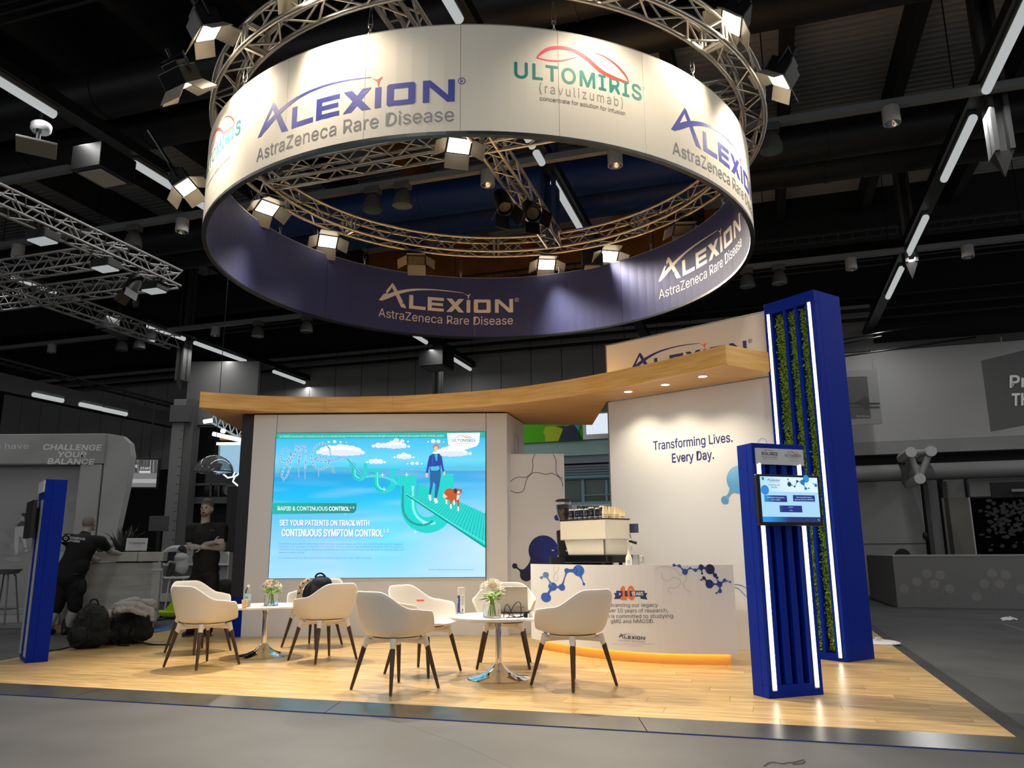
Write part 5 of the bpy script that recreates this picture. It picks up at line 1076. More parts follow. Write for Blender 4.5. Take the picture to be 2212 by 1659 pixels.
v2 = atz(1063, 1333, TZ); bouquet(v2, 0, 'loose bouquet of white lilies and a big cream rose on the middle table', 'clear glass jar vase holding the rose bouquet on the middle table', 5, False, (0.05, -0.75, 0.66), 1.02)
v1 = atz(585, 1308, TZ); v1.x = max(v1.x, -2.64); bouquet(v1, 0, 'round bouquet of small brownish white blossoms and one rose on the left table', 'clear glass jar vase with the small bouquet on the left table', 9, True, (-0.1, -0.85, 0.5), 0.98)
p = atz(534, 1311, TZ); wbt = thing('water_bottle', 'clear plastic water bottle with pale blue label at the left edge of the left table', 'bottle', p)
mb = MB(); mb.lathe([(0, 0), (.03, 0), (.032, .01), (.032, .15), (.028, .168), (.013, .195), (.012, .205), (.0105, .205), (.0115, .195), (.0265, .167), (.0305, .15), (.0305, .01), (0, .004)], 28); mb.build('bottle_body', glass, wbt, True)
mb = MB(); mb.lathe([(.014, .2), (.014, .222), (0, .222)], 18); mb.build('cap', mat('cap_white', '#e6e6e4', .4), wbt, True)
mb = MB(); mb.lathe([(.0328, .065), (.0328, .135)], 28); lb_ = mb.build('label', mat('bottle_label', '#a9c4d2', .5), wbt, True)
A = Art(lambda x, y, z: Vector(((.0332+z)*sin(x/.033), -(.0332+z)*cos(x/.033), y)), .0003); A.text('ro', -.018, .088, .018, '#1b2a44', width=.03, bold=.05); A.build('label_print', lb_, maxlen=.01)
p = atz(521, 1313, TZ); t = thing('paper_cup', 'small beige paper cup at the edge of the left table beside the water bottle', 'cup', p+Vector((.02, .04, 0))); mb = MB(); mb.lathe([(0, 0), (.024, 0), (.032, .075), (.034, .077), (.031, .076), (.023, .004), (0, .004)], 24); mb.build('cup_body', mat('kraft_cup', '#d6bb92', .6), t, True)
p = atz(996, 1325, TZ); sc_ = thing('spray_can', 'white spray can with blue label at the left edge of the middle table', 'can', p)
mb = MB(); mb.lathe([(0, 0), (.031, 0), (.033, .004), (.033, .155), (.031, .165)], 32); cb = mb.build('can_body', mat('can_print_white', '#dedbd2', .35), sc_, True); mb = MB(); mb.lathe([(.0325, .16), (.0325, .222), (.030, .227), (0, .227)], 32); mb.build('cap', mat('cap_cream', '#d8d2c4', .4), sc_, True)
A = Art(lambda x, y, z: Vector(((.0333+z)*sin(x/.033), -(.0333+z)*cos(x/.033), y)), .0003); A.rect(-.047, .008, -.008, .158, '#1c4a9c'); A.rect(-.018, .008, -.008, .158, '#0f2a66'); A.rect(-.047, .09, -.03, .13, '#c8d4e4')
for k in range(9): A.rect(.004, .15-.009*k, .03-.003*(k % 3), .1465-.009*k, '#8a8a88')
A.rect(.012, .02, .02, .042, '#3a3a3a'); A.build('label_print', cb, maxlen=.012)
# laptop
lp = Vector((-0.035, 7.30, TZ)); lt = thing('laptop', 'open silver laptop with its lid towards the viewer on the middle table', 'laptop', lp, radians(-6))
mb = MB(); mb.box((-.165, 0, 0.002), (.165, .23, .017)); bs = mb.build('keyboard_base', mat('laptop_grey', '#5d5a56', .4, .4), lt, bevel=.004)
mb = MB(); mb.m = Matrix.Translation((0, 0, .014)) @ Matrix.Rotation(radians(12), 4, 'X'); mb.box((-.165, -.008, 0), (.165, 0, .225)); ld = mb.build('lid', mat('laptop_silver', '#a89d90', .35, .5), lt, bevel=.003)
mb = MB(); mb.m = Matrix.Translation((0, 0, .014)) @ Matrix.Rotation(radians(12), 4, 'X'); mb.box((-.155, .0005, .012), (.155, .002, .218)); mb.build('display', mat('display_dark', '#101418', .15), ld)
A = Art(lambda x, y, z: (Matrix.Translation((0, 0, .014)) @ Matrix.Rotation(radians(12), 4, 'X')) @ Vector((x, -.0085-z, y)), .0003); A.text('ThinkBook', .06, .038, .012, '#5c554c', width=.075, bold=.02); A.build('lid_lettering', ld)
def cable(pts, r, lab, m=black, name='cable'):
    c = Vector(pts[0]); o = MB(c); o.tube([Vector(q) for q in catmull([tuple(p) for p in pts], 8)], r, 6); ob = o.build(name, m, None, True); ob.location = c; return tag(ob, lab, 'cable')
cx, cy = v2.x, v2.y-.0; z_ = TZ+.004
cable([(cx+.10, cy-.02, z_+.05), (cx+.13, cy-.03, z_+.03), (cx+.18, cy-.04, z_), (cx+.22, cy-.05, z_), (cx+.27, cy-.02, z_+.01), (cx+.31, cy-.03, z_+.05)], .0035, 'straight black cable lying flat between vase and plug on the middle table')
cable([(cx+.10, cy-.07, z_), (cx+.105, cy-.06, z_+.06), (cx+.125, cy-.05, z_+.10), (cx+.15, cy-.05, z_+.07), (cx+.17, cy-.06, z_+.02), (cx+.20, cy-.07, z_)], .0035, 'black cable making the small left loop in front of the laptop')
cable([(cx+.14, cy-.06, z_), (cx+.16, cy-.05, z_+.05), (cx+.20, cy-.04, z_+.11), (cx+.235, cy-.05, z_+.115), (cx+.245, cy-.06, z_+.06), (cx+.24, cy-.07, z_)], .0035, 'black cable making the tall right loop in front of the laptop')
cable([(cx+.12, cy-.09, z_), (cx+.2, cy-.1, z_), (cx+.25, cy-.07, z_), (cx+.29, cy-.06, z_+.03), (cx+.33, cy-.05, z_+.045)], .0035, 'black cable along the table edge towards the plug')
t = thing('power_plug', 'black power plug beside a white adapter at the right of the middle table', 'plug', (cx+.285, cy-.06, TZ)); mb = MB(); mb.box((-.02, -.02, 0), (.015, .02, .035)); mb.box((-.012, -.012, .035), (.03, .012, .05)); mb.build('plug_body', black, t, bevel=.005)
t = thing('white_adapter', 'small white adapter block next to the black plug on the middle table', 'adapter', (cx+.325, cy-.04, TZ)); mb = MB(); mb.box((-.018, -.02, 0), (.018, .02, .045)); mb.build('block', mat('adapter_white', '#e6e0d4', .4), t, bevel=.004)
# orange sticker lying on the arm shell of the chair behind
q = aty(908, 1297, 7.62); t = thing('orange_card', 'small orange card on the cream chair behind the middle front chair', 'card', q); mb = MB(); mb.box((-.035, -.004, -.008), (.035, .004, .008)); mb.build('card_body', mat('orange_card_ink', '#e2551c', .5), t)
# ---------------------------------------------------------------- blobs for soft things and people
def blob(name, parts, m, parent, voxel=0.012, smooth=3, off=(0, 0, 0), disp=0, dscale=0.1):
    mb = MB(off)
    for p in parts:
        if p[0] == 'e': mb.m = Matrix.Translation(p[1]) @ (Matrix.Rotation(p[3], 4, p[4]) if len(p) > 3 else Matrix.Identity(4)); mb.ball((0, 0, 0), 1, 16, 10, p[2]); mb.m = Matrix.Identity(4)
        else:
            P, Q, r1, r2 = Vector(p[0]), Vector(p[1]), p[2], p[3]; n = 6; path = [P.lerp(Q, k/n) for k in range(n+1)]; mb.tube(path, [r1+(r2-r1)*k/n for k in range(n+1)], 14); mb.ball(P, r1, 14, 8); mb.ball(Q, r2, 14, 8)
    o = mb.build(name, m, parent, 'all'); md = o.modifiers.new('remesh', 'REMESH'); md.mode = 'VOXEL'; md.voxel_size = voxel; md.use_smooth_shade = True
    if smooth: s = o.modifiers.new('smooth', 'SMOOTH'); s.iterations = smooth; s.factor = 0.5
    if disp:
        tx_ = bpy.data.textures.new('folds', 'CLOUDS'); tx_.noise_scale = dscale; d = o.modifiers.new('folds', 'DISPLACE'); d.texture = tx_; d.strength = disp; d.mid_level = .5
    return o
navyb = mat('navy_nylon', '#0a1226', .75); beige = mat('beige_strap', '#b7a585', .8); blk = mat('black_cloth', '#0d0d0e', .85, bump=.1, bscale=200); 
bp = thing('navy_backpack', 'navy backpack with beige patterned straps standing on the chair by the display wall', 'backpack', (-2.33, 9.58, .42)); B = Vector((-2.33, 9.58, .42))
blob('pack_body', [('e', B+Vector((0.03, 0, .16)), (.19, .12, .18)), ('e', B+Vector((.06, 0, .28)), (.13, .10, .10)), ('e', B+Vector((.10, -.06, .12)), (.14, .08, .12)), ('e', B+Vector((-.03, 0, .09)), (.17, .12, .10))], navyb, bp, .012, 3, B, .012, .08)
mb = MB(B); mb.tube(catmull([tuple(B+Vector(q)) for q in ((-.01, -.02, .365), (.02, -.03, .40), (.07, -.03, .405), (.11, -.02, .37))], 6), .011, 8); mb.build('top_handle', navyb, bp, True)
for k, pts in enumerate((((-.05, -.08, .34), (-.12, -.10, .30), (-.155, -.10, .22), (-.15, -.10, .12), (-.17, -.09, .03)), ((-.09, -.02, .34), (-.17, -.04, .26), (-.19, -.04, .14), (-.20, -.04, .04)))):
    mb = MB(B); mb.tube(catmull([tuple(B+Vector(q)) for q in pts], 6), .022, 8); s_ = mb.build('shoulder_strap', beige, bp, True)
    for q in catmull(pts, 3)[1::2]: mb = MB(B); mb.ball(B+Vector(q)+Vector((-.005, -.018, 0)), .011, 8, 6); mb.build('strap_pattern', navyb, s_, True)
# ---------------------------------------------------------------- coffee corner
wz = 0.90
Lm, Cm, Rm = aty(1211, 1200, 9.28), aty(1310, 1200, 8.74), aty(1364, 1200, 9.02)
mx = Vector((Cm.x-Lm.x, Cm.y-Lm.y, 0)); MW = mx.length; mx.normalize()
em = thing('espresso_machine', 'big cream white espresso machine with black base on the reception counter', 'coffee machine', (Lm.x, Lm.y, wz), atan2(mx.y, mx.x)); MD = 0.40
cw = mat('machine_cream', '#d8cfbc', .4)
def frus(x0, x1, y0, y1, z0, z1, i0=0, i1=0):
    return [(x0+i0, y0+i0*.4, z0), (x1-i0*.15, y0+i0*.4, z0), (x1-i0*.15, y1, z0), (x0+i0, y1, z0), (x0+i1, y0, z1), (x1, y0, z1), (x1, y1, z1), (x0+i1, y1, z1)]
BF = [(0,3,2,1),(4,5,6,7),(0,1,5,4),(1,2,6,5),(2,3,7,6),(3,0,4,7)]
mb = MB(); mb.add(frus(0, MW, 0, MD, .29, .505), BF); mb.build('upper_body', cw, em, bevel=.006)
mb = MB(); mb.add(frus(.045, MW-.03, .02, MD-.02, .12, .289, .045, 0), BF); mb.build('lower_body', cw, em, bevel=.004)
mb = MB(); mb.box((-.004, -.004, .506), (MW+.004, MD+.004, .516)); mb.build('cup_tray', black, em)
mb = MB(); mb.box((.06, .0, .035), (MW+.0, MD, .118)); mb.build('black_base', mat('gloss_black', '#08090c', .2), em, bevel=.008)
for x in (.12, MW-.1):
    for y in (.06, MD-.06): mb = MB(); mb.lathe([(.022, 0), (.022, .036)], 14, (x, y, 0)); mb.build('foot', black, em, True)
mb = MB(); mb.box((MW-.036, -.001, .12), (MW-.022, .019, .288)); mb.build('corner_trim', steel, em)
mb = MB(); mb.box((MW*.96, MD+.004, .36), (MW+.06, MD+.08, .46)); mb.build('gauge_box', mat('gauge_navy', '#3b4266', .4, .3), em, bevel=.005); mb = MB(); mb.tube([(MW-.02, MD, .27), (MW+.05, MD+.05, .245)], [.011, .016], 10); mb.build('portafilter_handle', black, em, True)
mb = MB(); mb.tube([(MW-.01, MD+.01, .35), (MW-.01, MD+.03, .28), (MW-.01, MD+.03, .16)], .006, 8); mb.build('steam_wand', chrome, em, True)
mb = MB(); mb.box((0, -.001, .285), (MW, -.0005, .289)); mb.build('seam_line', mat('seam_grey', '#8b8374', .5), em)
gp0 = aty(1219, 1180, 9.50); gr = thing('coffee_grinder', 'black coffee grinder with a glass hopper full of dark beans left of the espresso machine', 'grinder', (gp0.x, gp0.y, wz))
mb = MB(); mb.box((-.17, -.1, 0), (.0, .12, .10)); mb.build('knock_box', black, gr, bevel=.006)
mb = MB(); mb.add([(-.07, -.09, .1), (.10, -.09, .1), (.10, .1, .1), (-.07, .1, .1), (-.09, -.07, .40), (.05, -.07, .44), (.05, .08, .44), (-.09, .08, .40)], BF); mb.box((-.07, -.09, 0), (.1, .1, .1)); mb.build('grinder_body', black, gr, bevel=.012)
mb = MB(); mb.lathe([(.035, .50), (.05, .515), (.085, .60), (.098, .70), (.098, .745), (.094, .745), (.094, .70), (.081, .60), (.047, .517)], 32); mb.build('hopper_glass', glass, gr, True)
mb = MB(); mb.lathe([(0, .512), (.044, .519), (.077, .60), (.088, .68), (.086, .705), (0, .715)], 28); mb.build('coffee_beans', mat('beans', '#22160c', .5, noise='#3d2a18', nscale=60), gr, True)
mb = MB(); mb.lathe([(.101, .745), (.101, .755), (.07, .772), (.02, .778), (0, .778)], 32); mb.build('hopper_lid', black, gr, True); mb = MB(); mb.lathe([(.045, .42), (.045, .5), (.05, .515)], 24); mb.build('hopper_neck', black, gr, True)
mb = MB(); mb.tube([(-.09, -.03, .17), (-.15, -.05, .175)], .008, 8); mb.build('lever', steel, gr, True); mb = MB(); mb.ball((.02, -.095, .17), .014); mb.build('dial', chrome, gr, True)
navc = mat('cup_navy', '#0d1530', .5); rim = mat('cup_white_rim', '#e2ddd2', .5); kraft = mat('cup_beige', '#dfc79f', .6)
def cup_navy():
    t = thing('paper_cup', '', 'cup', (0, 0, 0), 0, 'navy paper cups on the espresso machine'); mb = MB(); mb.lathe([(.031, 0), (.0315, .02), (.029, .104), (0, .104)], 22); c_ = mb.build('cup_body', navc, t, True); mb = MB(); mb.lathe([(.0295, .104), (.0285, .116), (.022, .118), (0, .114)], 22); mb.build('cup_bottom', rim, t, True)
    mb = MB(); mb.lathe([(.0322, .016), (.0318, .022)], 22); mb.build('white_line', rim, c_, True); mb = MB(); mb.lathe([(.0328, 0), (.0328, .004), (.031, .004)], 22); mb.build('rolled_rim', rim, c_, True)
    A = Art(lambda x, y, z: Vector(((.0306+z)*sin(x/.031), -(.0306+z)*cos(x/.031), y)), .0004); A.ring(.0, .055, .009, .002, '#cfd4e4'); A.text('NIO', -.012, .08, .006, '#a8a0c8', width=.022); A.build('cup_print', c_, maxlen=.01); return t
CW = ['leftmost', 'second', 'third', 'fourth', 'fifth', 'sixth', 'rightmost']; M_em = Matrix.Translation(em.location) @ Matrix.Rotation(em.rotation_euler.z, 4, 'Z')
for i, (X, hs) in enumerate(zip((652, 745, 845, 945, 1055, 1155, 1262), (1, 1, 1, 1, 1.1, 1.02, 1.15))):
    px = 1160+X/9.217; f = (px-1211)/(1310-1211); loc = M_em @ Vector((MW*f*1.0, .05+.02*(i % 2), .516))
    t = cup_navy() if i == 0 else copy_tree(tc0)
    if i == 0: tc0 = t
    t.location = loc; t.rotation_euler = (0, 0, radians(-20+15*(i % 3))); t.scale = (1, 1, hs); t['label'] = '%s navy paper cup%s in the row on top of the espresso machine' % (CW[i], ' from the left' if 0 < i < 6 else '')
for i, (X, n_) in enumerate(((1372, 3), (1458, 3), (1545, 3), (1655, 2))):
    px = 1160+X/9.217; lp_ = M_em @ Vector((MW-.05, .05 if i == 0 else .05+.095*i, .516)); d = ray(px, 1110); 
    t = thing('cup_stack', '%s stack of beige paper cups at the right end of the espresso machine' % ['first', 'second', 'third', 'lowest, last'][i], 'cups', lp_, 0, 'beige cup stacks on the espresso machine')
    for k in range(n_): mb = MB(); mb.lathe([(.033, 0), (.034, .004), (.032, .006), (.0255, .085), (0, .085)], 20, (0, 0, .022*k+(.0 if k < n_ else 0))); mb.build('paper_cup', kraft, t, True)
p = aty(1358, 1200, 8.55); t = thing('sanitizer_bottle', 'white squeeze bottle with round blue mark right of the espresso machine', 'bottle', (p.x, p.y, wz)); mb = MB(); mb.lathe([(0, 0), (.032, 0), (.034, .005), (.034, .085), (.026, .11), (.012, .125), (.011, .145), (.004, .175), (0, .176)], 26); b_ = mb.build('bottle_body', mat('bottle_white', '#e4dccb', .4), t, True)
A = Art(lambda x, y, z: Vector(((.0345+z)*sin(x/.034), -(.0345+z)*cos(x/.034), y)), .0004); A.ring(-.008, .045, .014, .004, '#1f4a94'); A.build('round_mark', b_, maxlen=.01)
p = aty(1372, 1200, 8.75); t = thing('steel_pitcher', 'small brushed steel milk pitcher beside the white squeeze bottle', 'pitcher', (p.x, p.y, wz)); mb = MB(); mb.lathe([(.042, .0), (.044, .03), (.046, .12), (.044, .12), (.041, .03), (0, .01)], 28); mb.build('pitcher_body', steel, t, True); mb = MB(); mb.tube(catmull([(.045, 0, .10), (.08, 0, .10), (.085, 0, .05), (.046, 0, .03)], 5), .005, 6); mb.build('handle', steel, t, True)
# ================================================================ LEFT SIDE OF THE HALL
HF = -0.04
# neighbouring grey stand with lettering
SY = 14.8
st = thing('exhibition_stand', 'grey neighbouring exhibition stand at far left lettered CHALLENGE YOUR BALANCE', 'stand', (-9.4, SY, HF)); sto = Vector((-9.4, SY, HF))
gs = mat('stand_grey', '#989898', .6); gs2 = mat('stand_grey_light', '#a6a6a6', .6)
def sbox(name, m, a, b, bv=.01, p=st, off=sto): mb = MB(off); mb.box(a, b); return mb.build(name, m, p, bevel=bv)
sbox('header_board', gs, (-13.5, SY, 2.74), (-7.72, SY+.45, 3.32), .02)
sbox('back_panel', gs, (-13.5, SY+.3, HF+.18), (-8.15, SY+.4, 2.735)); sbox('side_post', gs2, (-8.15, SY+.02, HF), (-7.75, SY+.4, 2.735))
mb = MB(sto); prof = [(-7.72, HF), (-7.5, HF), (-7.36, 1.5), (-7.26, 2.3), (-7.22, 2.9), (-7.28, 3.14), (-7.44, 3.28), (-7.72, 3.325)]
mb.add([(x, SY+.05, z) for x, z in prof]+[(x, SY+.25, z) for x, z in prof], [tuple(range(8))]+[tuple(range(15, 7, -1))]+[(i, i+8, (i+1) % 8+8, (i+1) % 8) for i in range(8)]); mb.build('rounded_end_panel', gs2, st)
sbox('stand_floor', mat('stand_floor_grey', '#808080', .4), (-15, SY-2.2, HF), (-7.3, SY+.5, HF+.10)); sbox('floor_step', mat('step_light', '#8c8c8c', .4), (-15, SY-.6, HF+.10), (-8.2, SY+.5, HF+.19))
A = Art(lambda x, y, z: Vector((x, SY-z, y)), .0008); A.T = lambda x, y: (lambda q: (q.x, q.z))(aty(x, y, SY))
zl = lambda X, Y: (X/2.9625, 900+Y/2.9625)
for s_, x0, x1, y in (('CHALLENGE', 278, 652, 211), ('YOUR', 374, 552, 258), ('BALANCE', 304, 606, 302)): q = zl(x0, y); A.text(s_, q[0], q[1], 11.5, '#e0e0e0', width=(x1-x0)/2.9625, dn=True, bold=.05, shear=.18, slope=.012)
q = zl(32, 206); A.text('have', q[0], q[1], 12, '#d0d0d0', width=51, dn=True); A.text('o', zl(0, 206)[0]-7, q[1], 12, '#d0d0d0', dn=True); A.build('header_lettering', st, sto)
A = Art(lambda x, y, z: Vector((x, SY+.299-z, y)), .0005); A.T = lambda x, y: (lambda q: (q.x, q.z))(aty(x, y, SY+.3))
rc = random.Random(4)
for k in range(26): A.circle(rc.uniform(0, 195), rc.uniform(1085, 1300), rc.uniform(12, 34), rc.choice(('#949494', '#9d9d9d', '#909090')), rc.uniform(5, 12))
A.build('cloud_print', st, sto)['kind'] = 'stuff'; T_ = A.T; A = Art(lambda x, y, z: Vector((x, SY+.296-z, y)), .0006); A.T = T_
zw = lambda pts: [(p[0]/3.95, 1020+p[1]/3.95) for p in pts]
A.poly(zw([(130, 470), (212, 455), (215, 520), (222, 590), (232, 640), (212, 645), (180, 545), (160, 560), (155, 690), (128, 690), (122, 590)]), '#c2c2c2'); A.poly(zw([(80, 432), (155, 440), (185, 420), (215, 420), (216, 458), (152, 462), (150, 452), (85, 440)]), '#4a4a4a'); A.stroke(zw([(82, 437), (150, 443)]), 2.6, '#9a9a9a')
A.circle(*zw([(196, 388)])[0], 5, '#a5a5a5', 6); A.poly(zw([(182, 372), (190, 350), (220, 348), (226, 372), (214, 405), (206, 378)]), '#2e2e2e'); A.poly(zw([(122, 706), (150, 684), (160, 700), (140, 713)]), '#b4b4b4'); A.poly(zw([(205, 680), (232, 655), (244, 670), (225, 685)]), '#b4b4b4'); A.stroke(zw([(0, 702), (130, 712), (270, 672)]), .6, '#808080')
A.build('mural_print', st, sto)
t = thing('glass_lettered_panel', 'pale translucent panel with letters standing behind the blue pillar at the left edge', 'panel', (-7.2, 12.5, HF)); mb = MB(); mb.box((-.16, 0, 1.05), (.08, .02, 2.0)); mb.build('panel', mat('panel_translucent', '#8f8f8f', .4), t); mb = MB(); mb.box((-.06, -.01, 0), (-.02, .03, 1.05)); mb.box((-.2, -.15, 0), (.12, .15, .02)); mb.build('stand', grey_lt, t)
A = Art(lambda x, y, z: Vector((x, -z-.001, y)), .002); A.text('R', -.06, 1.78, .11, '#c4c4c4', bold=.04); A.text('A', -.12, 1.55, .11, '#c4c4c4', bold=.04); A.build('letters', t)
# bar stool at the left edge
p = aty(6, 1300, 12.2); bs_ = thing('bar_stool', 'grey bar stool with round seat at the far left edge', 'stool', (p.x, 12.2, .06)); mb = MB(); mb.lathe([(0, .72), (.15, .73), (.21, .79), (.22, .80), (.20, .80), (.13, .75), (0, .742)], 28); mb.build('seat', mat('stool_grey', '#6a6a6a', .5), bs_, True)
for q in range(4):
    a = pi/4+q*pi/2; mb = MB(); mb.tube([(.10*cos(a), .10*sin(a), .72), (.13*cos(a), .13*sin(a), .70), (.24*cos(a), .24*sin(a), 0)], .012, 8); mb.build('leg', mat('stool_leg', '#5c5c5c', .4), bs_, True)
mb = MB(); mb.tube([(.2*cos(pi/4+q*pi/2), .2*sin(pi/4+q*pi/2), .22) for q in range(5)], .009, 8); mb.build('foot_ring', MATS['stool_leg'], bs_, True)
# concrete-like pillar, lintel and black openings behind
pp = [atz(365, 1225, HF)]; Yp = 21.0
def ybox(name, m, x0, y0, x1, y1, Y, th, parent, off, bv=0.0):
    A_, B_ = aty(x0, y1, Y), aty(x1, y0, Y); mb = MB(off); mb.box((A_.x, Y, A_.z), (B_.x, Y+th, B_.z)); return mb.build(name, m, parent, bevel=bv)
t = thing('hall_pillar', 'grey hall pillar left of the bearded man with a marked edge', 'pillar', (aty(372, 1100, Yp).x, Yp, HF)); to_ = Vector((aty(372, 1100, Yp).x, Yp, HF)); x0 = aty(352, 1150, Yp).x; x1 = aty(398, 1150, Yp).x
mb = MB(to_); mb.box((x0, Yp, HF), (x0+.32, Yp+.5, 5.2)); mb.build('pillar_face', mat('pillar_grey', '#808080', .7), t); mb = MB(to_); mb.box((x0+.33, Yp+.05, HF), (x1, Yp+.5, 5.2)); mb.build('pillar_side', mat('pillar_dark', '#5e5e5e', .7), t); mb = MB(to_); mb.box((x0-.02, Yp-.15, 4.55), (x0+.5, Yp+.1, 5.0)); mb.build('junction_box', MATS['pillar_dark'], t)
for k in range(14): mb = MB(to_); mb.box((x0+.24, Yp-.004, 1.2+.24*k), (x0+.31, Yp, 1.215+.24*k)); mb.build('scale_mark', blackm, t)
wr = setting('wall_front_left', (-6.5, 21.2, HF)); wro = Vector((-6.5, 21.2, HF))
ybox('upper_wall', mat('wall_upper_grey', '#6a6a6a', .8), 398, 780, 560, 918, 21.3, .2, wr, wro)
ybox('dark_opening', hall_dark, 396, 922, 600, 1030, 22.1, .2, wr, wro); ybox('dark_opening', hall_dark, 396, 1088, 600, 1215, 21.9, .2, wr, wro)
w2 = setting('window_2', (-5.8, 21.4, 2.7)); w2o = Vector((-5.8, 21.4, 2.7)); pg = mat('pane_black', '#101010', .1)
ybox('window_backing', pg, 378, 1010, 520, 1075, 21.6, .05, w2, w2o)
for a_ in ((378, 1008, 520, 1013), (378, 1043, 520, 1049), (376, 1073, 520, 1088), (405, 1010, 410, 1075), (452, 1045, 457, 1075), (378, 1010, 382, 1075), (470, 1045, 474, 1075)): ybox('window_bar', mat('bar_grey', '#4e4e4e', .6), *a_, 21.5, .08, w2, w2o)
t = thing('wall_clock', 'round grey wall clock above the dark tall panel at the left', 'clock', aty(497, 1057, 20.5)); rk = .155
mb = MB(); mb.m = Matrix.Rotation(pi/2, 4, 'X'); mb.lathe([(0, 0), (rk, 0), (rk*1.08, .02), (rk*1.08, -.03), (0, -.03)], 30); mb.build('dial', mat('clock_face', '#5f5f5f', .4), t, True)
A = Art(lambda x, y, z: Vector((x, -.005-z, y)), .004); A.stroke([(0, 0), (.09, -.04)], .018, '#151515'); A.stroke([(0, 0), (.02, -.10)], .014, '#151515')
for k in range(12): A.stroke([(.11*sin(k*pi/6), .11*cos(k*pi/6)), (.135*sin(k*pi/6), .135*cos(k*pi/6))], .01, '#202020')
A.build('clock_hands', t)
# hanging screen showing a picture
q = aty(309, 1022, 17.5); t = thing('hanging_television', 'hanging television with a grey park picture and white words, left of the pillar', 'television', q, .12); mb = MB(); mb.box((-.42, 0, -.36), (.34, .06, .34)); mb.build('tv_case', black, t, bevel=.01); mb = MB(); mb.tube([(.1, .03, .34), (.1, .03, 1.6)], .02, 6); mb.build('ceiling_pole', blackm, t)
A = Art(lambda x, y, z: Vector((x, -.002-z, y)), .002); A.rect(-.38, -.31, .30, .30, '#4e4e4e'); rt = random.Random(8)
for k in range(26): x = rt.uniform(-.36, .28); A.stroke([(x, .02), (x+rt.uniform(-.03, .03), .29)], rt.uniform(.008, .02), rt.choice(('#2a2a2a', '#8a8a8a')))
A.rect(-.38, -.31, .30, .0, '#6f6f6f'); A.rect(-.38, -.22, .30, -.13, '#9d9d9d'); A.text('MOVE', -.36, .12, .06, '#c2c2c2', bold=.04); A.text('START', -.06, .08, .05, '#b5b5b5', bold=.04); A.rect(-.08, .0, .16, .05, '#bdbdbd'); A.build('tv_picture', t, m=MATS['screen_pixels'])
# tall dark screen edge on, beside the booth's side
t = thing('tall_dark_display', 'tall thin black display standing edge on left of the booth side panel', 'display', aty(497, 1160, 13.6)*1.0); t.location.z = 0; c = t.location.copy(); mb = MB(); mb.box((-.10, 0, 1.1), (.14, .08, 2.2)); mb.build('display_case', black, t, bevel=.01); mb = MB(); mb.box((.0, .02, HF), (.06, .06, 1.1)); mb.box((-.12, -.12, HF), (.18, .2, HF+.02)); mb.build('display_stand', grey_lt, t)
# glowing white stand pieces seen between the pillar and the booth
lw = mat('stand_glow', '#dff4ff', emit=1.3)
q = aty(500, 990, 18); t = thing('glowing_panel', 'glowing pale blue panel of a far stand beside the dark booth side', 'panel', q); ybox('frame', mat('glow_frame', '#b7c1c4', .4), 468, 955, 525, 1022, 18.02, .08, t, q); ybox('panel_face', mat('glow_blue', '#a8d4ee', emit=.8), 472, 962, 525, 1022, 17.98, .05, t, q); ybox('top_light', lw, 466, 955, 525, 961, 17.96, .05, t, q)
t = thing('angled_lamp', 'bright white angular light frame of a far stand under the glowing panel', 'lamp', aty(500, 1030, 17.5)); mb = MB(t.location)
for pts in (((462, 1013), (480, 1022), (492, 1032), (503, 1030), (507, 1020)), ((520, 1020), (507, 1030), (503, 1040), (515, 1050), (522, 1052))): mb.tube([aty(*p_, 17.5) for p_ in pts], .02, 6)
mb.build('light_tube', lw, t)
t = thing('far_lit_truss', 'bright lit truss with lamps of a far stand just under the canopy corner', 'truss', aty(490, 930, 19)); mb = MB(t.location); P_, Q_ = aty(455, 912, 19), aty(522, 948, 19)
for dz in (0, .25):
    mb.tube([P_+Vector((0, 0, dz)), Q_+Vector((0, 0, dz))], .025, 6)
for k in range(9): a_ = P_.lerp(Q_, k/9); b_ = P_.lerp(Q_, (k+1)/9); mb.tube([a_+Vector((0, 0, .25*(k % 2))), b_+Vector((0, 0, .25*(1-k % 2)))], .015, 5)
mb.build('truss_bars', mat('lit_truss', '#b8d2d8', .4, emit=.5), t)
for a_, b_ in (((440, 911), (458, 908)), ((460, 937), (520, 951)), ((478, 930), (486, 932))): mb = MB(t.location); mb.tube([aty(*a_, 18.9), aty(*b_, 18.9)], .05, 8); mb.build('lamp', mat('far_lamp', '#f4fbff', emit=2), t)
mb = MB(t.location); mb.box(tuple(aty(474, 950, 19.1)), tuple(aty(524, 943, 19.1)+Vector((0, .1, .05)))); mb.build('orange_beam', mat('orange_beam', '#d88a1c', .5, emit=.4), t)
# glass dome pendant
dq = aty(462, 1020, 13.2); t = thing('dome_pendant', 'clear glass dome pendant lamp hanging left of the booth', 'lamp', dq); mb = MB(); R_ = .31; pr = [(R_*cos(a), R_*.92*sin(a)) for a in [pi/2*k/12 for k in range(13)]]; mb.lathe(pr+[(max(r-.006, 0), z-.006) for r, z in pr[::-1]], 36); mb.build('glass_dome', mat('dome_glass', '#d0d4d4', .05, trans=.9), t, True)
mb = MB(); mb.lathe([(R_, 0), (R_+.01, .006), (R_, .012)], 36); mb.build('dome_rim', chrome, t, True); mb = MB(); mb.lathe([(0, .02), (.09, .03), (.13, .14), (.05, .15), (.03, .24), (0, .24)], 20); mb.build('lamp_holder', black, t, True); mb = MB(); mb.tube([(0, 0, .24), (0, 0, 6.6)], .006, 6); mb.build('cord', black, t)
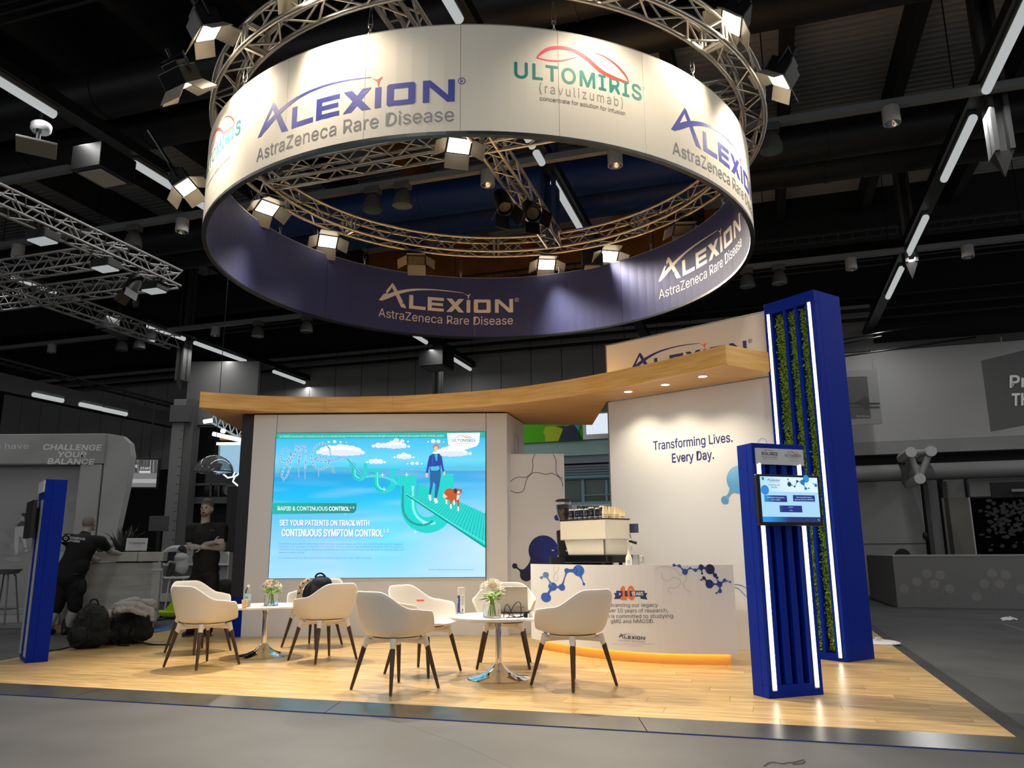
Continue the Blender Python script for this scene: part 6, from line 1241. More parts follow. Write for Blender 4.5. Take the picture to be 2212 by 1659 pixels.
# white rounded cubicle with a seated woman
CY = 16.2
ct_ = thing('white_cubicle', 'white rounded frame cubicle behind the bearded man', 'stand', (aty(430, 1250, CY).x, CY, HF)); cto2 = ct_.location.copy()
fw = mat('cubicle_white', '#d0d0d0', .5)
def rounded(x0, y0, x1, y1, r, Y, wd__, m, nm):
    A_, B_ = aty(x0, y1, Y), aty(x1, y0, Y); pts = []
    for cx_, cz_, a0 in ((B_.x-r, B_.z-r, 0), (A_.x+r, B_.z-r, pi/2), (A_.x+r, A_.z+r, pi), (B_.x-r, A_.z+r, 3*pi/2)):
        for k in range(6): a = a0+pi/2*k/5; pts.append(Vector((cx_+r*cos(a), Y, cz_+r*sin(a))))
    mb = MB(cto2); mb.tube(pts+[pts[0]], wd__, 8); return mb.build(nm, m, ct_, True)
rounded(338, 1183, 500, 1345, .25, CY, .055, fw, 'white_frame'); ybox('back_screen', mat('cubicle_back', '#9d9d9d', .6), 345, 1186, 496, 1250, CY+.3, .04, ct_, cto2); ybox('table_board', fw, 345, 1217, 500, 1222, CY-.1, .4, ct_, cto2)
ybox('lower_board', fw, 338, 1283, 380, 1300, CY-.2, .4, ct_, cto2); ybox('lower_board', grey_lt, 338, 1300, 380, 1330, CY-.15, .4, ct_, cto2); ybox('side_board', mat('cubicle_grey', '#b0b0b0', .6), 470, 1222, 500, 1300, CY+.1, .1, ct_, cto2)
skin = mat('skin_grey', '#8d8783', .6); skin_l = mat('skin_arm', '#938d89', .55); hair_m = mat('hair_grey', '#5e5a54', .7, noise='#3d3a36', nscale=60); clo = mat('black_tee', '#050505', .85)
def px(x, y, Y): return aty(x, y, Y)
def hand(parts, wrist, d, up, s=1.0, curl=.6):
    d = Vector(d).normalized(); up = Vector(up); up = (up-d*up.dot(d)).normalized(); sd = d.cross(up); w_ = Vector(wrist)
    parts.append(('e', w_+d*.045*s, (.042*s, .042*s, .026*s)))
    parts.append((w_, w_+d*.075*s, .026*s, .034*s))
    for k, (o_, L) in enumerate(((-.030, .062), (-.010, .072), (.011, .068), (.031, .054))):
        a = w_+d*.075*s+sd*o_*s; b = a+(d*cos(curl*.6)-up*sin(curl*.6))*L*.55*s; c = b+(d*cos(curl*1.6)-up*sin(curl*1.6))*L*.5*s; parts += [(a, b, .0098*s, .0092*s), (b, c, .0092*s, .008*s)]
    a = w_+d*.025*s-sd*.03*s; b = a+(d*.6-sd*.75).normalized()*.04*s; c = b+(d*.95-sd*.2).normalized()*.032*s; parts += [(a, b, .0125*s, .011*s), (b, c, .011*s, .009*s)]
# ---- the bearded man with crossed arms
Y2 = 10.86; s2 = 10.95/1700
def man_standing():
    t = thing('person', 'man in black shirt and trousers standing with crossed arms behind the left chairs', 'person', (-4.13, Y2, 0)); o = t.location.copy()
    hd = px(447, 1098, Y2); nk = px(444, 1122, Y2+.02); shL, shR = px(414, 1142, Y2+.02), px(481, 1141, Y2+.02); ch_ = px(447, 1160, Y2); be = px(446, 1205, Y2); pe = px(444, 1232, Y2+.02)
    elL, elR = px(409, 1183, Y2-.02), px(481, 1184, Y2-.02); wrL, wrR = px(462, 1172, Y2-.20), px(436, 1182, Y2-.17)
    kL, kR = px(422, 1305, Y2-.02), px(458, 1303, Y2-.04); aL, aR = px(412, 1362, Y2+.04), px(450, 1360, Y2); 
    P = [('e', hd+Vector((0, 0, .0)), (.076, .095, .112)), ('e', hd+Vector((-.004, -.03, -.06)), (.055, .06, .055)), (nk+Vector((0, 0, .06)), nk-Vector((0, 0, .05)), .055, .062), (shL, shR, .062, .062), ('e', ch_, (.175, .115, .19)), ('e', be, (.155, .11, .17)), ('e', pe, (.165, .12, .14)),
         (shL, elL, .055, .043), (elL, wrL, .043, .028), (shR, elR, .055, .043), (elR, wrR, .043, .028), (pe+Vector((-.085, 0, -.05)), kL, .088, .06), (kL, aL, .058, .038), (pe+Vector((.085, 0, -.05)), kR, .088, .06), (kR, aR, .058, .038),
         ('e', hd+Vector((-.006, -.098, -.012)), (.013, .022, .026)), (hd+Vector((-.005, -.10, -.02)), hd+Vector((-.005, -.09, .02)), .012, .008), ('e', hd+Vector((.077, .005, -.01)), (.012, .02, .03)), ('e', hd+Vector((-.077, .005, -.01)), (.012, .02, .03)), ('e', hd+Vector((0, -.085, -.058)), (.026, .012, .010)), ('e', hd+Vector((0, -.088, .025)), (.05, .012, .012))]
    hand(P, wrL, (wrL-elL)+Vector((0, .02, 0)), (0, -1, .2), 1, .5); hand(P, wrR, (wrR-elR), (0, -1, .2), 1, .5)
    blob('body', P, skin, t, .009, 2, o)
    blob('hair', [('e', hd+Vector((0, .015, .045)), (.083, .10, .085)), ('e', hd+Vector((.02, -.045, .10)), (.065, .055, .035)), ('e', hd+Vector((0, .05, -.01)), (.078, .07, .07))], hair_m, t, .009, 1, o)
    blob('beard', [('e', hd+Vector((-.004, -.055, -.085)), (.05, .045, .03)), ('e', hd+Vector((-.055, -.02, -.06)), (.018, .04, .03)), ('e', hd+Vector((.05, -.02, -.06)), (.018, .04, .03))], mat('beard_grey', '#5a5550', .8), t, .008, 1, o)
    for sx in (-1, 1): mb = MB(o); mb.ball(hd+Vector((sx*.03-.004, -.088, .008)), .0105, 10, 8); e_ = mb.build('eye', mat('eye_dark', '#2a2826', .3), t, True)
    mb = MB(o); mb.ball(hd+Vector((-.004, -.097, -.06)), .014, 10, 6, (1.4, .5, .6)); mb.build('mouth', mat('mouth_dark', '#3c302c', .6), t, True)
    uL = shL.lerp(elL, .55); uR = shR.lerp(elR, .55)
    blob('shirt', [(ch_, pe+Vector((0, 0, .06)), .165, .165), (shL, shR, .078, .078), ('e', ch_, (.20, .135, .20)), ('e', be, (.185, .132, .19)), ('e', pe+Vector((0, 0, .02)), (.185, .14, .13)), (shL, uL, .074, .07), (shR, uR, .074, .07), (nk-Vector((0, -.01, .10)), ch_, .075, .12)], clo, t, .012, 3, o, .012, .12)
    A_ = Art(lambda x, y, z: Vector((x, -.16-z, y)), .002); c_ = px(469, 1148, Y2)-o; 
    A_.text('XX', c_.x-.04, c_.z, .022, '#4a4a4a', width=.07, bold=.02, shear=.2); A_.build('chest_mark', t)
    blob('trousers', [('e', pe+Vector((0, 0, -.03)), (.18, .135, .12)), (pe+Vector((-.085, 0, -.07)), kL, .105, .078), (kL, aL, .076, .062), (pe+Vector((.085, 0, -.07)), kR, .105, .078), (kR, aR, .076, .062), ('e', pe+Vector((-.18, -.02, -.16)), (.04, .06, .09))], mat('black_trousers', '#040405', .8), t, .012, 3, o, .015, .1)
    for a_, nm in ((aL, -1), (aR, 1)):
        f = Vector((a_.x, a_.y, 0)); blob('shoe', [('e', f+Vector((nm*.0, .0, .06)), (.045, .06, .06)), ('e', f+Vector((nm*.01-.01, -.09, .035)), (.047, .10, .035)), (f+Vector((0, .04, .03)), f+Vector((nm*.01-.01, -.14, .025)), .03, .03)], mat('shoe_black', '#141414', .5), t, .008, 2, o)
        mb = MB(o); mb.prism([(f.x-.045, f.y-.18), (f.x+.04, f.y-.18), (f.x+.046, f.y-.06), (f.x+.036, f.y+.07), (f.x-.036, f.y+.07), (f.x-.05, f.y-.06)], 0.0, .018); mb.build('sole', mat('sole_grey', '#555555', .6), t, bevel=.004)
man_standing()
# ---- the man bending over the crate, back to the viewer
def man_bending():
    Y1 = 11.55; t = thing('person', 'man in black shirt and black shorts seen from behind, leaning over the wooden crate', 'person', (px(120, 1370, Y1).x, Y1, HF)); o = t.location.copy()
    hd = px(192, 1132, Y1-.12+.35); nk = px(184, 1150, Y1+.18); shL, shR = px(143, 1165, Y1-.02), px(218, 1170, Y1+.12); ch_ = px(176, 1182, Y1+.06); be = px(160, 1222, Y1); pe = px(150, 1252, Y1)
    kL, kR = px(122, 1312, Y1+.02), px(162, 1310, Y1+.06); aL, aR = px(103, 1362, Y1), px(141, 1360, Y1+.06)
    elR = px(236, 1190, Y1+.38); wrR = px(262, 1197, Y1+.55); elL = px(205, 1210, Y1+.4); wrL = px(236, 1203, Y1+.55)
    P = [('e', hd, (.078, .098, .112)), (hd-Vector((0, .02, .05)), nk-Vector((0, 0, .05)), .06, .068), (shL, shR, .066, .066), ('e', ch_, (.19, .13, .19)), ('e', be, (.17, .125, .17)), ('e', pe, (.17, .13, .14)),
         (shR, elR, .058, .045), (elR, wrR, .045, .029), (shL, elL, .058, .045), (elL, wrL, .045, .029), (pe+Vector((-.09, 0, -.05)), kL, .095, .062), (pe+Vector((.09, 0, -.05)), kR, .095, .062),
         (kL, kL.lerp(aL, .35), .06, .064), (kL.lerp(aL, .35), aL, .064, .038), (kR, kR.lerp(aR, .35), .06, .064), (kR.lerp(aR, .35), aR, .064, .038), ('e', hd+Vector((.078, .02, -.01)), (.012, .022, .032)), ('e', hd+Vector((-.078, .02, -.01)), (.012, .022, .032)), ('e', hd+Vector((.035, .09, -.02)), (.014, .02, .02)), ('e', hd+Vector((.03, .06, -.07)), (.045, .04, .03))]
    hand(P, wrR, (wrR-elR)+Vector((0, 0, .0)), (0, -.2, 1), 1, .4); hand(P, wrL, (wrL-elL), (0, -.2, 1), 1, .9)
    blob('body', P, skin_l, t, .009, 2, o)
    blob('hair', [('e', hd+Vector((0, -.012, .022)), (.084, .098, .10))], mat('short_hair', '#6e6860', .8), t, .009, 1, o)
    for sx in (-1, 1): mb = MB(o); mb.ball(hd+Vector((sx*.03+.02, .085, .01)), .010, 8, 6); mb.build('eye', MATS['eye_dark'], t, True)
    blob('shirt', [(ch_, pe+Vector((0, 0, .04)), .19, .185), (shL, shR, .085, .085), ('e', ch_, (.215, .15, .20)), ('e', be, (.215, .155, .20)), ('e', pe+Vector((0, 0, .06)), (.212, .16, .14)), (shL, shL.lerp(elL, .5), .08, .075), (shR, shR.lerp(elR, .55), .08, .072), (nk-Vector((0, 0, .05)), ch_, .085, .13)], clo, t, .012, 3, o, .012, .12)
    A_ = Art(lambda x, y, z: Vector((x, -z, y)), .002); c_ = px(164, 1163, Y1-.12)-o
    A_.fmap = lambda x, y, z: Vector((x, c_.y-.035-z+(x-c_.x)*.25, y))
    A_.ring(c_.x-.11, c_.z-.0, .017, .007, '#c9c9c9', 16)
    for sx, sz in ((-1, -1), (1, -1), (1, 1), (-1, 1)): A_.stroke([(c_.x-.11+sx*.045, c_.z+sz*.022), (c_.x-.11+sx*.045, c_.z+sz*.045), (c_.x-.11+sx*.022, c_.z+sz*.045)], .007, '#c9c9c9')
    A_.text('COMPASS', c_.x-.055, c_.z-.004, .03, '#c9c9c9', width=.19, bold=.04, slope=-.12, shear=.1); A_.text('FAIRS', c_.x-.05, c_.z-.045, .03, '#c9c9c9', width=.12, bold=.04, slope=-.12, shear=.1); A_.build('shirt_lettering', t)
    blob('shorts', [('e', pe+Vector((0, 0, -.02)), (.20, .15, .14)), (pe+Vector((-.09, 0, -.07)), kL+Vector((-.005, 0, .0)), .12, .098), (pe+Vector((.09, 0, -.07)), kR, .12, .098), ('e', pe+Vector((.20, 0, -.10)), (.05, .07, .12))], MATS['black_trousers'], t, .012, 3, o, .015, .1)
    mb = MB(o); mb.tube([pe+Vector((.205*cos(a), .155*sin(a), .07)) for a in [2*pi*k/24 for k in range(25)]], .02, 6); mb.build('belt', blackm, t)
    for a_ in (aL, aR):
        f = Vector((a_.x, a_.y, HF)); blob('boot', [(f+Vector((0, 0, .05)), f+Vector((0, 0, .17)), .052, .056), ('e', f+Vector((.0, .09, .04)), (.047, .10, .038)), (f+Vector((0, -.04, .035)), f+Vector((0, .14, .03)), .036, .032)], MATS['shoe_black'], t, .008, 2, o)
    return wrR, wrL
wr1, wr2 = man_bending()
# seated woman far behind
def woman():
    t = thing('person', 'seated woman with long hair in white top at the far white cubicle', 'person', (px(388, 1255, CY-.5).x, CY-.5, HF)); o = t.location.copy(); Y = CY-.5
    hd = px(391, 1191, Y); nk = px(391, 1200, Y); sh = px(392, 1205, Y); pe = px(390, 1228, Y); kn = px(372, 1222, Y-.1); ft = px(362, 1246, Y-.12); kn2 = px(376, 1232, Y-.05); ft2 = px(386, 1253, Y-.1); el = px(384, 1216, Y-.08); wr = px(374, 1215, Y-.15)
    P = [('e', hd, (.065, .085, .10)), (nk, sh, .05, .06), ('e', sh, (.11, .14, .09)), (sh, pe, .10, .13), (pe, kn, .085, .06), (kn, ft, .055, .035), (pe, kn2, .085, .06), (kn2, ft2, .055, .035), (sh-Vector((.02, .08, 0)), el, .045, .038), (el, wr, .035, .025)]; hand(P, wr, wr-el, (0, 0, 1), .9)
    blob('body', P, skin, t, .012, 2, o); blob('hair', [('e', hd+Vector((.02, 0, .03)), (.08, .09, .09)), (hd+Vector((.05, 0, 0)), sh+Vector((.08, 0, -.15)), .06, .04)], mat('long_hair', '#2e2b28', .8), t, .012, 1, o)
    blob('white_top', [('e', sh, (.13, .16, .10)), (sh, pe+Vector((0, 0, .02)), .125, .145), (sh-Vector((.02, .08, 0)), el, .06, .05)], mat('white_top_grey', '#b0b0b0', .7), t, .014, 2, o); blob('trousers', [(pe, kn, .10, .072), (kn, ft, .068, .045), (pe, kn2, .10, .07), (kn2, ft2+Vector((0, 0, .05)), .065, .045)], mat('grey_trousers', '#3a3a3a', .8), t, .014, 2, o)
    for f in (ft, ft2): blob('shoe', [('e', f+Vector((-.03, 0, -.02)), (.09, .045, .04))], mat('pale_shoe', '#a6a6a6', .6), t, .01, 1, o)
    s_ = thing('white_stool', 'white stool under the seated woman', 'stool', (pe.x, Y, HF)); mb = MB(); z = pe.z-HF-.15; mb.box((-.22, -.2, z-.04), (.2, .2, z)); mb.build('seat', fw, s_, bevel=.01)
    for sx in (-.18, .16):
        for sy in (-.16, .16): mb = MB(); mb.tube([(sx, sy, 0), (sx*.8, sy*.8, z-.04)], .014, 6); mb.build('leg', fw, s_)
    l_ = thing('dark_laptop', 'small dark laptop on the far cubicle table before the seated woman', 'laptop', px(366, 1216, Y)); mb = MB(); mb.box((-.17, -.02, 0), (.12, .0, .21)); mb.build('screen_lid', black, l_); mb = MB(); mb.box((-.17, -.02, -.0), (.14, .22, .015)); mb.build('keyboard_base', black, l_)
woman()
# wooden crate with pallet blocks
CRZ = radians(20); _c = aty(345, 1300, 12.3); cr0 = Vector((_c.x-.56*cos(CRZ), 12.3-.56*sin(CRZ), HF)); cr = thing('wooden_crate', 'big grey plywood crate on pallet blocks that the bending man leans on', 'crate', cr0, CRZ); ply = mat('plywood_grey', '#8c8c88', .7, noise='#acaca6', nscale=1.6, stretch=(.6, 1, 4)); ply2 = mat('batten_grey', '#b0b0ac', .7, noise='#989894', nscale=3)
def cbox(n_, m, a, b, bv=.004): mb = MB(); mb.box(a, b); return mb.build(n_, m, cr, bevel=bv)
cbox('front_board', ply, (-.85, 0, .14), (.50, .03, .98)); cbox('side_board', ply, (.47, .031, .14), (.50, .95, .98)); cbox('rear_board', ply, (-.85, .95, .14), (.5, .98, .98)); cbox('side_board', ply, (-.85, .031, .14), (-.82, .95, .98))
cbox('lid_board', ply2, (-.90, -.03, 1.0), (.2, 1.0, 1.14)); cbox('lid_board', ply2, (.205, -.03, 1.0), (.56, 1.0, 1.14)); cbox('corner_batten', ply2, (.42, -.03, .12), (.54, -.002, .985)); cbox('corner_batten', ply2, (-.9, -.03, .12), (-.76, -.002, .985))
for x in (-.8, -.2, .36): cbox('pallet_block', mat('pine_block', '#b08a62', .7, noise='#9a7650', nscale=6), (x, -.02, 0), (x+.15, .14, .118))
cbox('pallet_board', MATS['pine_block'], (-.86, 0, .119), (.52, .95, .138))
for z in (.28, .86): cbox('metal_clasp', steel, (.41, -.036, z), (.56, -.031, z+.035), 0)
for x0_, x1_ in ((-1.3, -.95),): mb = MB(); mb.box((x0_, .2, 0), (x1_, 1.2, .9)); 
# dark drill in front of the man on the crate
q = px(222, 1198, 12.25); t = thing('cordless_drill', 'black tool and straps lying on the crate edge under the man arms', 'tool', (q.x, 12.30, HF+1.14)); mb = MB(); mb.tube([(-.12, 0, .05), (.10, 0, .06)], .035, 10); mb.box((-.1, -.03, .0), (-.04, .03, .05)); mb.build('tool_body', black, t, True); mb = MB(); mb.tube([(.1, 0, .06), (.15, 0, .06)], .014, 8); mb.build('chuck', steel, t, True)
# plant, sign and small monitor behind the crate
pl_ = thing('potted_plant', 'leafy plant standing behind the crate left of the small sign', 'plant', (px(265, 1185, 13.6).x, 13.6, HF)); mb = MB(); mb.lathe([(0, 0), (.14, 0), (.18, .95), (.16, .95), (.15, .9), (0, .9)], 24); mb.build('tall_pot', grey_mid, pl_, True); rl = random.Random(5); mb = MB()
for k in range(110):
    a = rl.uniform(0, 2*pi); el = rl.uniform(-.2, 1.3); mb2 = MB(); leaf(mb2, (.04*cos(a), .04*sin(a), 1.0+rl.uniform(0, .3)), (cos(a)*cos(el), sin(a)*cos(el), sin(el)), rl.uniform(.25, .42), rl.uniform(.035, .06), rl.uniform(-.2, .3)); mb2.build('leaf', mat('plant_grey', '#4e504c', .6), pl_)
t = thing('small_sign', 'small white sign reading Mainzur on the crate behind the bending man', 'sign', (px(310, 1172, 13.0).x, 12.75, HF+1.14)); mb = MB(); mb.m = Matrix.Rotation(-.1, 4, 'X'); mb.box((-.17, 0, .02), (.17, .015, .22)); b_ = mb.build('sign_board', mat('sign_white', '#b9b9b9', .5), t, bevel=.006); mb = MB(); mb.box((-.1, -.01, 0), (.1, .1, .02)); mb.build('sign_foot', black, t)
A = Art(lambda x, y, z: Vector((x, .02-z-.02, y)), .002); A.T = lambda x, y: (x, y); A.text('MAINZUR', -.05, .125, .03, '#6d6d6d', width=.19, bold=.03); A.text('Messebau und Design', -.05, .09, .012, '#8a8a8a', width=.13); A.stroke([(-.12, .16), (-.09, .13), (-.07, .165)], .012, '#808080'); A.build('sign_lettering', t)
t = thing('desk_monitor', 'dark monitor standing behind the crate left of the pillar', 'monitor', (px(340, 1200, 13.9).x, 13.9, HF)); mb = MB(); mb.box((-.2, 0, 1.5), (.14, .03, 1.76)); mb.build('monitor_case', mat('monitor_grey', '#3c3c3c', .4), t, bevel=.006); mb = MB(); mb.box((-.06, .03, 0), (.0, .06, 1.55)); mb.build('stem', blackm, t); mb = MB(); mb.box((-.2, 0, 0), (.14, .25, .02)); mb.build('stand_foot', black, t)
# back pack pile with grey jacket at the platform's left edge
def pack(loc, lab, s, strap, seed):
    t = thing('backpack', lab, 'backpack', loc); r = random.Random(seed); B = Vector(loc); w_, d_, h_ = s
    blob('pack_body', [('e', B+Vector((0, 0, h_*.48)), (w_*.5, d_*.5, h_*.5)), ('e', B+Vector((-w_*.1, -d_*.25, h_*.3)), (w_*.42, d_*.34, h_*.3)), ('e', B+Vector((w_*.1, 0, h_*.28)), (w_*.46, d_*.45, h_*.28)), ('e', B+Vector((0, .02, h_*.8)), (w_*.33, d_*.33, h_*.2))], mat('pack_black', '#121212', .8), t, .014, 2, B, .05, .07)
    blob('front_pocket', [('e', B+Vector((-.02, -d_*.48, h_*.32)), (w_*.28, d_*.16, h_*.2))], mat('pack_black2', '#191919', .75), t, .012, 2, B, .015, .05)
    mb = MB(B); mb.tube(catmull([tuple(B+Vector(q)) for q in ((-.05, 0, h_*.95), (-.03, 0, h_*1.08), (.03, 0, h_*1.08), (.06, 0, h_*.95))], 5), .010, 6); mb.build('top_handle', MATS['pack_black'], t, True)
    mb = MB(B); mb.tube(catmull([tuple(B+Vector(q)) for q in ((w_*.1, -d_*.46, h_*.88), (w_*.16, -d_*.62, h_*.5), (w_*.1, -d_*.6, .1), (strap*.3, -d_*.7, .012), (strap*.6, -d_*.8, .008))], 6), .011, 6); mb.build('strap', blackm, t, True); return t
p1, p2, p3 = atz(178, 1403, 0), atz(275, 1392, 0), atz(226, 1396, 0)
pack((p1.x, p1.y+.15, 0), 'black backpack at the left of the pile on the platform edge', (.42, .34, .50), -.7, 1); pack((p2.x+.02, p2.y+.12, 0), 'black backpack at the right of the pile on the platform edge, under the grey jacket', (.40, .34, .46), 1.0, 2); pack((p3.x, p3.y+.22, 0), 'black bag squeezed in the middle of the pile on the platform edge', (.34, .3, .36), .5, 3)
t = thing('grey_jacket', 'pale grey jacket thrown over the black backpacks', 'jacket', (p3.x, p3.y+.1, .3)); o = t.location.copy(); B = Vector((p3.x+.08, p3.y+.16, 0))
J_ = [(B+Vector(a), B+Vector(b), r1, r2) for a, b, r1, r2 in (((-.14, -.12, .34), (.0, -.10, .46), .03, .045), ((.0, -.12, .46), (.24, -.12, .47), .045, .045), ((.24, -.12, .47), (.42, -.12, .40), .045, .035), ((.42, -.12, .40), (.46, -.16, .30), .035, .025), ((-.02, .04, .47), (.34, .04, .48), .05, .05),
    ((.02, -.18, .40), (.22, -.2, .42), .03, .03), ((.2, -.19, .42), (.38, -.18, .36), .03, .028), ((-.14, -.14, .33), (-.17, -.2, .20), .03, .022), ((-.05, -.17, .38), (-.08, -.22, .27), .03, .024), ((.06, -.04, .50), (.2, -.02, .52), .04, .04))]
blob('jacket_body', J_, mat('jacket_grey', '#9a9894', .85), t, .011, 2, o, .03, .04)
# yellow-green pallet truck, blue carpet strip
q = atz(372, 1335, HF); t = thing('pallet_truck', 'bright yellow green pallet truck partly hidden behind the nearest left chair', 'pallet truck', (q.x, q.y, HF)); yg = mat('safety_green', '#b4d400', .45)
mb = MB(); mb.add([(-.15, -.1, .08), (.30, -.1, .08), (.30, .1, .08), (-.15, .1, .08), (.16, -.06, .52), (.24, -.06, .52), (.24, .06, .52), (.16, .06, .52)], BF); mb.build('pump_housing', yg, t, bevel=.01); mb = MB(); mb.box((-.35, -.27, .05), (.5, -.1, .12)); mb.build('fork', yg, t, bevel=.01); mb = MB(); mb.box((-.35, .1, .05), (.5, .27, .12)); mb.build('fork', yg, t, bevel=.01)
for x in (-.28, .4): mb = MB(); mb.tube([(x, -.2, .04), (x, .2, .04)], .04, 12); mb.build('roller', black, t, True)
A = Art(lambda x, y, z: Vector((x, -.102-z+ (y-.08)*.09, y)), .002); A.stroke([(.12, .30), (.15, .40), (.20, .42), (.21, .34)], .012, '#20240a', smooth=4); A.stroke([(.16, .30), (.19, .36)], .01, '#20240a'); A.build('warning_mark', t)
t = thing('blue_carpet', 'strip of blue carpet on the hall floor behind the left platform edge', 'carpet', (-5.6, 12.6, HF)); mb = MB(); c1_, c2_ = atz(296, 1366, HF), atz(500, 1325, HF); mb.m = Matrix.Translation(-Vector((-5.6, 12.6, HF))); mb.prism([(c1_.x-.1, c1_.y+.05), (c1_.x+.25, c1_.y-.1), (-4.85, 13.2), (-4.3, 15.5), (-5.2, 15.5)], HF, HF+.008); mb.m = Matrix.Identity(4); mb.build('carpet_pile', mat('carpet_blue', '#4d78a8', .9), t)
# dark bag by the cubicle right of the bearded man
q = px(487, 1262, 12.6); t = thing('black_bag', 'black bag with pale strap hanging right of the bearded man before the booth side', 'bag', (q.x, 12.6, 0)); blob('bag_body', [('e', Vector((q.x, 12.6, .48)), (.22, .12, .2)), ('e', Vector((q.x-.12, 12.58, .60)), (.10, .08, .08))], MATS['pack_black'], t, .014, 2, Vector((q.x, 12.6, 0)), .02, .08)
mb = MB(); mb.tube([(-.1, -.1, .62), (-.08, -.14, .5), (-.02, -.13, .4)], .012, 6); mb.build('strap', grey_lt, t, True); mb = MB(); mb.box((-.2, -.12, .26), (.2, .12, .29)); mb.build('stool_board', grey_mid, t); mb = MB(); mb.box((-.03, -.03, HF), (.03, .03, .26)); mb.build('stool_post', grey_mid, t)
# ================================================================ RIGHT SIDE OF THE HALL
t = thing('planter_counter', 'long low grey counter with dandelion print at the right', 'counter', H(4.5, 18, HF)); o = H(4.5, 18, HF)
q0, q1, q2, q3 = atz(1892, 1296, HF), atz(1939, 1312, HF), atz(2212, 1316, HF), None
mb = MB(o); P_ = [tuple(q0[:2]), tuple(q1[:2]), tuple((q1+(q2-q1)*3)[:2]), tuple((q1+(q2-q1)*3+HV*1.0)[:2]), tuple((q0+HV*1.0)[:2])]; mb.prism(P_, HF, 0.92); mb.build('counter_body', mat('counter_grey', '#6c6c6c', .6), t, bevel=.01); mb = MB(o); mb.prism([(p[0], p[1]-.01) for p in P_], .922, .945); mb.build('counter_top', mat('counter_edge', '#8c8c8c', .5), t)
dq_ = (q2-q1).normalized(); nq = Vector((dq_.y, -dq_.x, 0)); dmap = lambda x, y, z: q1+dq_*x+nq*z+Vector((0, 0, y-HF))
def rp2(x, y): p = atp(x, y, q1, nq)-q1; return (p.dot(dq_), p.z+HF)
for X, Y in ((990, 812), (1050, 780), (1097, 740), (1160, 747), (1133, 790), (1205, 812), (1368, 790), (1405, 740), (1470, 747), (1442, 790), (1333, 850), (1545, 812)):
    c_ = rp2(1500+X*.4576, 900+Y*.4576); A = Art(dmap, .002); A.circle(c_[0], c_[1], .085, '#7e7c76', n=18); A.stroke([c_, (c_[0]+.02, .05)], .012, '#747370'); A.build('dandelion_print', t, o)
for nm, lab, a_, v in (('hanging_banner', 'dark grey hanging banner at the right edge with white letters', ((2120, 779), (2212+80, 757-20), (2212+80, 912-8), (2141, 932)), 19.5), ):
    t = thing(nm, lab, 'banner', atv(2160, 850, v)); P_ = [atv(*q, v) for q in a_]; o = t.location.copy(); mb = MB(o); mb.add([*P_, *[p+HV*.04 for p in P_]], [(0, 3, 2, 1), (4, 5, 6, 7), (0, 1, 5, 4), (1, 2, 6, 5), (2, 3, 7, 6), (3, 0, 4, 7)]); mb.build('banner_cloth', mat('banner_dark', '#555555', .7), t)
    A = art_v(v-.01, o); A.text('Pr', 2182, 837, 25, '#e0e0e0', dn=True, bold=.05, slope=-.05, width=36); A.text('TH', 2186, 876, 25, '#e0e0e0', dn=True, bold=.05, slope=-.05, width=38); A.build('banner_lettering', t, o); mb = MB(o); mb.tube([atv(2168, 770, v), atv(2162, 728, v)], .01, 5); mb.build('wire', grey_lt, t)
v = 20.5; t = thing('framed_poster', 'hanging landscape picture poster right of the blue tower', 'poster', atv(1865, 870, v)); o = t.location.copy(); quadv('poster_board', mat('poster_grey', '#7c7c7c', .5), 1800, 800, 1900, 918, v, .04, t, o); A = art_v(v-.012, o)
A.poly([(1800, 815), (1873, 813), (1881, 902), (1800, 904)], '#3f3f3f'); A.poly([(1842, 872), (1860, 862), (1868, 856), (1876, 860), (1878, 872), (1874, 888), (1858, 876)], '#262626'); A.rect(1830, 870, 1900, 873, '#1c1c1c'); A.rect(1830, 878, 1900, 881, '#2a2a2a'); A.text('fjordlines', 1850, 901, 4, '#a0a0a0', width=28, dn=True); A.build('poster_print', t, o); mb = MB(o); mb.tube([atv(1885, 798, v), atv(1883, 757, v)], .01, 5); mb.build('wire', grey_lt, t)
t = thing('pipe_truss_node', 'steel tube knot of round pipes under the white fascia at the right', 'truss', atv(1985, 1010, 20.8)); o = t.location.copy(); pg_ = mat('tube_knot_grey', '#888888', .45)
nd = [atv(1966, 978, 20.2), atv(2009, 976, 20.2), atv(1985, 1035, 20.2)]; bk = [atv(1950, 985, 21.6), atv(1958, 1048, 21.6)]
for a_, b_ in ((nd[0], nd[1]), (nd[0], nd[2]), (nd[1], nd[2]), (nd[2], bk[1]), (bk[1], atv(1945, 1015, 21.6)), (nd[0], atv(1958, 1040, 21.4)), (nd[0], bk[0])):
    mb = MB(o); mb.tube([a_, b_], .07, 14); mb.build('steel_tube', pg_, t, True)
for q in nd: mb = MB(o); mb.tube([q-HV*.15, q+HV*1.2], .12, 18); mb.build('chord_tube', mat('tube_end', '#b0b0b0', .4), t, True)
t = thing('pull_cord_switch', 'thin cord with a small switch hanging under the pipe knot', 'switch', atv(1995, 1160, 20.2)); o = t.location.copy(); mb = MB(o); mb.tube([atv(1986, 1045, 20.2), atv(1998, 1155, 20.2)], .015, 5); mb.build('cord', grey_lt, t); mb = MB(o); mb.ball(atv(1999, 1158, 20.2), .06, 10, 8, (1, 1, 1.6)); mb.build('switch', blackm, t, True)
v = 19.6; t = thing('dark_tree_display', 'large black display wall with a dim tree picture at the right', 'display', atv(2170, 1140, v)); o = t.location.copy(); quadv('display_body', mat('display_black', '#030303', .95, spec=.05), 2106, 1074, 2300, 1215, v, .1, t, o); quadv('edge_light', mat('edge_grey', '#8f8f8f', .5), 2101, 1074, 2104, 1215, v-.02, .1, t, o)
A = art_v(v-.012, o); rt = random.Random(12)
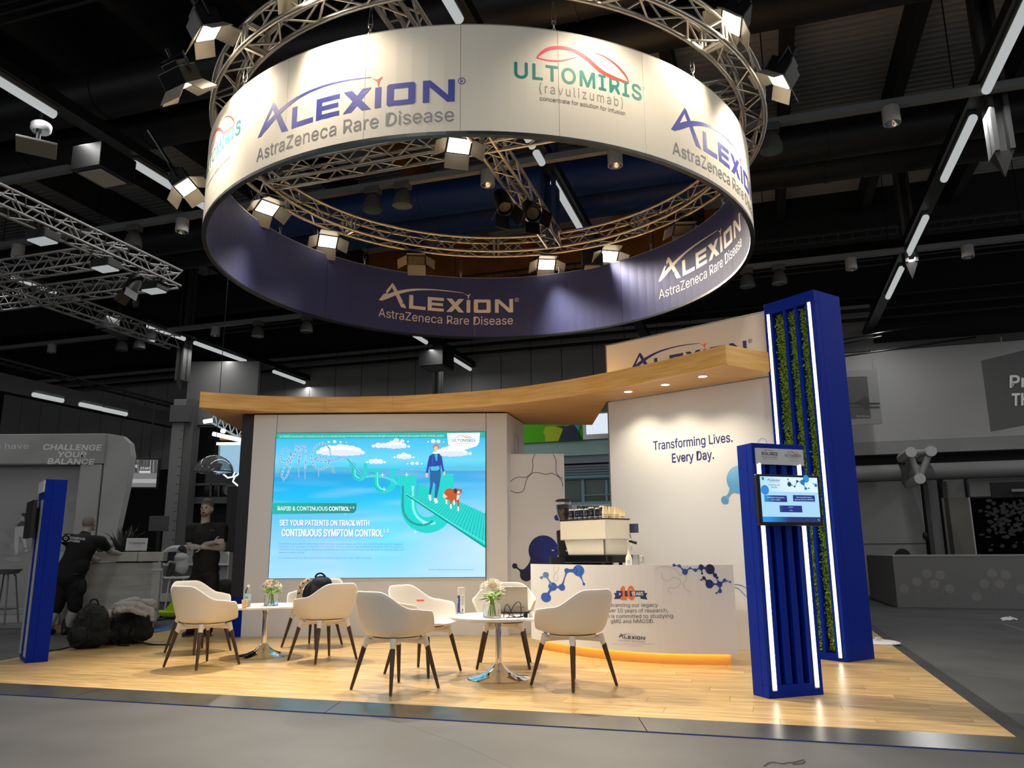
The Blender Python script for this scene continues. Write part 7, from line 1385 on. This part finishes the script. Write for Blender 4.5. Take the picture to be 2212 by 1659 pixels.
for k in range(150):
    x, y = rt.gauss(2180, 30), rt.gauss(1120, 26)
    if 2110 < x < 2290 and 1080 < y < 1205: A.circle(x, y, rt.uniform(3, 7), rt.choice(('#101010', '#161616', '#1c1c1c', '#0c0c0c')), rt.uniform(2, 5), 8)
tag(A.build('tree_picture', t, o), kind='stuff')
hb = thing('dark_recess', 'black door opening with a small lit fitting above the dark tree display', 'opening', atv(2170, 1055, 21)); o = hb.location.copy(); quadv('opening_panel', hall_dark, 2140, 1040, 2300, 1074, 20.9, .05, hb, o); quadv('fitting', grey_lt, 2186, 1056, 2212, 1062, 20.8, .05, hb, o)
t = thing('office_chair', 'dark chair partly hidden behind the blue tower at the right', 'chair', H(3.0, 20.6, HF)); o3 = t.location.copy(); blob('chair_back', [('e', o3+Vector((0, 0, .85)), (.22, .1, .28))], blk, t, .02, 2, o3); mb = MB(); mb.lathe([(0, .42), (.22, .42), (.24, .47), (0, .50)], 20); mb.build('seat', black, t, True); mb = MB(); mb.tube([(0, 0, .05), (0, 0, .42)], .03, 8); mb.lathe([(.25, 0), (.25, .03), (0, .05)], 16); mb.build('base', blackm, t, True)
q = atz(2185, 1340, HF); 
for k, (dx, dy, s_, lb_) in enumerate(((-.12, 0, .05, 'left'), (-.02, .05, .06, 'middle'), (.10, .12, .07, 'right'))):
    t = thing('paper_scrap', '%s white paper scrap on the hall floor at the right' % lb_, 'paper', (q.x+dx, q.y+dy, HF), .4*k, 'paper scraps on the right hall floor'); mb = MB(); mb.add([(-s_, -s_, .002), (s_, -s_*.7, .012), (s_*.8, s_, .05), (-s_*.7, s_*.6, .03), (-s_, -s_, 0), (s_, -s_*.7, .008), (s_*.8, s_, .045), (-s_*.7, s_*.6, .026)], [(0, 1, 2, 3), (7, 6, 5, 4), (0, 4, 5, 1), (1, 5, 6, 2), (2, 6, 7, 3), (3, 7, 4, 0)]); mb.build('sheet', mat('scrap_white', '#c4c4c4', .7), t)
w_ = [atz(*p_, HF) + Vector((0, 0, .004)) for p_ in ((1650, 1656), (1665, 1648), (1690, 1651), (1700, 1649), (1715, 1648), (1737, 1643), (1733, 1650), (1712, 1652))]
cable([tuple(p_) for p_ in w_], .0022, 'thin dark wire lying on the hall floor at the lower right', grey_mid, 'floor_wire')
